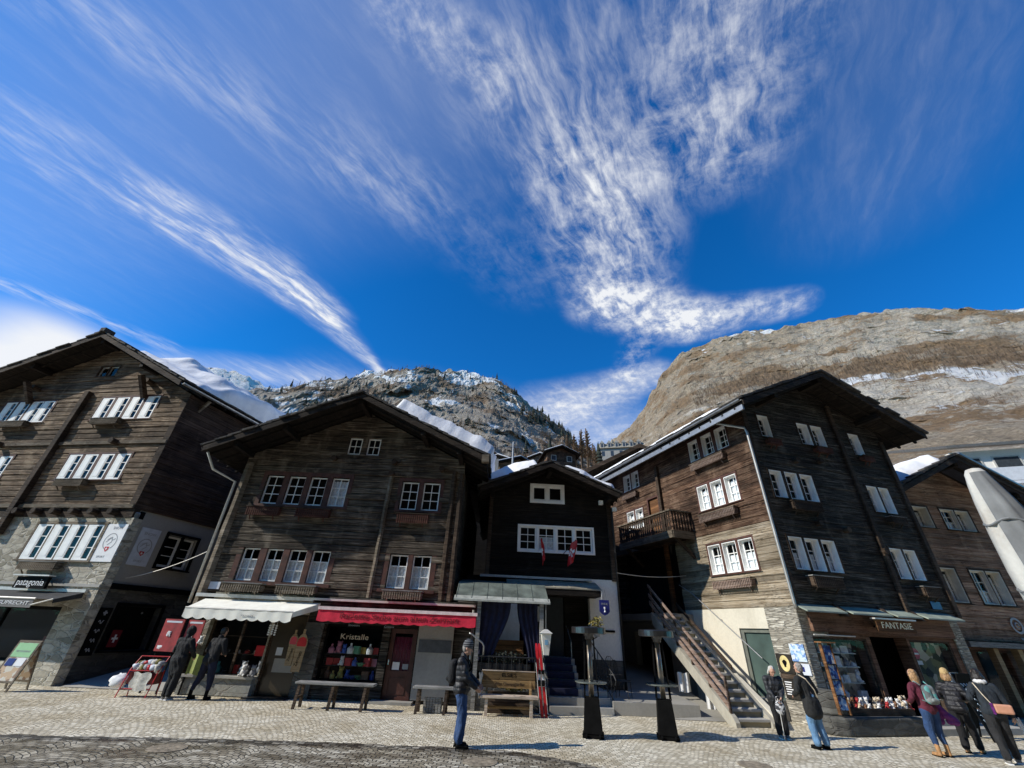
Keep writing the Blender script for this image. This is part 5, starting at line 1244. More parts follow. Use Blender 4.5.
# stone base with a rounded left end, entrance step
mb = MB(Fr)
poly = [(-.62 + .36 * (1 - math.cos(t)) - .0, -.92 + .5 * (1 - math.sin(t))) for t in [math.pi / 2 * k / 6 for k in range(7)]]
poly = [(-.70, -.05), (-.74, -.45), (-.62, -.78), (-.36, -.96), (2.35, -.96), (2.35, -.02), (-.3, -.02)]
mb.prism(poly, 'z', 0, .40); mb.prism([(-.55, -.05), (-.58, -.42), (-.48, -.66), (-.28, -.80), (-.03, -.80), (-.03, -.02)], 'z', .402, .95)
mb.build('stone_base', M_['rubble_dark'], H4, bevel=.05)
mb = MB(Fr); mb.box(-.02, 2.40, -.74, -.01, .41, .56); mb.build('window_sill', M_['beam'], H4)
mb = MB(Fr); mb.box(2.5, 6.3, -.95, -.01, .0, .15); mb.box(2.62, 4.2, -.55, .0, .152, .30); mb.build('entrance_step', M_['granite'], H4)
mb = MB(Fr); mb.box(4.22, 6.2, -.10, -.005, .16, .34); mb.build('window_plinth', M_['rubble_dark'], H4)
body_wall(H4, SK, [(7.0, .25), (7.0, 10.5), (-.05, 10.5)], 0, 9.9, 'wood_dark')
rf = gable_roof(H4, SK, XR, ZR, -1.0, SL, 8.05, SL, -1.05, 11.5, .18, 81, [(XR, ZR - .2, .22), (.9, ZR - SL * 2.6 - .2, .2), (6.1, ZR - SL * 2.6 - .2, .2)], .12)
snow_slab(rf, SK, -1.0, ZR - SL * 4.52, XR, ZR, .12, 4.3, .4, 11, .14, 33, .2)
ze = ZR - SL * 4.52
gutter(rf, SK, (-1.08, -1.05, ze - .02), (-1.08, 11.5, ze - .02), .075, 'metal_grey')
mb = MB(SK); mb.box(-1.0, -.93, -1.0, 11, ze - .40, ze - .20); mb.build('eaves_board', M_['metal_grey'], rf)
mb = MB(Fr); mb.tube([(-1.02, .55, ze - .12), (-.95, .45, ze - .35), (-.16, -.10, 9.1), (-.12, -.13, 8.9), (-.12, -.13, 3.1), (-.12, -.14, 2.95)], .05, 8); mb.build('downpipe', M_['metal_pipe'] if 'metal_pipe' in M_ else M_.setdefault('metal_pipe', simple('pale_zinc_pipe', (.42, .41, .38), .4, .5, .1, 3)), H4, smooth=True)
# FANTASIE sign
t = empty('shop_sign', H4.location, H4.rotation_euler.z, 'brown wooden shop sign with pale FANTASIE lettering over the shop door', 'sign')
mb = MB(Fr); mb.box(2.50, 4.10, -.47, -.40, 2.44, 2.76); mb.build('board', M_['teak'], t, bevel=.015)
mb = MB(Fr); mb.box(2.42, 4.12, -.55, -.38, 2.77, 2.81); mb.build('lamp_bar', M_['metal_pale'], t)
mb = MB(Fr); mb.box(2.8, 2.9, -.41, -.12, 2.55, 2.6); mb.build('bracket', M_['black'], t)
text_mesh('lettering', 'FANTASIE', .25, wallM(Fr, 3.32, -.475, 2.61), M_['ivory'] if 'ivory' in M_ else M_.setdefault('ivory', simple('ivory_letters', (.92, .86, .62), .6, 0, .03)), t, .004, width=1.25)
# boards on the corner pier
def board(M, x0, x1, y0, y1, z0, z1, mat, name, label, cat, group=None):
    t = MB(M).box(x0, x1, y0, y1, z0, z1).build(name, M_[mat]); tag(t, label, cat, group); t.matrix_world = H4.matrix_basis; return t
M_['brown_black'] = simple('brown_black_board', (.025, .02, .015), .5, 0, .2, 4)
t = board(Fl, -1.10, -.56, -.06, -.02, 1.22, 1.72, 'brown_black', 'oval_emblem_sign', 'dark square board with yellow oval emblem on the split stone pier', 'sign')
mb = MB(Fl); n = 26
mb.add([(-.83 + .17 * math.cos(6.283 * k / n), -.064, 1.47 + .21 * math.sin(6.283 * k / n)) for k in range(n)], [tuple(range(n))]); mb.build('yellow_oval', M_['pale_yellow'] if 'pale_yellow' in M_ else M_.setdefault('pale_yellow', simple('pale_yellow_enamel', (.72, .60, .26), .5)), t)
mb = MB(Fl); mb.add([(-.83 + .07 * math.cos(6.283 * k / 12) * (1 + .35 * math.sin(3 * 6.283 * k / 12)), -.067, 1.47 + .10 * math.sin(6.283 * k / 12)) for k in range(12)], [tuple(range(12))]); mb.build('dark_motif', M_['black'], t)
t = board(Fl, -1.10, -.50, -.055, -.02, 1.08, 1.20, 'beam', 'sign_plank', 'narrow brown plank sign between the oval emblem and the price board', 'sign')
t = board(Fl, -1.06, -.44, -.06, -.02, .58, 1.07, 'brown_black', 'price_board', 'black board of white lines below the yellow oval emblem', 'sign')
for i in range(6):
    mb = MB(Fl); mb.box(-1.0, -.76 - .02 * (i % 3), -.064, -.061, .98 - i * .06, 1.005 - i * .06); mb.build('text_line', M_['white_print'], t)
mb = MB(Fl); mb.box(-.70, -.54, -.064, -.061, .78, 1.0); mb.build('paper_notice', M_['white_print'], t)
M_['blue_poster'] = patchwork('pale_blue_postcards', [(.30, .48, .68), (.55, .66, .75), (.16, .28, .55), (.62, .66, .68)], 16)
t = board(Fl, -.54, -.05, -.05, -.016, 1.55, 2.0, 'blue_poster', 'poster', 'pale blue poster on the sunlit corner of the stone pier', 'poster')
t = board(Fl, -.42, -.02, -.055, -.018, 1.22, 1.50, 'shade_white', 'poster', 'white notice with purple patch under the pale blue poster', 'poster')
mb = MB(Fl); mb.box(-.36, -.2, -.06, -.056, 1.3, 1.42); mb.build('purple_patch', M_['blue_sign'], t)
# postcard stand
M_['blue_cards'] = patchwork('blue_postcards', [(.03, .10, .36), (.10, .25, .55), (.30, .45, .66), (.02, .05, .20), (.5, .55, .6)], 14)
t = empty('postcard_stand', H4.location, H4.rotation_euler.z, 'tall postcard stand full of blue cards left of the big shop window', 'postcard stand')
Fp = Fr @ TR(-.28, -.90, .0, -8) @ Matrix.Diagonal((.78, 1, 1, 1))
mb = MB(Fp); mb.box(-.16, .16, -.02, .02, .55, 2.0); mb.build('card_rack', M_['blue_cards'], t)
mb = MB(Fp); mb.box(-.20, -.165, -.05, .05, .45, 2.05); mb.box(.165, .20, -.05, .05, .45, 2.05); mb.box(-.28, .28, -.16, .10, 2.055, 2.09); mb.build('frame', M_['teak'], t)
for z in (.85, 1.2, 1.55):
    mb = MB(Fp); mb.box(-.16, .16, -.06, -.021, z, z + .02); mb.build('card_ledge', M_['black'], t)

# outdoor stairs
ST = empty('outdoor_stairs', (7.05, 14.30, 0), 0, 'outdoor stone stairs with pinkish wooden rail climbing beside the corner house', 'stairs')
dirv_ = Vector((6.55 - 7.05, 18.75 - 14.30, 0)); run = dirv_.length; dirv_.normalize(); ang = math.degrees(math.atan2(dirv_.y, dirv_.x)) - 90
Fs = TR(0, 0, 0, ang)                      # y runs up the flight
N = 15; rise = 2.80 / N; going = run / N
mb = MB(Fs)
for i in range(N): mb.box(-.47, .47, i * going - .03, (i + 1) * going + .12, (i + 1) * rise - .07, (i + 1) * rise)
mb.build('tread', M_['granite'], ST, bevel=.012)
mb = MB(Fs)
for i in range(N): mb.box(-.46, .46, i * going + .02, i * going + .06, i * rise + .001, (i + 1) * rise - .071)
mb.build('riser', M_['riser_dark'] if 'riser_dark' in M_ else M_.setdefault('riser_dark', plaster('mossy_riser', (.36, .32, .22), (.2, .185, .13))), ST)
mb = MB(Fs)
for s_ in (-1, 1):
    x0 = s_ * .475; x1 = s_ * .60
    mb.prism([(-.10, .0), (.25, .0), (run, 2.80 - .34), (run, 2.80 + .06), (.0, .22), (-.10, .10)], 'x', min(x0, x1), max(x0, x1))
mb.build('stringer', M_['stair_side'] if 'stair_side' in M_ else M_.setdefault('stair_side', plaster('dirty_stair_side', (.42, .39, .32), (.20, .18, .14), amt=.9)), ST)
for i in range(6):
    y = .12 + i * (run - .2) / 5; z = y / run * 2.80
    for s_ in ((-1,) if i else (-1,)):
        mb = MB(Fs); mb.box(-.585, -.525, y - .03, y + .03, z + .10, z + 1.06); mb.build('rail_post', M_['beam'], ST)
for k, h in enumerate((.34, .60, .98)):
    mb = MB(Fs); wd = .14 if k < 2 else .10
    mb.prism([(.05, h + .03), (run, 2.80 + h), (run, 2.80 + h + wd), (.05, h + .03 + wd)], 'x', -.63, -.590); mb.build('rail_board', M_['pink_wood'], ST)
for k, h in enumerate((.34,)):
    mb = MB(Fs); wd = .12
    mb.prism([(1.4, 1.4 / run * 2.8 + h), (run, 2.80 + h), (run, 2.80 + h + wd), (1.4, 1.4 / run * 2.8 + h + wd)], 'x', .50, .54); mb.build('rail_board', M_['beam'], ST)
mb = MB(Fs); mb.prism([(-.3, .0), (.1, .0), (1.6, 1.0), (1.6, 1.12), (-.3, .12)], 'x', .605, .78); mb.build('side_kerb', M_['plaster_cream'], ST)
# ================================================================== house 5: right edge
H5 = empty('timber_house', (17.75, 18.5, -.26), R(10), 'red brown timber house at the right edge with cream window frames and snowy roof', 'house')
H5.scale = (1.135, 1.135, 1.135)
F = Matrix()
XR, ZR, SL = 2.75, 8.95, .46
g5 = lambda z: (XR - (ZR - .24 - z) / SL, XR + (ZR - .24 - z) / SL)
wa = [(.45, 1.40), (2.0, 3.45), (4.15, 5.5)]; wb = [(.40, 1.35), (2.0, 3.46), (4.15, 5.6)]
ops = [(a, b, 6.13, 6.97) for a, b in wa] + [(a, b, 3.49, 4.68) for a, b in wb]
mb = MB(F); courses(mb, -.30, 6.6, 2.32, 8.9, ops, .19, 0, .22, .02, g5, .016, 91); mb.build('wall', M_['wood_russet'], H5)
for lst, z0, z1 in ((wa, 6.13, 6.97), (wb, 3.49, 4.68)):
    for a, b in lst:
        if b - a > 1.1:
            m_ = (a + b) / 2; casement(H5, F, a + .02, m_ - .03, z0 + .02, z1 - .02, .10, .05, (2, 3), 'cream_white', (-.02,), (0, .4)); casement(H5, F, m_ + .03, b - .02, z0 + .02, z1 - .02, .22, .05, (1, 3), 'cream_white', (-.02,), (0, .9))
            surround(H5, F, a, b, z0, z1, .05, .03, 'beam', [(m_ - .03, m_ + .03)], .05)
        else:
            casement(H5, F, a + .02, b - .02, z0 + .02, z1 - .02, .24, .06, (2, 3), 'cream_white', (-.02,), (0, .9)); surround(H5, F, a, b, z0, z1, .05, .03, 'beam', [], .05)
interior(H5, F, .1, 6.4, 2.4, 6.98, .8)
mb = MB(F); mb.box(.1, 6.6, -.30, -.02, 2.14, 2.30); mb.build('shop_ledge', M_['grey_plank'], H5)
mb = MB(F); courses(mb, .0, 6.6, 0, 2.135, [(.95, 2.3, .25, 2.0), (2.6, 5.9, .25, 2.0)], 100, .25, .3, 0, None, 0); mb.build('shop_wall', M_['wood_panel'], H5)
for x in (1.25, 2.30, 4.2):
    mb = MB(F); mb.box(x, x + .20, -.12, .1, .0, 2.13); mb.build('shop_post', M_['pale_oak'] if 'pale_oak' in M_ else M_.setdefault('pale_oak', wood('pale_oak_post', (.22, .145, .075), (.34, .24, .13), (.44, .33, .20), .1, .2, 5)), H5, bevel=.01)
mb = MB(F); pane_quad(mb, .95, 2.3, .25, 2.0, .32); pane_quad(mb, 2.6, 5.9, .25, 2.0, .32); mb.build('shop_pane', M_['glass'], H5)
mb = MB(F); mb.box(.3, 6.6, -.35, .2, 0, .25); mb.build('shop_plinth', M_['shop_blue'] if 'shop_blue' in M_ else M_.setdefault('shop_blue', simple('slate_blue_plinth', (.05, .055, .075), .6)), H5)
interior(H5, F, .1, 6.5, .05, 2.1, 1.2)
body_wall(H5, F, [(6.6, .2), (6.6, 9), (-.3, 9), (-.3, .2)], 0, 7.1, 'wood_red')
M_['blue_fascia'] = simple('slate_blue_soffit', (.028, .030, .045), .7, 0, .2, 4)
rf = gable_roof(H5, F, XR, ZR, -1.15, SL, 7.4, SL, -1.0, 10, .16, 93, [(XR, ZR - .18, .2), (5.2, ZR - SL * 2.45 - .18, .18)], .10, 'blue_fascia')
snow_slab(rf, F, -1.15, ZR - SL * 3.9, XR, ZR, .3, 3.9, -.75, 9.5, .42, 44, .4)
mb = MB(F); mb.prism([(XR + .1, ZR + .06), (7.4, ZR - SL * 4.65 + .02), (7.4, ZR - SL * 4.65 + .10), (XR + .1, ZR + .14)], 'y', -1.12, -.85); mb.build('metal_edge', M_['metal_grey'], rf)
t = empty('shop_sign', H5.location, H5.rotation_euler.z, 'grey ring logo with plain letters on the red brown boards at right edge', 'sign'); t.scale = H5.scale
mb = MB(F)
n = 28
for k in range(n):
    a0, a1 = 6.283 * k / n, 6.283 * (k + 1) / n
    mb.add([(2.95 + .26 * math.cos(a0), -.05, 2.86 + .26 * math.sin(a0)), (2.95 + .26 * math.cos(a1), -.05, 2.86 + .26 * math.sin(a1)), (2.95 + .19 * math.cos(a1), -.05, 2.86 + .19 * math.sin(a1)), (2.95 + .19 * math.cos(a0), -.05, 2.86 + .19 * math.sin(a0))], [(0, 1, 2, 3)])
mb.build('ring', M_['grey_print'], t)
mb = MB(F); mb.tube([(2.95 + .09 * math.cos(k * .5), -.05, 2.86 + .09 * math.sin(k * .5)) for k in range(11)], .022, 6); mb.build('ring_motif', M_['grey_print'], t)
text_mesh('lettering', 'vom Berg', .20, wallM(F, 3.30, -.06, 2.46), M_['grey_print'], t, .004, width=.95)
# closed parasol in its pale canvas cover, close to us at the right edge
M_['canvas'] = plaster('stained_canvas_cover', (.60, .585, .53), (.27, .19, .12), .75, .5, 1.0)
PA = empty('closed_parasol', (7.6, 6.0, 0), 0, 'closed parasol in a pale stained canvas cover at the right edge', 'parasol')
ax = [(-.40, 4.44, .03), (-.40, 4.42, .09), (-.395, 4.36, .125), (-.375, 4.2, .155), (-.33, 3.95, .205), (-.26, 3.5, .27), (-.18, 3.0, .33), (-.10, 2.4, .36), (.0, 1.8, .36), (.02, 1.3, .27), (.02, 1.2, .10)]
n = 30; vs = []
for k, (cx, z, r) in enumerate(ax):
    for i in range(n):
        a = 6.283 * i / n; rr = r * (1 + (.08 * math.cos(9 * a) if z < 4.3 else 0)); vs.append((cx + rr * math.cos(a), rr * math.sin(a), z))
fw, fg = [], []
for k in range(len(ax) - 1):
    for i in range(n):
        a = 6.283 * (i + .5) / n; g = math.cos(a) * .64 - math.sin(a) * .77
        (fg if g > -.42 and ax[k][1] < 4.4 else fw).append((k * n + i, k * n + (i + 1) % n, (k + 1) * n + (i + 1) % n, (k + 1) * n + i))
mb = MB(); mb.add(vs, fw + [tuple(range(n))]); mb.build('cover', M_['canvas'], PA, smooth=True)
mb = MB(); mb.add(vs, fg); mb.build('grey_panel', M_.setdefault('grey_canvas', simple('grey_canvas', (.17, .175, .175), .75, 0, .12, 3)), PA, smooth=True)  # grey colour paints the shaded right side of the cover
for (z, cx, r) in ((3.62, -.275, .255), (2.75, -.145, .35)):
    mb = MB(); mb.tube([(cx + (r + .012) * math.cos(6.283 * k / 26), (r + .012) * math.sin(6.283 * k / 26), z + .03 * math.sin(k * .9)) for k in range(27)], .018, 6); mb.build('strap', M_['grey_canvas'], PA)
mb = MB(); mb.tube([(.02, 0, .06), (.02, 0, 1.4)], .035, 10); mb.build('pole', M_['metal_pale'], PA)
mb = MB(); mb.box(-.35, .39, -.37, .37, 0.005, .09); mb.build('base', M_['concrete'], PA, bevel=.02)

# ================================================================== things beyond
def small_house(x, y, z, wd, dp, ht, rz, sl, mat, label, win=2, snow=True, ov=.7, name='distant_chalet'):
    t = empty(name, (x, y, z), R(rz), label, 'house', 'houses up the slope behind')
    hw = wd / 2
    mb = MB(); g = lambda zz: (-(ht + hw * sl - .1 - zz) / sl, (ht + hw * sl - .1 - zz) / sl)
    courses(mb, -hw, hw, -4, ht + hw * sl, [], .3, 0, .2, .02, g, .02, 3); body = mb.build('wall', M_[mat], t)
    body_wall(t, Matrix(), [(hw, .1), (hw, dp), (-hw, dp), (-hw, .1)], -4, ht, mat)
    zr = ht + hw * sl + .25; mb = MB()
    e = hw + ov
    mb.prism([(0, zr), (-e, zr - e * sl), (-e, zr - e * sl - .2), (0, zr - .2), (e, zr - e * sl - .2), (e, zr - e * sl)], 'y', -ov * 1.2, dp + .5); rf = mb.build('roof', M_['soffit'], t)
    if snow:
        mb = MB(); mb.prism([(0, zr + .22), (-e + .2, zr - (e - .2) * sl + .2), (-e + .15, zr - (e - .2) * sl + .01), (0, zr + .01), (e - .15, zr - (e - .2) * sl + .01), (e - .2, zr - (e - .2) * sl + .2)], 'y', -ov * .9, dp + .4); mb.build('snow', M_['snow'], rf, bevel=.08)
    for k in range(win):
        xx = -hw * .55 + (hw * 1.1) * k / max(1, win - 1)
        w_ = MB().box(xx - .5, xx + .5, -.06, .05, ht * .35, ht * .35 + 1.1).build('window', M_['cream_white'], t)
        mb = MB(); pane_quad(mb, xx - .42, xx + .42, ht * .35 + .08, ht * .35 + 1.02, -.065); mb.build('pane', M_['dark_pane'] if 'dark_pane' in M_ else M_.setdefault('dark_pane', simple('dark_window_pane', (.05, .06, .07), .1)), w_)
    return t
def azel(az, el, r): return (math.sin(R(az)) * r, math.cos(R(az)) * r, 2 + r * math.tan(R(el)))

def put(az, el, r): x, y, z = azel(az, el, r); return x, y, z
x, y, z = put(7.7, 19.9, 75); small_house(x, y, z, 5.6, 7, 2.4, 8, .42, 'wood_red', 'small red brown chalet on the slope above the black house roof', 2, True, .8)
x, y, z = put(1.6, 19.2, 62); small_house(x, y, z, 6.5, 8, .6, 20, .38, 'wood_warm', 'low barn with snowy roof left of the red brown chalet', 0, True, .6)
x, y, z = put(-1.5, 19.9, 70); small_house(x, y, z, 4.5, 6, .5, -15, .38, 'wood_dark', 'little dark barn roof furthest left behind the black house', 0, True, .5)
x, y, z = put(4.6, 20.3, 84); small_house(x, y, z, 5, 6, .8, -10, .38, 'wood_grey', 'grey hut with snow patch just left of the red brown chalet', 0, True, .5)
# long snowy roof right behind the black house, with a chimney
t = empty('timber_house', (.7, 29.2, 1.0), R(6), 'long snow covered roof seen right behind the black house', 'house')
mb = MB(); mb.box(-3.4, 3.2, .5, 6, -1, 10.2); mb.build('wall', M_['wood_black'], t)
mb = MB(); mb.prism([(-.3, 10.15), (3.4, 12.0), (6.8, 10.2), (3.4, 11.75), (-.3, 9.9)], 'x', -3.8, 3.5); rf = mb.build('roof', M_['soffit'], t)
mb = MB(); mb.grid(lambda u, v: (-3.75 + 7.2 * u, -.25 + 3.6 * v, 10.15 + 1.85 * v + .03 + .30 * min(1, 6 * v + .6, 9 * (1 - v) + .3, 12 * u + .4, 12 * (1 - u) + .4) + .05 * fbm((u * 8, v * 4, 2))), 40, 16); mb.build('snow', M_['snow'], rf, smooth=True)
mb = MB(); mb.box(-1.9, -1.4, .5, 1.0, 10.3, 12.1); mb.build('chimney', M_['plaster_grey'], t)
# hotel with a row of roof dormers, high up between the mountains
x, y, z = put(16.2, 20.9, 120)
t = empty('grand_hotel', (x, y, z), R(-14), 'pale stone hotel with a row of little roof dormers on the slope', 'hotel')
mb = MB(); mb.box(-6.5, 6.5, 0, 8, -8, 2.6); mb.build('wall', M_['plaster_grey'], t)
mb = MB(); mb.prism([(-.5, 2.6), (8.5, 2.6), (7, 4.6), (1.0, 4.6)], 'x', -6.8, 6.8); rf = mb.build('roof', M_['lead'], t)
for i in range(6):
    mb = MB(); xx = -5.4 + i * 2.15; mb.box(xx - .55, xx + .55, -.2, 2, 2.7, 4.3); mb.prism([(xx - .7, 4.3), (xx + .7, 4.3), (xx, 5.2)], 'y', -.3, 2); d = mb.build('dormer', M_['plaster_grey'], rf)
    mb = MB(); pane_quad(mb, xx - .3, xx + .3, 3.0, 4.1, -.21); mb.build('pane', M_['dark_pane'], d)
mb = MB(); mb.lathe([(.5, 4.6), (.5, 6.2), (.05, 7.6)], (-2.3, 4, 0), 8); mb.build('turret', M_['lead'], rf)
for i in range(5):
    mb = MB(); xx = -5.2 + i * 2.6; pane_quad(mb, xx - .45, xx + .45, .2, 1.8, -.01); mb.build('window', M_['dark_pane'], t)
# dark gabled house behind house 4
t = empty('timber_house', (9.5, 28.6, 0.6), R(-8), 'dark gabled roof peeping out behind the corner house balcony side', 'house')
mb = MB(); courses(mb, -2.6, 2.6, 0, 13, [], .25, 0, .2, .02, lambda zz: (-(12.75 - zz) / .48, (12.75 - zz) / .48), .02, 5); mb.build('wall', M_['wood_red'], t)
mb = MB(); mb.prism([(0, 13.3), (-3.9, 11.4), (-3.9, 11.1), (0, 13.0), (3.9, 11.1), (3.9, 11.4)], 'y', -1.3, 9); rf = mb.build('roof', M_['beam'], t)
body_wall(t, Matrix(), [(2.6, .1), (2.6, 9), (-2.6, 9), (-2.6, .1)], 0, 11.2, 'wood_red')
# pale modern building with glazed dormers behind house 5
x, y, z = put(53.6, 15.6, 46)
t = empty('apartment_building', (x, y, 0), R(-20), 'white modern building with grey glass front behind the snowy roof at right', 'building')
mb = MB(); mb.box(-4, 5.5, 0, 8, 0, z); mb.build('wall', M_['plaster_white'], t)
mb = MB(); mb.prism([(-.8, z + .3), (8, z + 3.2), (8, z + 3.0), (-.8, z + .1)], 'x', -4.4, 6); mb.build('roof', M_['metal_grey'], t)
for i in range(4):
    mb = MB(); xx = -3.2 + i * 2.2; mb.box(xx - .8, xx + .8, -.06, .05, z - 2.6, z - .5); w_ = mb.build('window', M_['metal_pale'], t)
    mb = MB(); pane_quad(mb, xx - .7, xx + .7, z - 2.5, z - .6, -.065); mb.build('pane', M_['dark_pane'], w_)
mb = MB(); mb.box(-4.2, 5.7, -1.4, -.02, z - 2.9, z - 2.7); mb.box(-4.2, 5.7, -1.42, -1.38, z - 2.68, z - 1.75); mb.build('balcony', M_['shade_white'], t)
# a slim lattice mast above the snowy roof
x, y, z = put(.6, 20.0, 58); t = empty('lift_pylon', (x, y, z - 4), 0, 'slim pale pylon standing above the snowy roof', 'pylon')
mb = MB(); mb.tube([(0, 0, 0), (0, 0, 7.4)], [.22, .12], 8); mb.build('mast', M_['metal_grey'], t)
mb = MB(); mb.bar((-1.1, 0, 6.6), (1.1, 0, 6.6), .14, .16); mb.build('crossbar', M_['metal_grey'], t)
# larches and firs one can tell apart on the near slope
q = random.Random(5)
spots = [(9.6, 20.6, 95, 9, 1, 'rusty leafless larch nearest the chalet gable on the slope'), (10.6, 21, 100, 10, 1, 'tall rusty leafless larch right of the chalet'), (11.5, 20.8, 105, 11, 1, 'rusty larch just left of the dark fir on the slope'), (12.4, 20.4, 96, 7, 1, 'rusty larch right of the chalet group on the slope'), (13.1, 20.8, 112, 7, 0, 'dark fir left of the hotel'), (8.6, 21.5, 120, 9, 1, 'bare larch straight above the red brown chalet'), (6.1, 21.2, 110, 8, 0, 'dark fir above the snowy hut roofs'), (-2.4, 19.3, 80, 7, 1, 'bare larch at the left end of the far roofs')]
for (az, el, r, h, kind, lab) in spots:
    x, y, z = put(az, el - 1.2, r); t = empty('larch_tree' if kind else 'fir_tree', (x, y, z), 0, lab, 'tree', 'trees behind the far chalets')
    mb = MB(); mb.tube([(0, 0, -3), (0, 0, h * .5), (.1, 0, h)], [h * .018, h * .012, .02], 6); mb.build('trunk', M_['larch'], t)
    mb = MB()
    for k in range(3): tree_into(mb, Vector((q.uniform(-.25, .25), q.uniform(-.25, .25), 0)), h * (1 - .06 * k), q, bool(kind))
    mb.build('crown', M_['larch_red'] if kind else M_['fir'], t)
# ================================================================== things in the street
def plank_bench(x0, x1, y, ztop, dep, leg_xs, mat, label, leg_mat=None, splay=.08):
    t = empty('bench', ((x0 + x1) / 2, y, 0), 0, label, 'bench'); cx = (x0 + x1) / 2
    mb = MB(); mb.box(x0 - cx, x1 - cx, -dep / 2, dep / 2, ztop - .06, ztop); mb.build('seat', M_[mat], t, bevel=.012)
    for lx in leg_xs:
        mb = MB(); mb.bar((lx - cx, -dep / 2 + .05, ztop - .06), (lx - cx - .02, -dep / 2 - .02, 0), .07, .06); mb.bar((lx - cx, dep / 2 - .05, ztop - .06), (lx - cx, dep / 2 + .02, 0), .07, .06)
        mb.bar((lx - cx, -dep / 2 + .02, .25), (lx - cx, dep / 2 - .02, .25), .04, .05); mb.build('leg', M_[leg_mat or mat], t)
    return t
plank_bench(-5.55, -3.40, 14.15, .60, .36, (-5.42, -4.50, -3.62), 'grey_plank', 'long grey plank bench under the gift shop window', 'beam')
plank_bench(-2.35, -1.22, 14.25, .60, .34, (-2.18, -1.42), 'grey_plank', 'short grey plank bench behind the man with the backpack', 'beam')
t = empty('storage_crate', (-1.78, 14.35, 0), 0, 'slatted grey crate stored under the short grey bench', 'crate')
mb = MB()
for i in range(6): mb.box(-.24 + i * .08, -.175 + i * .08, -.14, -.12, .02, .36)
mb.box(-.25, .24, -.119, .14, .0, .33); mb.build('slats', M_['grey_plank'], t)
# wine bar bench
EB = empty('bench', (.3, 14.35, 0), R(1.5), 'honey wood bench with carved bar name on its backrest beside red skis', 'bench')
mb = MB(); mb.box(-.80, .82, -.22, .16, .40, .465); mb.build('seat', M_['bench_top'], EB, bevel=.012)
mb = MB(); mb.box(-.78, .76, .20, .245, .60, .79); mb.box(-.78, .76, .20, .245, .80, .99); mb.build('backrest', M_['bench_board'], EB, bevel=.008)
mb = MB(); mb.box(-.79, .77, .195, .255, .995, 1.015); mb.build('backrest_cap', M_['bench_top'], EB)
for sx in (-.62, .62):
    mb = MB(); mb.box(sx - .04, sx + .04, -.18, -.11, 0, .40); mb.build('leg', M_['bench_top'], EB)
    mb = MB(); mb.bar((sx, .08, 0), (sx, .27, .95), .06, .07); mb.build('leg', M_['bench_board'], EB)
mb = MB(); mb.box(-.58, .58, -.03, .01, .16, .22); mb.build('stretcher', M_['bench_board'], EB)
text_mesh('lettering', "ELSIE'S", .13, wallM(Matrix(), -.0, .197, .905), M_['black'], EB, .003, width=.42)
text_mesh('lettering', 'Wine Champagne Bar', .10, wallM(Matrix(), .02, .197, .70), M_['beam'], EB, .003, width=.86)
t = tag(MB().build('sheepskin', M_['white_print']), 'white sheepskin draped over the left end of the wine bar bench', 'sheepskin') if False else None
mb = MB(); mb.grid(lambda u, v: (-.86 + .10 * u + .02 * math.sin(v * 9), -.25 + .5 * u + .03 * math.sin(v * 7), .95 - .62 * v * (1 - .25 * u) + .04 * math.sin(u * 11)), 10, 14)
M_['fleece'] = simple('cream_fleece', (.66, .63, .55), .95, 0, .15, 14, .6)
t = tag(mb.build('sheepskin', M_['fleece'], smooth=True), 'white sheepskin draped over the left end of the wine bar bench', 'sheepskin'); t.location = EB.location
# skis
SK_ = empty('skis', (1.26, 14.35, 0), 0, 'pair of red skis with bindings leaning beside the blue carpeted steps', 'skis')
def ski(x, lean, mat):
    mb = MB(); vs = []; n = 14
    for k in range(n + 1):
        u = k / n; z = 1.72 * u; y = .12 * u + (.06 * max(0, u - .9) * 10); wd = .045 - .012 * math.sin(u * 3.14) + (.0 if u < .97 else -.02); xx = x + lean * u
        vs += [(xx - wd, y, z), (xx + wd, y, z), (xx + wd, y + .02, z), (xx - wd, y + .02, z)]
    mb.add(vs, [(4 * k + i, 4 * k + (i + 1) % 4, 4 * k + 4 + (i + 1) % 4, 4 * k + 4 + i) for k in range(n) for i in range(4)] + [(3, 2, 1, 0), (4 * n, 4 * n + 1, 4 * n + 2, 4 * n + 3)])
    s = mb.build('ski', M_[mat], SK_)
    mb = MB(); b = x + lean * .48; mb.box(b - .035, b + .035, -.02, .06, .70, .84); mb.box(b - .035, b + .035, -.01, .07, .98, 1.08); mb.build('binding', M_['black'], s)
    mb = MB(); mb.add([(x + lean * u - .03 if sx < 0 else x + lean * u + .03, .12 * u - .004, 1.72 * u) for u, sx in ((.40, -1), (.40, 1), (.60, 1), (.60, -1))], [(0, 1, 2, 3)]); mb.build('white_band', M_['white_print'], s)
ski(-.02, -.17, 'red'); ski(.10, -.20, 'red')
for dx_ in (-.06, .16):
    t = empty('ski_pole', (1.24 + dx_, 14.30, 0), 0, 'ski pole leaning left of the red skis' if dx_ < 0 else 'ski pole leaning right of the red skis', 'ski pole')
    mb = MB(); mb.tube([(0, 0, 0), (-.12, .12, 1.25)], .009, 6); mb.build('shaft', M_['metal_pale'], t)
    mb = MB(); mb.tube([(-.12, .12, 1.25), (-.13, .13, 1.37)], .016, 6); mb.build('grip', M_['black'], t)
    mb = MB(); mb.lathe([(.04, 0), (.045, .01), (.01, .02)], (-.006, .006, .06), 10); mb.build('basket', M_['black'], t)
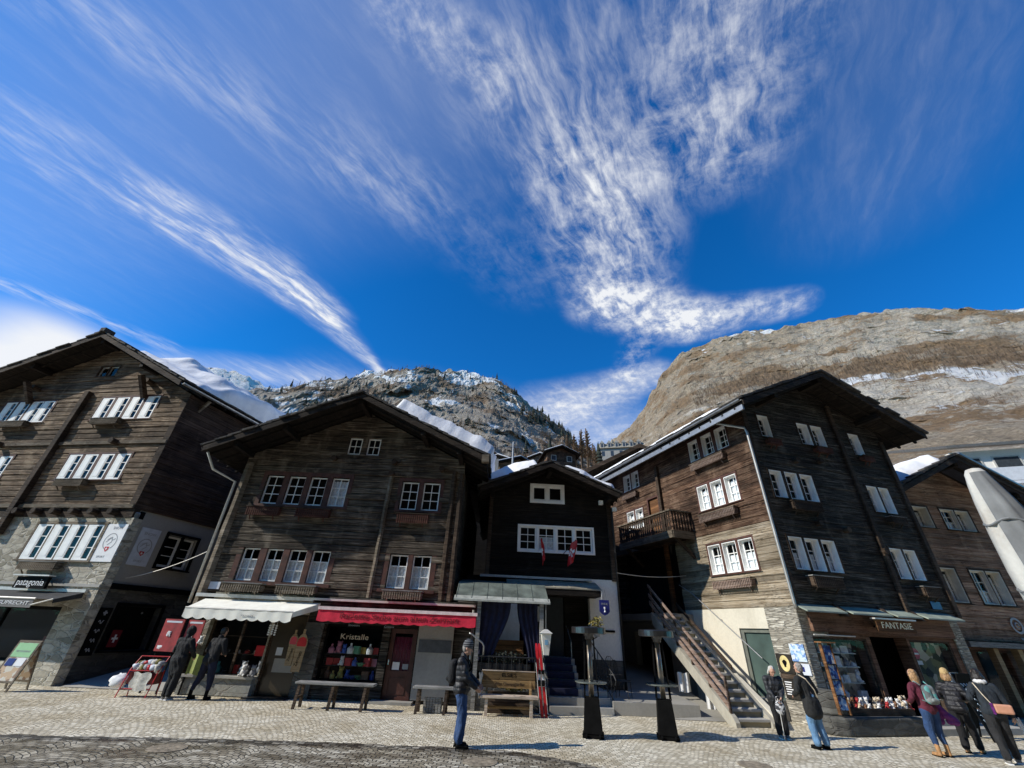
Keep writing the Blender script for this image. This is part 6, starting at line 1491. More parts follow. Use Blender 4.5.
# hanging lantern
t = empty('hanging_lantern', (1.40, 14.92, 1.42), R(2), 'white tapered glass lantern hanging from the porch corner', 'lantern')
mb = MB(); mb.add([(-.075, -.075, 0), (.075, -.075, 0), (.075, .075, 0), (-.075, .075, 0), (-.15, -.15, .56), (.15, -.15, .56), (.15, .15, .56), (-.15, .15, .56)], [(3,2,1,0),(4,5,6,7),(0,1,5,4),(1,2,6,5),(2,3,7,6),(3,0,4,7)])
M_['milk'] = simple('milk_glass', (.80, .78, .70), .35, 0, .05, 4); mb.build('body', M_['milk'], t)
mb = MB(); mb.add([(-.19, -.19, .565), (.19, -.19, .565), (.19, .19, .565), (-.19, .19, .565), (-.05, -.05, .67), (.05, -.05, .67), (.05, .05, .67), (-.05, .05, .67)], [(3,2,1,0),(4,5,6,7),(0,1,5,4),(1,2,6,5),(2,3,7,6),(3,0,4,7)]); mb.build('cap', M_['metal_pale'], t)
mb = MB(); mb.tube([(0, 0, .67), (0, 0, 1.42)], .010, 6); mb.build('chain', M_['metal_grey'], t)
mb = MB(); mb.box(-.05, .05, -.128, -.118, .26, .42); b_ = mb.build('blue_badge', M_['badge'] if 'badge' in M_ else M_.setdefault('badge', simple('pale_blue_badge', (.18, .36, .52), .5)), t)
# porch furniture
t = empty('porch_railing', (0, 14.98, 0), 0, 'iron railing with a bent pale handrail in front of the porch seat', 'railing')
mb = MB(); mb.tube([(-.78, 0, 1.32), (1.05, 0, 1.32)], .018, 6); mb.tube([(-.78, 0, .65), (-.78, 0, 1.85)], .015, 6)
for i in range(9): mb.tube([(-.78 + i * .23, 0, .65), (-.78 + i * .23, 0, 1.32)], .008, 5)
mb.build('bars', M_['iron'], t)
mb = MB(); mb.tube([(-.98, -.02, 1.90), (-.90, -.02, 1.88), (-.55, -.02, 1.66), (-.50, -.02, 1.58), (-.50, -.02, 1.35)], .026, 8); mb.build('handrail', M_['metal_grey'], t, smooth=True)
t = empty('slatted_bench', (.2, 16.0, .72), 0, 'orange brown slatted bench back inside the curtained porch', 'bench')
mb = MB()
for i in range(4): mb.box(-.52, .56, -.03, .01, .42 + i * .155, .56 + i * .155)
mb.build('backrest', M_['teak'], t); mb = MB(); mb.box(-.52, .56, -.45, -.04, .38, .42); mb.build('seat', M_['teak'], t)
for sx in (-.45, .49): mb = MB(); mb.box(sx - .03, sx + .03, -.4, -.34, 0, .38); mb.build('leg', M_['teak'], t)
def leafy(mb, c, r, n, size, q, flat=1.0):
    for _ in range(n):
        d = Vector((q.gauss(0, 1), q.gauss(0, 1), q.gauss(0, 1))).normalized() * q.uniform(.3, 1); p = Vector(c) + Vector((d.x * r[0], d.y * r[1], d.z * r[2]))
        a = Vector((q.gauss(0, 1), q.gauss(0, 1), q.gauss(0, 1))).normalized(); b = a.orthogonal().normalized(); s_ = size * q.uniform(.6, 1.3)
        mb.add([p - a * s_, p + b * s_ * .4, p + a * s_, p - b * s_ * .4], [(0, 1, 2, 3)])
q = random.Random(3)
M_['dead_leaf'] = simple('dark_winter_leaves', (.030, .036, .026), .8, 0, .4, 9); M_['yellow_leaf'] = simple('yellow_green_leaves', (.20, .17, .04), .8, 0, .4, 9)
t = empty('flower_trough', (.1, 14.98, .95), 0, 'trough of dark winter plants on the porch railing', 'planter')
mb = MB(); mb.box(-.8, .85, .03, .28, 0, .20); mb.build('trough', M_['metal_dark'], t); mb = MB(); leafy(mb, (0, .12, .36), (.85, .14, .16), 420, .05, q); mb.build('foliage', M_['dead_leaf'], t)
t = empty('flower_trough', (.25, 14.78, 0), 0, 'pale straw plants in a trough behind the wine bar bench', 'planter')
mb = MB(); mb.box(-.6, .65, -.1, .1, .0, .5); mb.build('trough', M_['beam'], t); mb = MB(); leafy(mb, (.2, 0, .58), (.42, .1, .10), 200, .04, q); mb.build('foliage', M_['yellow_leaf'], t)
t = empty('potted_plant', (3.28, 16.4, 1.95), 0, 'yellow green plant in a pot against the white wall', 'plant')
mb = MB(); mb.lathe([(.09, 0), (.13, .2), (.14, .22)], n=12); mb.build('pot', M_['plaster_grey'], t); mb = MB(); leafy(mb, (0, 0, .42), (.24, .2, .24), 160, .06, q); mb.build('foliage', M_['yellow_leaf'], t)
mb = MB(); mb.tube([(0, 0, 0), (.0, .9, -.1)], .02, 6); mb.build('wall_bracket', M_['iron'], t)
# blue shield sign
t = empty('hanging_sign', (3.62, 16.48, 2.62), R(4), 'royal blue shield sign hanging in front of the white wall', 'sign')
mb = MB(); mb.prism([(-.17, .46), (.17, .46), (.18, .10), (.10, .02), (0, -.02), (-.10, .02), (-.18, .10)], 'y', -.025, .025); mb.build('shield', M_['blue_sign'], t)
text_mesh('lettering', 'WINE', .10, wallM(Matrix(), 0, -.03, .33), M_['grey_print'], t, .002, width=.24)
mb = MB(); mb.lathe([(.035, 0), (.012, .05), (.012, .08), (.03, .11), (.035, .16)], (0, -.035, .08), 8); mb.build('white_glass_motif', M_['white_print'], t)
for sx in (-.10, .10): mb = MB(); mb.tube([(sx, 0, .46), (sx * .3, 0, .80)], .006, 5); mb.build('chain', M_['metal_grey'], t)
# patio heaters
def heater():
    t = empty('patio_heater', (0, 0, 0), 0, 'black pyramid patio heater nearer the blue carpeted steps', 'patio heater', 'patio heaters on the setts')
    mb = MB(); a, b = .215, .165
    mb.add([(-a, -a, .08), (a, -a, .08), (a, a, .08), (-a, a, .08), (-b, -b, .74), (b, -b, .74), (b, b, .74), (-b, b, .74)], [(3,2,1,0),(4,5,6,7),(0,1,5,4),(1,2,6,5),(2,3,7,6),(3,0,4,7)])
    mb.build('base', M_['black'], t, bevel=.012)
    for sx in (-1, 1):
        for sy in (-1, 1):
            mb = MB(); mb.bar((sx * .16, sy * .16, .74), (sx * .11, sy * .11, 1.96), .028, .028); mb.build('strut', M_['black'], t)
    mb = MB(); mb.tube([(0, 0, .74), (0, 0, 1.90)], .062, 16); mb.build('flame_tube', M_['tube_glass'] if 'tube_glass' in M_ else M_.setdefault('tube_glass', simple('shiny_quartz_tube', (.30, .255, .205), .3, .6, .1, 3)), t, smooth=True)
    mb = MB(); mb.lathe([(.36, 1.01), (.38, 1.02), (.38, 1.035), (.36, 1.04)], n=28); mb.build('shelf_ring', M_['glass_edge'] if 'glass_edge' in M_ else M_.setdefault('glass_edge', simple('greenish_shelf', (.16, .18, .165), .2, .3)), t)
    mb = MB(); mb.lathe([(.10, 1.90), (.13, 2.02), (.40, 2.02), (.425, 2.03), (.425, 2.15), (.41, 2.165), (.15, 2.18)], n=32); mb.build('heat_disc', M_['disc_metal'] if 'disc_metal' in M_ else M_.setdefault('disc_metal', simple('dark_disc_metal', (.10, .10, .10), .3, .9, .1, 3)), t)
    for sx in (-.15, .15):
        mb = MB(); mb.tube([(sx - .02, -.25, .045), (sx + .02, -.25, .045)], .045, 12); mb.build('wheel', M_['black'], t)
    mb = MB(); mb.box(-.24, .24, -.2, .24, .0, .078); mb.build('foot', M_['black'], t)
    return t
h1 = heater(); h1.location = (2.22, 12.15, 0); h1.rotation_euler.z = R(-12)
h2 = copy_tree(h1); h2.location = (3.98, 12.30, 0); h2.rotation_euler.z = R(-14); h2['label'] = 'black pyramid patio heater nearer the outdoor stairs'
# raised concrete terrace between the black house and the stairs
mb = MB(); mb.prism([(15.28, 0), (15.28, .33), (22, .55), (22, 0)], 'x', 3.42, 6.0); tag(mb.build('terrace', M_['concrete'], bevel=.01), kind='structure')
mb = MB(); mb.add([(4.75, 15.0, .01), (6.9, 15.0, .01), (6.9, 27, 1.3), (3.6, 27, 1.3), (3.6, 22.2, .56), (6.02, 15.3, .05)], [(0, 1, 2, 3, 4, 5)]); tag(mb.build('passage_path', M_['concrete']), kind='structure')
mb = MB(); mb.add([(-13.4, 15.9, .015), (-10.0, 15.9, .015), (-8.4, 30, 2.3), (-11.6, 30, 2.3)], [(0, 1, 2, 3)]); tag(mb.build('alley_path', M_['alley'] if 'alley' in M_ else M_.setdefault('alley', plaster('shaded_alley_paving', (.42, .40, .36), (.26, .25, .22)))), kind='structure')  # alley paving in a mid grey tone
def iron_chair(x, y, z, rz, label):
    t = empty('iron_chair', (x, y, z), R(rz), label, 'chair', 'dark garden chairs on the terrace')
    for sx in (-.19, .19):
        mb = MB(); mb.tube([(sx, -.18, 0), (sx, -.16, .45)], .011, 6); mb.build('leg', M_['iron'], t)
        mb = MB(); mb.tube([(sx, .22, 0), (sx, .18, .45), (sx * .9, .24, .90)], .011, 6); mb.build('leg', M_['iron'], t)
    mb = MB(); mb.lathe([(.22, .44), (.23, .45), (.22, .47)], n=18); mb.build('seat', M_['iron'], t)
    mb = MB(); mb.tube([(-.17, .24, .90), (-.08, .26, .98), (.08, .26, .98), (.17, .24, .90)], .011, 6)
    for i in (-1, 0, 1): mb.tube([(i * .09, .20, .47), (i * .09, .25, .96)], .007, 5)
    mb.build('backrest', M_['iron'], t)
iron_chair(3.95, 15.95, .34, 60, 'dark iron chair near the front edge of the concrete terrace'); iron_chair(4.0, 17.2, .40, 120, 'dark iron chair further back on the concrete terrace')
for i, (x, y, z0, z1, wd, lab) in enumerate(((6.35, 17.2, .45, 1.0, .42, 'white plastic sheet hanging under the stairs, left of two'), (6.78, 16.2, .10, .55, .34, 'white plastic sack under the lower part of the stairs'))):
    mb = MB(); mb.grid(lambda u, v: (x - wd / 2 + wd * u, y + .03 * math.sin(u * 14 + i) + .02 * v, z1 - (z1 - z0) * v + .02 * math.sin(u * 9)), 14, 10)
    tag(mb.build('plastic_sheet', M_['white_print'], smooth=True), lab, 'plastic sheet')
# cables
def cable(pts, label, r=.012):
    mb = MB(); mb.tube(pts, r, 5); tag(mb.build('cable', M_['metal_pale']), label, 'cable')
def sag(p, q_, s_, n=14): p, q_ = Vector(p), Vector(q_); return [p + (q_ - p) * (i / n) - Vector((0, 0, s_ * 4 * (i / n) * (1 - i / n))) for i in range(n + 1)]
cable(sag((-13.55, 16.6, 3.1), (-10.35, 15.72, 4.05), .12), 'thin pale cable slung across the left alley')
cable(sag((4.4, 17.4, 4.1), (7.75, 18.9, 4.3), .1), 'thin pale cable slung from the black house to the corner house')

# left: menu board, posters, rack, bag
def aboard(x, y, rz, wd, h, mat, label, name='sandwich_board'):
    t = empty(name, (x, y, 0), R(rz), label, 'sandwich board')
    for s_ in (-1, 1):
        P0 = TR(0, s_ * .28, 0) @ Matrix.Rotation(R(s_ * 13), 4, 'X')
        mb = MB(P0); mb.box(-wd / 2, -wd / 2 + .05, -.015, .015, 0, h); mb.box(wd / 2 - .05, wd / 2, -.015, .015, 0, h); mb.box(-wd / 2 + .05, wd / 2 - .05, -.015, .015, h - .06, h); mb.box(-wd / 2 + .05, wd / 2 - .05, -.015, .015, .2, .25); fr = mb.build('frame', M_['beam_light'] if mat != 'black' else M_['black'], t)
        mb = MB(P0); mb.box(-wd / 2 + .05, wd / 2 - .05, -.012, .008, .25, h - .06); pn = mb.build('panel', M_[mat], t)
        if s_ < 0: front = (P0, pn)
    return t, front
M_['pale_green'] = simple('pale_green_print', (.26, .52, .25), .6, 0, .08, 3); M_['cream_print'] = patchwork('cream_photo_print', [(.62, .58, .48), (.55, .40, .26), (.66, .63, .58), (.30, .20, .14)], 9)
t, (P0, pn) = aboard(-14.0, 14.85, -4, .72, 1.24, 'cream_print', 'wooden sandwich board with pale green heading at the left edge')
mb = MB(P0); mb.box(-.30, .30, -.022, -.013, .82, 1.17); hd = mb.build('green_heading', M_['pale_green'], pn)
text_mesh('lettering', 'MITTAGSMENU', .07, wallM(P0, 0, -.024, .96), M_['grey_print'], hd, .001, width=.44)
mb = MB(P0); mb.box(-.28, -.04, -.022, -.013, .60, .78); mb.build('dark_photo', M_['blue_sign'], pn); mb = MB(P0); mb.box(.0, .26, -.022, -.013, .60, .80); mb.build('photo', M_['white_print'], pn)
M_['red_poster'] = simple('shaded_red_poster', (.33, .028, .028), .6, 0, .2, 4)  # one even dark red for both posters
for (x0, x1, lab) in ((-10.72, -10.06, 'red poster with white figure, left of the two beside the white awning'), (-9.96, -9.42, 'red poster, right of the two, behind the hooded person')):
    t = empty('red_poster', ((x0 + x1) / 2, 15.42, 0), R(-6), lab, 'poster'); wd = (x1 - x0) / 2
    mb = MB(); mb.box(-wd, wd, -.02, .02, 1.05, 1.92); pn = mb.build('panel', M_['red_poster'], t)
    mb = MB(); mb.bar((-wd * .8, .03, 0), (-wd * .8, .03, 1.9), .04, .04); mb.bar((wd * .8, .03, 0), (wd * .8, .03, 1.9), .04, .04); mb.build('stand', M_['black'], t)
    mb = MB(); mb.tube([(-.10 * wd + .16 * wd * math.cos(k * .6), -.026, 1.52 + .07 * math.sin(k * 1.1)) for k in range(12)], .02, 5); mb.build('white_figure', M_['white_print'], pn)
    mb = MB(); mb.ell((-wd * .55, -.01, 1.16), (.10, .014, .07), 8, 6, .3); mb.build('white_patch', M_['white_print'], pn)
    mb = MB(); mb.box(-wd * .8, wd * .8, -.024, -.021, 1.82, 1.87); mb.build('text_line', M_['shade_white'], pn)
t = empty('display_trolley', (-10.2, 14.75, 0), R(8), 'red metal trolley of packed goods beside the alley', 'trolley')
mb = MB()
for sx in (-.38, .38):
    mb.tube([(sx - .05, -.2, 0), (sx, -.12, .62), (sx, .2, .95)], .015, 6); mb.tube([(sx, .25, 0), (sx, .18, .62)], .015, 6)
mb.tube([(-.38, .2, .95), (.38, .2, .95)], .015, 6); mb.tube([(-.38, -.12, .62), (.38, -.12, .62)], .015, 6); mb.tube([(-.40, -.16, .2), (.36, -.16, .2)], .015, 6)
mb.build('frame', M_['red'], t)
mb = MB(); mb.box(-.36, .36, -.10, .2, .30, .58); mb.build('basket', M_['red_dark'] if 'red_dark' in M_ else M_.setdefault('red_dark', simple('dark_red_basket', (.12, .012, .012), .6)), t)
cols = [('shade_white', 'white'), ('fleece', 'cream'), ('yellow_leaf', 'mustard'), ('grey_print', 'grey'), ('red', 'red'), ('cream_white', 'beige')]
q = random.Random(9)
for i in range(14):
    mt, cn_ = cols[i % 5]; a = MB(); a.ell((0, 0, 0), (.10 + .03 * q.random(), .09, .07 + .03 * q.random()), 9, 7, .18, i)
    o = a.build('packed_bundle', M_[mt], smooth=True); tag(o, cn_ + ' packed bundle heaped on the red trolley', 'bundle', 'bundles on the red trolley'); o.location = (-10.5 + .10 * (i % 7) + .02 * q.random(), 14.72 + .10 * (i // 7), .66 + .10 * (i // 7) + .04 * q.random()); o.rotation_euler = (q.random(), q.random(), q.random())
mb = MB(); mb.ell((0, 0, 0), (.24, .18, .17), 14, 10, .14, 4); o = mb.build('plastic_bag', M_['white_print'], smooth=True); tag(o, 'crumpled white plastic bag hanging at the left of the red trolley', 'bag'); o.location = (-10.82, 14.7, .36)
mb = MB(); mb.grid(lambda u, v: (-.3 + .5 * u + .03 * math.sin(v * 8), -.16 + .008 * math.sin(u * 9), .55 - .42 * v + .02 * math.sin(u * 10)), 12, 10); o = mb.build('hanging_cloth', M_['fleece'], smooth=True); tag(o, 'beige cloth hanging over the front of the red trolley', 'cloth'); o.location = (-10.1, 14.72, .03)
# souvenir shop: goods
def item(kind, x, y, z, s_, mt, label, cat, group, seed=0):
    mb = MB()
    if kind == 'bottle': mb.lathe([(.35 * s_, 0), (.38 * s_, .5 * s_), (.12 * s_, .75 * s_), (.12 * s_, 1 * s_)], n=9)
    elif kind == 'box': mb.box(-.4 * s_, .4 * s_, -.2 * s_, .2 * s_, 0, .75 * s_)
    elif kind == 'bowl': mb.lathe([(.25 * s_, 0), (.6 * s_, .35 * s_), (.55 * s_, .35 * s_)], n=12)
    elif kind == 'plush':
        mb.ell((0, 0, .38 * s_), (.36 * s_, .32 * s_, .40 * s_), 9, 7, .1, seed); mb.ell((.05 * s_, -.12 * s_, .88 * s_), (.28 * s_, .26 * s_, .26 * s_), 9, 7, .1, seed + 1); mb.ell((-.18 * s_, -.1 * s_, 1.10 * s_), .09 * s_, 6, 5); mb.ell((.26 * s_, -.1 * s_, 1.10 * s_), .09 * s_, 6, 5)
        for sx in (-1, 1): mb.ell((sx * .28 * s_, -.25 * s_, .12 * s_), (.14 * s_, .22 * s_, .12 * s_), 7, 5)
    elif kind == 'hat': mb.lathe([(.5 * s_, 0), (.5 * s_, .03 * s_), (.32 * s_, .06 * s_), (.30 * s_, .3 * s_), (.12 * s_, .42 * s_)], n=12)
    elif kind == 'cloth': mb.grid(lambda u, v: (-.5 * s_ + s_ * u, .05 * s_ * math.sin(u * 12 + seed), .9 * s_ * (1 - v) + .05 * s_ * math.sin(u * 7)), 8, 6)
    o = mb.build(kind if kind not in ('plush', 'cloth') else {'plush': 'plush_toy', 'cloth': 'folded_cloth'}[kind], M_[mt], smooth=kind in ('plush',)); o.location = (x, y, z); o.rotation_euler.z = q.uniform(-.5, .5)
    return tag(o, label, cat, group)
for nm, c in (('g_red', (.42, .03, .03)), ('g_blue', (.05, .12, .45)), ('g_white', (.75, .75, .74)), ('g_green', (.10, .28, .16)), ('g_brown', (.20, .10, .05)), ('g_pink', (.55, .22, .30)), ('g_black', (.015, .015, .018)), ('g_yellow', (.55, .42, .10)), ('g_teal', (.04, .22, .26)), ('g_cream', (.62, .52, .38)), ('g_grey', (.25, .25, .26)), ('g_lime', (.32, .36, .10))):
    M_[nm] = simple(nm[2:] + '_goods', c, .7, 0, .12, 10)
gm = [('g_red', 'red'), ('g_white', 'white'), ('g_blue', 'blue'), ('g_white', 'white'), ('g_yellow', 'yellow'), ('g_green', 'green'), ('g_brown', 'brown'), ('g_pink', 'pink')]
q = random.Random(17); shelfname = {.51: 'bottom', .86: 'middle', 1.18: 'top'}
for z in (.51, .86, 1.18):
    for i in range(8):
        kind = q.choice(['bottle', 'bowl', 'box', 'plush', 'bottle']); mt, cn_ = q.choice(gm)
        item(kind, -5.45 + i * .205, 15.8 + q.uniform(.1, .24) + .08, z, q.uniform(.20, .29), mt, f'{cn_} {kind} on the {shelfname[z]} shelf of the gift window', {'plush': 'toy'}.get(kind, kind), 'souvenirs in the gift window', i)
text_mesh('lettering', 'Kristalle', .22, wallM(TR(6, 15.8), -10.85, .05, 1.62) if False else wallM(TR(0, 15.8), -4.75, .05, 1.64), M_['g_cream'], None, .003, width=.9)
bpy.context.scene.collection.objects[-1]['label'] = 'pale window lettering across the top of the gift shop glass'; bpy.context.scene.collection.objects[-1]['category'] = 'lettering'
bpy.context.scene.collection.objects[-1].name = 'window_lettering'
for i in range(7):
    kind = ['plush', 'bottle', 'hat', 'box', 'plush', 'bowl', 'plush'][i]; mt, cn_ = [('g_lime', 'lime green'), ('g_teal', 'teal'), ('g_black', 'black'), ('g_red', 'red'), ('g_white', 'white'), ('g_cream', 'cream'), ('g_grey', 'grey')][i]
    item(kind, -9.2 + i * .27, 16.05, .52, .30, mt, f'{cn_} {kind} standing low in the souvenir window', {'plush': 'toy'}.get(kind, kind), 'souvenirs in the white awning window', i)
for i in range(6):
    mt, cn_ = [('g_brown', 'brown'), ('g_black', 'black'), ('g_white', 'white'), ('g_red', 'red'), ('g_cream', 'cream'), ('g_green', 'green')][i]
    item('hat', -9.15 + i * .3, 16.25, 1.04, .26, mt, f'{cn_} hat on the upper souvenir shelf', 'hat', 'hats on the souvenir shelf', i)
for i, (mt, cn_) in enumerate((('g_white', 'white'), ('g_black', 'black'), ('g_grey', 'grey'))):
    item('plush', -7.80 + i * .16, 15.50 - .03 * i, .51, .26, mt, f'{cn_} plush animal at the right end of the souvenir window sill', 'toy', 'plush animals on the sill', i)
item('cloth', -9.15, 15.35, .51, .55, 'g_lime', 'yellow green garment hung at the left end of the souvenir window', 'garment', None)
item('plush', -9.30, 15.28, 1.30, .18, 'g_white', 'small white plush hanging beside the right red poster', 'toy', None)
# chequered mobile and paddle signs
t = empty('shell_mobile', (-7.15, 15.2, 1.6), 0, 'white chequered mobile hanging under the right end of white awning', 'mobile')
for i in range(3):
    mb = MB()
    for j in range(5): mb.lathe([(.02, 0), (.035, .02), (.02, .045)], (-.10 + i * .10, 0, .06 * j + .02 * (i % 2)), 8)
    mb.tube([(-.10 + i * .10, 0, 0), (-.10 + i * .10, 0, .5)], .004, 4); mb.build('strand', M_['white_print'], t)
mb = MB(); mb.box(-.14, .14, -.01, .01, .5, .53); mb.build('hanger', M_['beam'], t)
def paddle(x, y, z, s_, rz, label):
    t = empty('paddle_sign', (x, y, z), R(rz), label, 'sign')
    mb = MB(); prof = [(-.13, 0), (.13, 0), (.15, .62), (.17, .70), (.16, .84), (.09, .95), (.035, 1.0), (.035, 1.12), (-.035, 1.12), (-.035, 1.0), (-.09, .95), (-.16, .84), (-.17, .70), (-.15, .62)]
    mb.prism([(a * s_, b * s_) for a, b in prof], 'y', -.015, .015); b_ = mb.build('board', M_['pale_oak'], t)
    mb = MB(); mb.prism([(-.13 * s_, .66 * s_), (.13 * s_, .66 * s_), (.15 * s_, .74 * s_), (.12 * s_, .86 * s_), (0, .92 * s_), (-.12 * s_, .86 * s_), (-.15 * s_, .74 * s_)], 'y', -.022, -.016); mb.build('red_panel', M_['red'], t)
    text_mesh('lettering', 'Zermatt', .14 * s_, wallM(Matrix(), 0, -.018, .34 * s_) @ Matrix.Rotation(R(80), 4, 'Z'), M_['black'], t, .002, width=.40 * s_)
    return t
paddle(-6.22, 15.42, .68, 1.0, 4, 'wooden paddle sign with red top on the pier between the two shops'); paddle(-6.52, 15.5, .82, .85, -10, 'smaller wooden paddle sign half hidden behind the first one')
t = empty('red_plate', (-7.6, 15.75, 1.02), 0, 'red square tray on show at the right end of souvenir window', 'tray')
mb = MB(); mb.box(-.16, .16, .0, .02, 0, .28); mb.build('tray_face', M_['red'], t, bevel=.008)
# Fantasie shop goods in H4 frame
B4 = H4.matrix_basis
q = random.Random(23)
def item4(kind, u, d, z, s_, mt, label, cat, group, seed=0):
    p = B4 @ Vector((u, d, z)); o = item(kind, p.x, p.y, p.z, s_, mt, label, cat, group, seed); o.rotation_euler.z += R(14); return o
pal = [('g_white', 'white'), ('g_cream', 'cream'), ('g_white', 'white'), ('g_brown', 'brown'), ('g_black', 'black'), ('g_white', 'white'), ('g_red', 'red'), ('g_cream', 'cream')]
for i in range(30):
    mt, cn_ = pal[(i * 5 + i // 8) % 8]; row = i % 2
    item4('plush', .0 + i * .080, -.62 + .14 * row + q.uniform(-.03, .03), .50 + .09 * row, q.uniform(.13, .19), mt, f'{cn_} plush toy in the row along the big shop window sill', 'toy', 'plush toys along the window sill', i)
for i in range(6):
    mt, cn_ = pal[(i * 3) % 8]; item4('plush', 2.30 + .07 * (i % 3), -.60 + .1 * (i // 3), .52 + .10 * (i // 3), .19, mt, f'{cn_} plush toy heaped at the right end of the window sill', 'toy', 'plush toys heaped at the right end', i)
for zz, nm in ((.645, 'lowest'), (1.07, 'second'), (1.47, 'third'), (1.82, 'top')):
    for i in range(7):
        mt, cn_ = q.choice([('g_teal', 'teal'), ('g_grey', 'grey'), ('g_white', 'white'), ('g_cream', 'cream'), ('g_white', 'white'), ('g_black', 'black')]); kind = q.choice(['box', 'hat', 'cloth', 'plush', 'bottle'])
        item4(kind, .55 + i * .22, .18 + q.uniform(0, .12), zz, q.uniform(.24, .36), mt, f'{cn_} {kind} on the {nm} shelf behind the big shop window', {'plush': 'toy'}.get(kind, kind), 'goods behind the big shop window', i)
def at4(name, label, cat): return tag(bpy.data.objects.new(name, None), label, cat)
t = empty('no_entry_sign', B4 @ Vector((4.62, -.0, 0)), R(14), 'red round no entry sign with small white plate behind the right shop window', 'sign')  # solid sign added inside the window to stand for a reflection
mb = MB(); mb.tube([(0, .20, 1.88), (0, .23, 1.88)], .155, 24); mb.build('disc', M_['red'], t); mb = MB(); mb.box(-.11, .11, .188, .199, 1.855, 1.905); mb.build('white_bar', M_['white_print'], t)
mb = MB(); mb.box(-.16, .16, .20, .22, 1.58, 1.69); mb.build('plate', M_['white_print'], t); mb = MB(); mb.tube([(0, .25, .4), (0, .25, 2.0)], .02, 8); mb.build('post', M_['metal_grey'], t)
t = empty('framed_mirror', B4 @ Vector((5.05, -.35, .30)), R(8), 'white framed mirror board standing before the right shop window', 'mirror')
mb = MB(); mb.box(-.20, -.14, -.02, .02, .3, 1.12); mb.box(.14, .20, -.02, .02, .3, 1.12); mb.box(-.14, .14, -.02, .02, 1.05, 1.12); mb.box(-.14, .14, -.02, .02, .3, .37); mb.build('frame', M_['white'], t)
mb = MB(); mb.box(-.14, .14, -.005, .01, .37, 1.05); mb.build('face', M_['g_grey'], t); mb = MB(); mb.bar((-.17, 0, .32), (-.19, .15, -.3), .03, .03); mb.bar((.17, 0, .32), (.19, .15, -.3), .03, .03); mb.build('stand', M_['black'], t)
t = empty('display_table', B4 @ Vector((4.5, -.45, .0)), R(14), 'low shop table with boxed hats before the right shop window', 'table')
mb = MB(); mb.box(-.5, .4, -.16, .2, .74, .78); mb.build('tabletop', M_['grey_plank'], t)
for sx in (-.45, .35): mb = MB(); mb.box(sx - .03, sx + .03, -.12, .16, .15, .74); mb.build('leg', M_['beam'], t)
for i in range(4): item4('hat', 4.15 + i * .22, -.45, .78, .26, ['g_white', 'g_cream', 'g_white', 'g_grey'][i], ['white hat at the left end of the low shop table', 'cream hat on the low shop table', 'white hat in the middle of the low shop table', 'grey hat at the right end of the low shop table'][i], 'hat', None, i)
t, (P0, pn) = aboard(13.15, 14.05, 20, .62, 1.50, 'black', 'tall black sandwich board with pale blue script beside the right stone pier')
mb = MB(P0)
q = random.Random(2)
for i in range(9):
    z = 1.34 - i * .115; mb.tube([(-.2 + .04 * k, -.018, z + .035 * math.sin(k * 1.9 + i) + .01 * q.random()) for k in range(11)], .010, 4)
mb.build('chalk_script', M_['badge_pale'] if 'badge_pale' in M_ else M_.setdefault('badge_pale', simple('pale_blue_chalk', (.48, .60, .72), .8)), pn)
# ================================================================== people
def capsule(mb, p, q_, r0, r1, n=12):
    p, q_ = Vector(p), Vector(q_); d = (q_ - p); L = d.length
    if L < 1e-5: mb.ell(p, r0, n, 8); return
    d = d / L; pts = []; rs = []
    for k in range(4): a = math.pi / 2 * (1 - k / 4); pts.append(p - d * r0 * math.sin(a)); rs.append(max(r0 * math.cos(a), r0 * .06))
    pts += [p, q_]; rs += [r0, r1]
    for k in range(1, 5): a = math.pi / 2 * k / 4; pts.append(q_ + d * r1 * math.sin(a)); rs.append(max(r1 * math.cos(a), r1 * .06))
    mb.tube(pts, rs, n)
def blob(name, mb, voxel, mat, parent, smooth=4, fold=0):
    """fuse overlapping limbs into ONE continuous skin"""
    me = bpy.data.meshes.new(name); me.from_pydata(mb.v, [], mb.f); me.update()
    ob = bpy.data.objects.new(name, me); COL.objects.link(ob)
    r = ob.modifiers.new('r', 'REMESH'); r.mode = 'VOXEL'; r.voxel_size = voxel; r.use_smooth_shade = True
    s = ob.modifiers.new('s', 'SMOOTH'); s.iterations = smooth; s.factor = .5
    bpy.context.view_layer.update(); dg = bpy.context.evaluated_depsgraph_get()
    m2 = bpy.data.meshes.new_from_object(ob.evaluated_get(dg)); m2.name = name; ob.modifiers.clear(); ob.data = m2; bpy.data.meshes.remove(me)
    m2.materials.clear(); m2.materials.append(mat)
    if fold:
        nn = [Vector(v.normal) for v in m2.vertices]
        for v, n_ in zip(m2.vertices, nn):
            p_ = v.co.copy(); v.co = p_ + n_ * fold * (1 - 2.2 * abs(noise.noise(Vector((p_.x * 8 + 3, p_.y * 8, p_.z * 5 + p_.x * 6)))) - .3)
    for p in m2.polygons: p.use_smooth = True
    ob.parent = parent; return ob
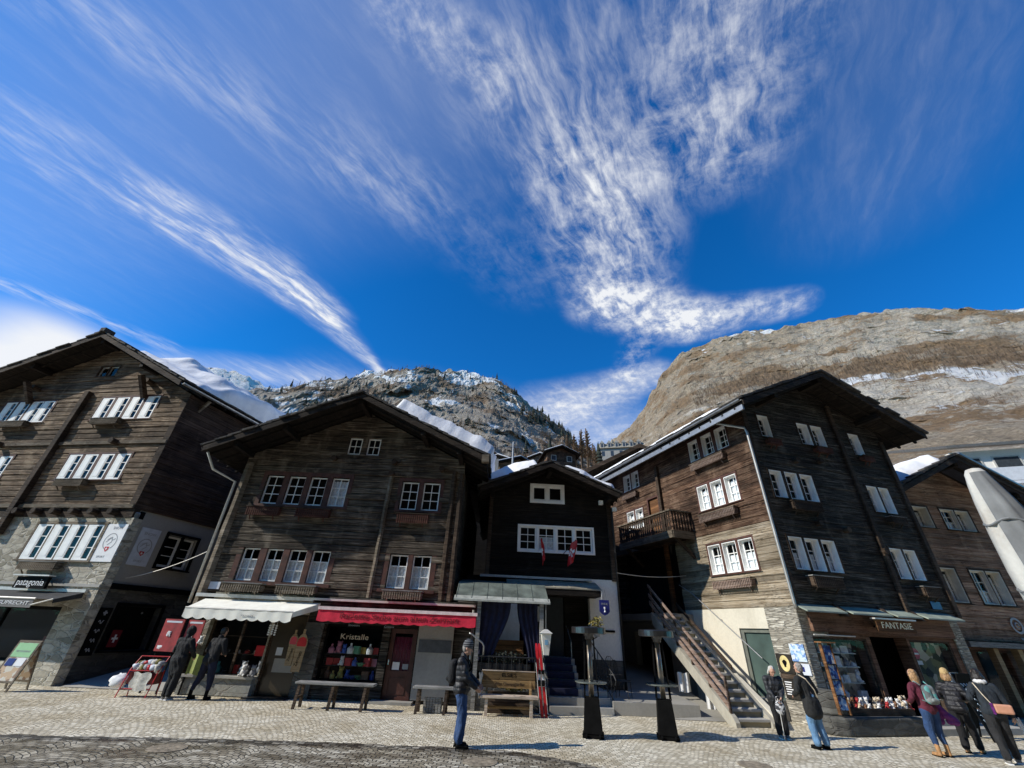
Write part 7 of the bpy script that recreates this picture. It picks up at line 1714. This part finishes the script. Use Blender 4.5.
def cloth_mat(name, col, rough=.85, puff=0, var=.15, sc=7):
    mt, t, b, oc = newmat(name)
    f = t.noise(oc, sc, 5, .6); lo = tuple(x * (1 - 2 * var) for x in col); hi = tuple(min(1, x * (1 + 2 * var)) for x in col)
    t.link(t.ramp(f, [(.3, lo), (.7, hi)]), b.inputs['Base Color']); b.inputs['Roughness'].default_value = rough
    h = t.noise(t.scale(oc, (1, 1, .45)), 9, 5, .6, 1.2)
    if puff:
        s = t.sep(t.vmath('ADD', oc, t.vmath('SCALE', t.noise(oc, 5, 2, .5, 0, True), None, .04)))
        wv = t.math('ABSOLUTE', t.math('SINE', t.math('MULTIPLY', s[2], puff))); h = t.math('ADD', t.math('MULTIPLY', wv, .28), t.math('MULTIPLY', h, .7))
    t.link(t.bump(h, 1.0, .035), b.inputs['Normal']); return mt
M_['skin'] = simple('skin', (.52, .30, .21), .55, 0, .06, 6)
M_['jk_black'] = cloth_mat('black_puffer', (.009, .009, .012), .55, 32); M_['jk_grey'] = cloth_mat('charcoal_puffer', (.022, .024, .029), .6, 32); M_['jk_dark'] = cloth_mat('dark_jacket', (.006, .006, .0075)); M_['jk_olive'] = cloth_mat('dark_olive_jacket', (.013, .0135, .0135))
M_['jk_burg'] = cloth_mat('burgundy_jacket', (.10, .012, .028)); M_['jk_teal'] = cloth_mat('dark_teal_coat', (.014, .020, .027)); M_['purple'] = cloth_mat('purple_jacket_cloth', (.13, .012, .15), .7, 28)
M_['jeans'] = cloth_mat('blue_jeans', (.022, .055, .14)); M_['jeans_light'] = cloth_mat('light_blue_jeans', (.12, .24, .40)); M_['jeans_dark'] = cloth_mat('navy_trousers', (.006, .009, .030)); M_['tr_black'] = cloth_mat('black_trousers', (.005, .005, .006)); M_['tr_grey'] = cloth_mat('dark_grey_trousers', (.016, .016, .017))
M_['hair_white'] = cloth_mat('white_hair', (.50, .48, .44), .7, 0, .1, 30); M_['hair_grey'] = cloth_mat('grey_hair', (.26, .24, .22), .7, 0, .2, 30); M_['hair_blond'] = cloth_mat('blond_hair', (.34, .20, .09), .6, 0, .3, 30); M_['hair_dark'] = cloth_mat('dark_hair', (.018, .014, .012), .5, 0, .2, 30)
M_['tan'] = cloth_mat('tan_leather', (.42, .22, .09), .6); M_['tan_knit'] = cloth_mat('tan_knit', (.52, .36, .16), .9, 0, .15, 30); M_['white_knit'] = cloth_mat('white_knit', (.70, .68, .66), .9, 0, .1, 30); M_['shoe_grey'] = simple('grey_shoe', (.20, .19, .175), .8); M_['bag_leather'] = simple('peach_leather', (.55, .27, .17), .5, 0, .1, 5); M_['pack_grey'] = patchwork('grey_teal_pack', [(.10, .11, .11), (.22, .24, .23), (.12, .34, .32), (.16, .17, .17)], 9); M_['bag_print'] = patchwork('black_white_print', [(.7, .7, .7), (.05, .05, .06), (.6, .6, .6), (.12, .12, .13)], 26)
M_['lip'] = simple('lips', (.30, .10, .09), .5); M_['eye'] = simple('dark_eye', (.02, .016, .014), .2)
def stripes(name, c0, c1, f):
    mt, t, b, oc = newmat(name); s = t.sep(oc); t.link(t.mix(t.math('GREATER_THAN', t.math('FRACT', t.math('MULTIPLY', s[2], f)), .5), c4(c0), c4(c1)), b.inputs['Base Color']); b.inputs['Roughness'].default_value = .95; return mt
M_['beanie'] = stripes('striped_knit', (.02, .02, .024), (.15, .155, .16), 24)

def person(loc, head_deg, label, H=1.75, jacket='jk_black', trousers='jeans', shoes='black', coat=.86, stance=((-.10, 0), (.10, 0)), lean=(0, 0), hands=None, headtilt=0, hair=None, hair_len=0, hat=None, hood=False, bulk=1.0, long_coat=False, scarf=None, boots=0, elbows=None):
    """local frame: faces +y, right is +x"""
    t = empty('person', loc, R(head_deg), label, 'person'); s = H / 1.75
    lx, ly = lean
    hipc = Vector((0, -.02, .94)); chest = Vector((lx * .75, ly * .75, 1.26)); neck = Vector((lx, ly, 1.47)); ht = R(headtilt)
    headc = neck + Vector((0, .035 + .14 * math.sin(ht), .165 * math.cos(ht) + .0)); hf = Vector((0, math.cos(ht), -math.sin(ht))); hu = Vector((0, math.sin(ht), math.cos(ht)))
    hips = [Vector((-.095, -.02, .92)), Vector((.095, -.02, .92))]; ank = [Vector((stance[i][0], stance[i][1], .085)) for i in (0, 1)]
    knee = [(hips[i] + ank[i]) / 2 + Vector((0, .045, .02)) for i in (0, 1)]
    sh = [neck + Vector((sx * .185 * (1 if bulk < 1.05 else 1.04), -.01, -.065)) for sx in (-1, 1)]
    hands = hands or [Vector((-.25, .06, .80)), Vector((.25, .06, .80))]
    hands = [Vector(h) for h in hands]; elb = []
    for i in (0, 1):
        mid = (sh[i] + hands[i]) / 2; d = hands[i] - sh[i]; L = min(d.length, .555); h = math.sqrt(max(.0, .28 ** 2 - (L / 2) ** 2)); out = Vector(((-1, 1)[i] * .55, -.6, -.25)).normalized()
        out = (out - d.normalized() * out.dot(d.normalized())).normalized(); elb.append(mid + out * h)
    mb = MB(Matrix.Scale(s, 4))
    def cap(a, b, r0, r1): capsule(mb, a, b, r0, r1)
    cap(hipc + Vector((-.06, 0, 0)), hipc + Vector((.06, 0, 0)), .10, .10); cap(hipc, chest, .115, .125); cap(chest + Vector((-.07, 0, .02)), chest + Vector((.07, 0, .02)), .105, .105); cap(chest, neck, .10, .055); cap(sh[0], sh[1], .055, .055); cap(neck, headc, .052, .055)
    mb.ell(headc + hu * .03, (.078, .097, .105), 16, 12); mb.ell(headc + hf * .025 - hu * .045, (.060, .070, .065), 12, 9)
    capsule(mb, headc + hf * .098 + hu * .015, headc + hf * .118 - hu * .022, .010, .015, 8); capsule(mb, headc + hf * .085 + hu * .05 - Vector((.03, 0, 0)), headc + hf * .085 + hu * .05 + Vector((.03, 0, 0)), .014, .014, 8); mb.ell(headc + hf * .085 - hu * .085, .022, 8, 6)
    for sx in (-1, 1): mb.ell(headc + Vector((sx * .08, -.005, 0)) + hu * .005, (.014, .024, .034), 8, 7)
    for i in (0, 1):
        cap(hips[i], knee[i], .085, .056); cap(knee[i], ank[i] + Vector((0, 0, .1)), .054, .036); cap(ank[i] + Vector((0, 0, .1)), ank[i], .036, .036); cap(ank[i] - Vector((0, .02, .04)), ank[i] + Vector((0, .14, -.05)), .036, .03)
        cap(sh[i], elb[i], .05, .038); cap(elb[i], hands[i], .037, .026)
        d = (hands[i] - elb[i]).normalized(); side = Vector((0, 0, 1)).cross(d); side = side.normalized() if side.length > .1 else Vector((0, 1, 0)); curl = Vector((-(-1, 1)[i] * .5, .5, -.3)); curl = (curl - d * curl.dot(d)).normalized(); w_ = d.cross(curl).normalized()
        for k in (-1, 1): cap(hands[i], hands[i] + d * .085 + w_ * k * .020, .022, .017)
        for k, L in enumerate((.066, .076, .07, .055)):
            b0 = hands[i] + d * .085 + w_ * (-.032 + .0213 * k); b1 = b0 + d * L * .5 + curl * L * .12; b2 = b1 + d * L * .36 + curl * L * .38; capsule(mb, b0, b1, .0098, .009, 8); capsule(mb, b1, b2, .009, .0078, 8)
        b0 = hands[i] + d * .03 - w_ * .026; b1 = b0 + d * .03 - w_ * .024 + curl * .015; capsule(mb, b0, b1, .0125, .0105, 8); capsule(mb, b1, b1 + d * .034 + curl * .014, .0105, .009, 8)
    body = blob('body', mb, .0085, M_['skin'], t, 3)
    for sx in (-1, 1):
        mb = MB(Matrix.Scale(s, 4)); mb.ell(headc + hf * .088 + hu * .022 + Vector((sx * .031, 0, 0)), (.012, .010, .008), 8, 6); mb.build('eye', M_['eye'], body)
    mb = MB(Matrix.Scale(s, 4)); mb.ell(headc + hf * .096 - hu * .055, (.024, .008, .006), 8, 6); mb.build('mouth', M_['lip'], body)
    # trousers
    mb = MB(Matrix.Scale(s, 4)); g = .018
    cap(hipc + Vector((-.055, 0, -.02)), hipc + Vector((.055, 0, -.02)), .112, .112); cap(hipc, hipc + Vector((0, 0, .10)), .118, .115)
    for i in (0, 1):
        e = ank[i] + Vector((0, -.005, .05 + boots)); cap(hips[i] + Vector((0, 0, -.02)), knee[i], .118, .095); cap(knee[i], e, .093, .080 if not boots else .056)
    blob('trousers', mb, .014, M_[trousers], t, 4, .011)
    # jacket or coat
    mb = MB(Matrix.Scale(s, 4)); b = bulk; hem = Vector((lx * .1, -.015, coat))
    hr = .124 * b + max(0, .90 - coat) * .11; cap(hem + Vector((-.065 * b, 0, .10)), hem + Vector((.065 * b, 0, .10)), hr, hr); cap(hipc + Vector((-.06, 0, .0)), hipc + Vector((.06, 0, .0)), .142 * b, .142 * b); cap(hem + Vector((-.065 * b, 0, .10)), hipc + Vector((-.06, 0, .0)), hr, .14 * b); cap(hem + Vector((.065 * b, 0, .10)), hipc + Vector((.06, 0, .0)), hr, .14 * b); cap(hem + Vector((-.05 * b, 0, .10)), chest + Vector((-.06, 0, 0)), .125 * b, .125 * b); cap(hem + Vector((.05 * b, 0, .10)), chest + Vector((.06, 0, 0)), .125 * b, .125 * b); cap(chest + Vector((-.07, 0, .03)), chest + Vector((.07, 0, .03)), .122 * b, .122 * b); cap(chest, neck - Vector((0, 0, .03)), .11 * b, .078); cap(sh[0], sh[1], .078, .078); cap(neck - Vector((0, 0, .03)), neck + Vector((0, .0, .035)), .075, .070)
    for i in (0, 1): cap(sh[i], elb[i], .075 * b, .06 * b); cap(elb[i], hands[i] - (hands[i] - elb[i]).normalized() * .02, .059 * b, .047 * b)
    if long_coat:
        for i in (0, 1): cap(hips[i] + Vector((0, 0, .05)), hips[i] * .35 + knee[i] * .65, .135, .115)
        cap(hipc, (knee[0] + knee[1]) / 2 + Vector((0, -.02, .12)), .14, .12)
    if hood: mb.ell(headc + hu * .02 - hf * .025, (.118, .125, .135), 14, 10)
    blob('jacket', mb, .014, M_[jacket], t, 5, .014)
    for i in (0, 1):
        mb = MB(Matrix.Scale(s, 4)); a = ank[i]; f_ = Vector((0.05 * (-1, 1)[i], 1, 0)).normalized()
        cap(a - Vector((0, .02, .035)), a + f_ * .15 - Vector((0, 0, .045)), .047, .040); cap(a - Vector((0, .01, .03)), a + Vector((0, -.01, .03 + boots)), .047, .052 if boots else .046)
        mb.box(a.x - .045, a.x + .045, a.y - .07, a.y + .17, .0, .022) if False else None
        sh_ = blob('shoe', mb, .011, M_[shoes], t, 3)
        mb = MB(Matrix.Scale(s, 4)); mb.prism([(a.x - .042, a.y - .075), (a.x + .042, a.y - .075), (a.x + .05, a.y + .10), (a.x + .03, a.y + .19), (a.x - .03, a.y + .19), (a.x - .05, a.y + .10)], 'z', 0.001, .022); mb.build('sole', M_['black'] if shoes != 'shoe_grey' else M_['white_print'], sh_)
    if hair:
        mb = MB(Matrix.Scale(s, 4)); q = random.Random(int(abs(loc[0]) * 100))
        mb.ell(headc + hu * .042 - hf * .020, (.084, .094, .095), 14, 10, .10, 2); mb.ell(headc - hf * .045, (.082, .062, .085), 12, 9, .06, 3)
        for k in range(14):
            if not hair_len: break
            a = math.pi * (.05 + .9 * k / 13); o_ = Vector((math.cos(a) * .082, -math.sin(a) * .082, 0)); p0 = headc + hu * .04 + o_ * .9; p1 = headc - hu * .06 + o_ * 1.15; p2 = p1 - Vector((q.uniform(-.02, .02), .01, hair_len * q.uniform(.75, 1.1))); capsule(mb, p0, p1, .026, .03, 8); capsule(mb, p1, p2, .03, .014, 8)
        blob('hair', mb, .011, M_[hair], body, 1, .008)
    if hat:
        mb = MB(Matrix.Scale(s, 4)); c = headc + hu * .055 - hf * .008
        rings = [(1.03, -.035), (1.08, -.03), (1.08, .01), (1.05, .04), (.93, .075), (.68, .105), (.3, .122), (.05, .126)]; vs = []; n = 18
        for r_, z_ in rings:
            for k in range(n): a = 6.283 * k / n; vs.append(c + Vector((math.cos(a) * .087 * r_, 0, 0)) + hf * (math.sin(a) * .103 * r_) + hu * z_)
        mb.add(vs, [(j * n + k, j * n + (k + 1) % n, (j + 1) * n + (k + 1) % n, (j + 1) * n + k) for j in range(len(rings) - 1) for k in range(n)] + [tuple(range((len(rings) - 1) * n, len(rings) * n))]); mb.build('hat', M_[hat], body, smooth=True)
    if scarf:
        mb = MB(Matrix.Scale(s, 4)); c = neck + Vector((0, .01, .035)); mb.tube([c + Vector((math.cos(6.283 * k / 16) * .085, math.sin(6.283 * k / 16) * .085, .012 * math.sin(k * 2.3))) for k in range(17)], .045, 8); blob('scarf', mb, .012, M_[scarf], t, 2)
    t['_s'] = s
    return t, dict(s=s, neck=neck, sh=sh, hands=hands, chest=chest, elb=elb, headc=headc)

def on(t, o, label, cat, group=None):
    """a bag or garment carried by a person stands at top level, placed by the wearer's frame"""
    o.matrix_world = Matrix.Translation(t.location) @ Matrix.Rotation(t.rotation_euler.z, 4, 'Z'); return tag(o, label, cat, group)
def backpack(t, I, mat, label, strap='black', z0=1.0, z1=1.45):
    r = bpy.data.objects.new('backpack', None); COL.objects.link(r); on(t, r, label, 'backpack'); s = I['s']; S_ = Matrix.Scale(s, 4)
    mb = MB(S_); capsule(mb, (-.07, -.235, z0 + .09), (.07, -.235, z0 + .09), .09, .09); capsule(mb, (-.065, -.225, z1 - .10), (.065, -.225, z1 - .10), .085, .085); capsule(mb, (-.06, -.23, z0 + .1), (-.06, -.22, z1 - .1), .10, .09); capsule(mb, (.06, -.23, z0 + .1), (.06, -.22, z1 - .1), .10, .09)
    blob('sack', mb, .014, M_[mat], r, 3)
    for sx in (-1, 1):
        mb = MB(S_); mb.tube([(sx * .11, -.16, z1 - .03), (sx * .13, -.04, z1 + .045), (sx * .145, .09, z1 - .04), (sx * .15, .145, z1 - .17), (sx * .16, .02, z0 + .1), (sx * .12, -.17, z0 + .06)], .016, 6); mb.build('strap', M_[strap], r)
    mb = MB(S_); capsule(mb, (-.06, -.32, z0 + .10), (.06, -.32, z0 + .10), .045, .045); blob('front_pocket', mb, .014, M_[mat], r, 2)
    return r
# 1 man with beanie
t, I = person((-.74, 10.62, 0), -92, 'standing man in striped beanie, black puffer jacket and blue jeans with black backpack', 1.76, 'jk_black', 'jeans', 'black', .88, ((-.09, -.03), (.09, .03)), (0, -.03), [(-.16, .30, 1.0), (.16, .28, .98)], 14, 'hair_grey', 0, 'beanie', bulk=1.18)
backpack(t, I, 'jk_dark', 'black backpack on the man in the striped beanie')
# 2, 3 at the souvenir shop
t, I = person((-9.22, 14.5, 0), -10, 'person in long dark hooded coat and grey shoes by the red posters', 1.74, 'jk_dark', 'tr_black', 'shoe_grey', .80, ((-.08, .02), (.09, -.03)), (0, .0), [(-.20, .25, 1.0), (.20, .28, 1.0)], 16, 'hair_dark', 0, None, True, 1.08, True)
t, I = person((-8.45, 14.72, 0), -14, 'person in dark jacket and navy trousers with feet apart facing the souvenir window', 1.76, 'jk_dark', 'jeans_dark', 'black', .90, ((-.28, -.02), (.20, .04)), (.03, .05), [(-.14, .30, 1.10), (.14, .30, 1.08)], 12, 'hair_dark', 0, None, False, 1.08, boots=.1)
# 4 white-haired woman, head bowed
t, I = person((7.08, 13.0, 0), 172, 'white haired woman in charcoal puffer jacket with bowed head by the stairs', 1.50, 'jk_grey', 'tr_black', 'shoe_grey', .84, ((-.09, .0), (.10, .03)), (0, .10), [(-.06, .30, .98), (.08, .28, .92)], 34, 'hair_white', .02, None, bulk=1.12)
mb = MB(Matrix.Scale(I['s'], 4)); mb.ell((.04, .32, .74), (.14, .05, .17), 12, 9, .05, 2); mb.tube([(-.05, .32, .86), (-.02, .31, .99), (.08, .30, .99), (.12, .32, .86)], .012, 6)
on(t, mb.build('handbag', M_['bag_print']), 'black and white patterned bag held by the white haired woman', 'bag')
mb = MB(Matrix.Scale(I['s'], 4)); mb.tube([(.06, .33, .95), (.13, .36, .0)], .011, 6); on(t, mb.build('walking_stick', M_['metal_pale']), 'thin pale walking stick of the white haired woman', 'stick')
# 5 man reading the boards
t, I = person((7.30, 11.92, 0), 20, 'grey haired man in dark jacket and light jeans with shoulder strap reading the boards', 1.60, 'jk_olive', 'jeans_light', 'black', .64, ((-.10, .02), (.16, -.02)), (-.02, .05), [(-.20, .26, 1.05), (.20, .22, 1.0)], -4, 'hair_grey', 0, None, bulk=1.08)
s5 = I['s']; mb = MB(Matrix.Scale(s5, 4)); mb.tube([(-.14, .02, 1.50), (-.10, -.12, 1.42), (.05, -.165, 1.2), (.17, -.11, 1.0)], .013, 6); r = mb.build('shoulder_strap', M_['g_cream']); on(t, r, 'pale shoulder strap across the back of the grey haired man', 'strap')
# 6 woman with burgundy jacket
t, I = person((9.86, 11.72, 0), 4, 'woman with blond hair in burgundy jacket and blue jeans seen from behind', 1.58, 'jk_burg', 'jeans', 'tan', .96, ((-.13, .0), (.14, .03)), (-.02, .02), [(-.22, .20, 1.05), (.30, .16, 1.02)], -3, 'hair_blond', .16, None, boots=.12)
backpack(t, I, 'pack_grey', 'grey and teal backpack on the woman in burgundy', 'pack_grey', 1.04, 1.46)
mb = MB(Matrix.Scale(I['s'], 4)); capsule(mb, (.30, .06, 1.05), (.44, .0, .82), .07, .09); capsule(mb, (.44, .0, .82), (.60, -.02, .70), .09, .10); capsule(mb, (.30, .1, 1.0), (.34, .1, .68), .06, .08); capsule(mb, (.52, .02, .70), (.60, .05, .80), .09, .05)
o = blob('carried_jacket', mb, .014, M_['purple'], None, 3); on(t, o, 'purple jacket carried over the arm of the woman in burgundy', 'jacket')
# 7, 8 pair walking at the right
t, I = person((11.05, 12.25, 0), -55, 'person in tan knit hat and black puffer jacket with bent arm at right', 1.58, 'jk_black', 'tr_black', 'tan', .90, ((-.11, -.14), (.10, .16)), (0, .06), [(-.18, .28, 1.06), (.18, .26, 1.10)], 8, 'hair_blond', .06, 'tan_knit', bulk=1.15)
t, I = person((10.98, 11.32, 0), -28, 'woman in dark teal coat and white scarf with shoulder bag at the right', 1.66, 'jk_teal', 'tr_grey', 'shoe_grey', .82, ((-.13, -.10), (.12, .18)), (.02, .05), [(-.22, .18, 1.0), (.32, .06, .86)], 6, 'hair_dark', .03, None, bulk=1.08, long_coat=False, scarf='white_knit')
s8 = I['s']; r = bpy.data.objects.new('shoulder_bag', None); COL.objects.link(r); on(t, r, 'peach leather shoulder bag on the back of the teal coat', 'bag')
mb = MB(Matrix.Scale(s8, 4)); mb.box(-.02, .30, -.27, -.17, .92, 1.10); mb.build('bag_body', M_['bag_leather'], r, bevel=.03)
mb = MB(Matrix.Scale(s8, 4)); mb.box(-.055, -.022, -.265, -.175, .90, 1.11); mb.build('purple_side', M_['purple'], r, bevel=.01)
mb = MB(Matrix.Scale(s8, 4)); mb.tube([(-.02, -.2, 1.08), (-.10, -.17, 1.25), (-.16, -.05, 1.47), (-.14, .07, 1.42)], .011, 6); mb.build('strap', M_['g_cream'], r)
mb = MB(Matrix.Scale(s8, 4)); mb.grid(lambda u, v: (.34 + .10 * u + .05 * v, .10 + .04 * math.sin(u * 9), .84 - .30 * v + .02 * math.sin(u * 8)), 8, 8); on(t, mb.build('white_cloth', M_['white_knit'], smooth=True), 'white garment held low in the hand of the woman in teal coat', 'garment')
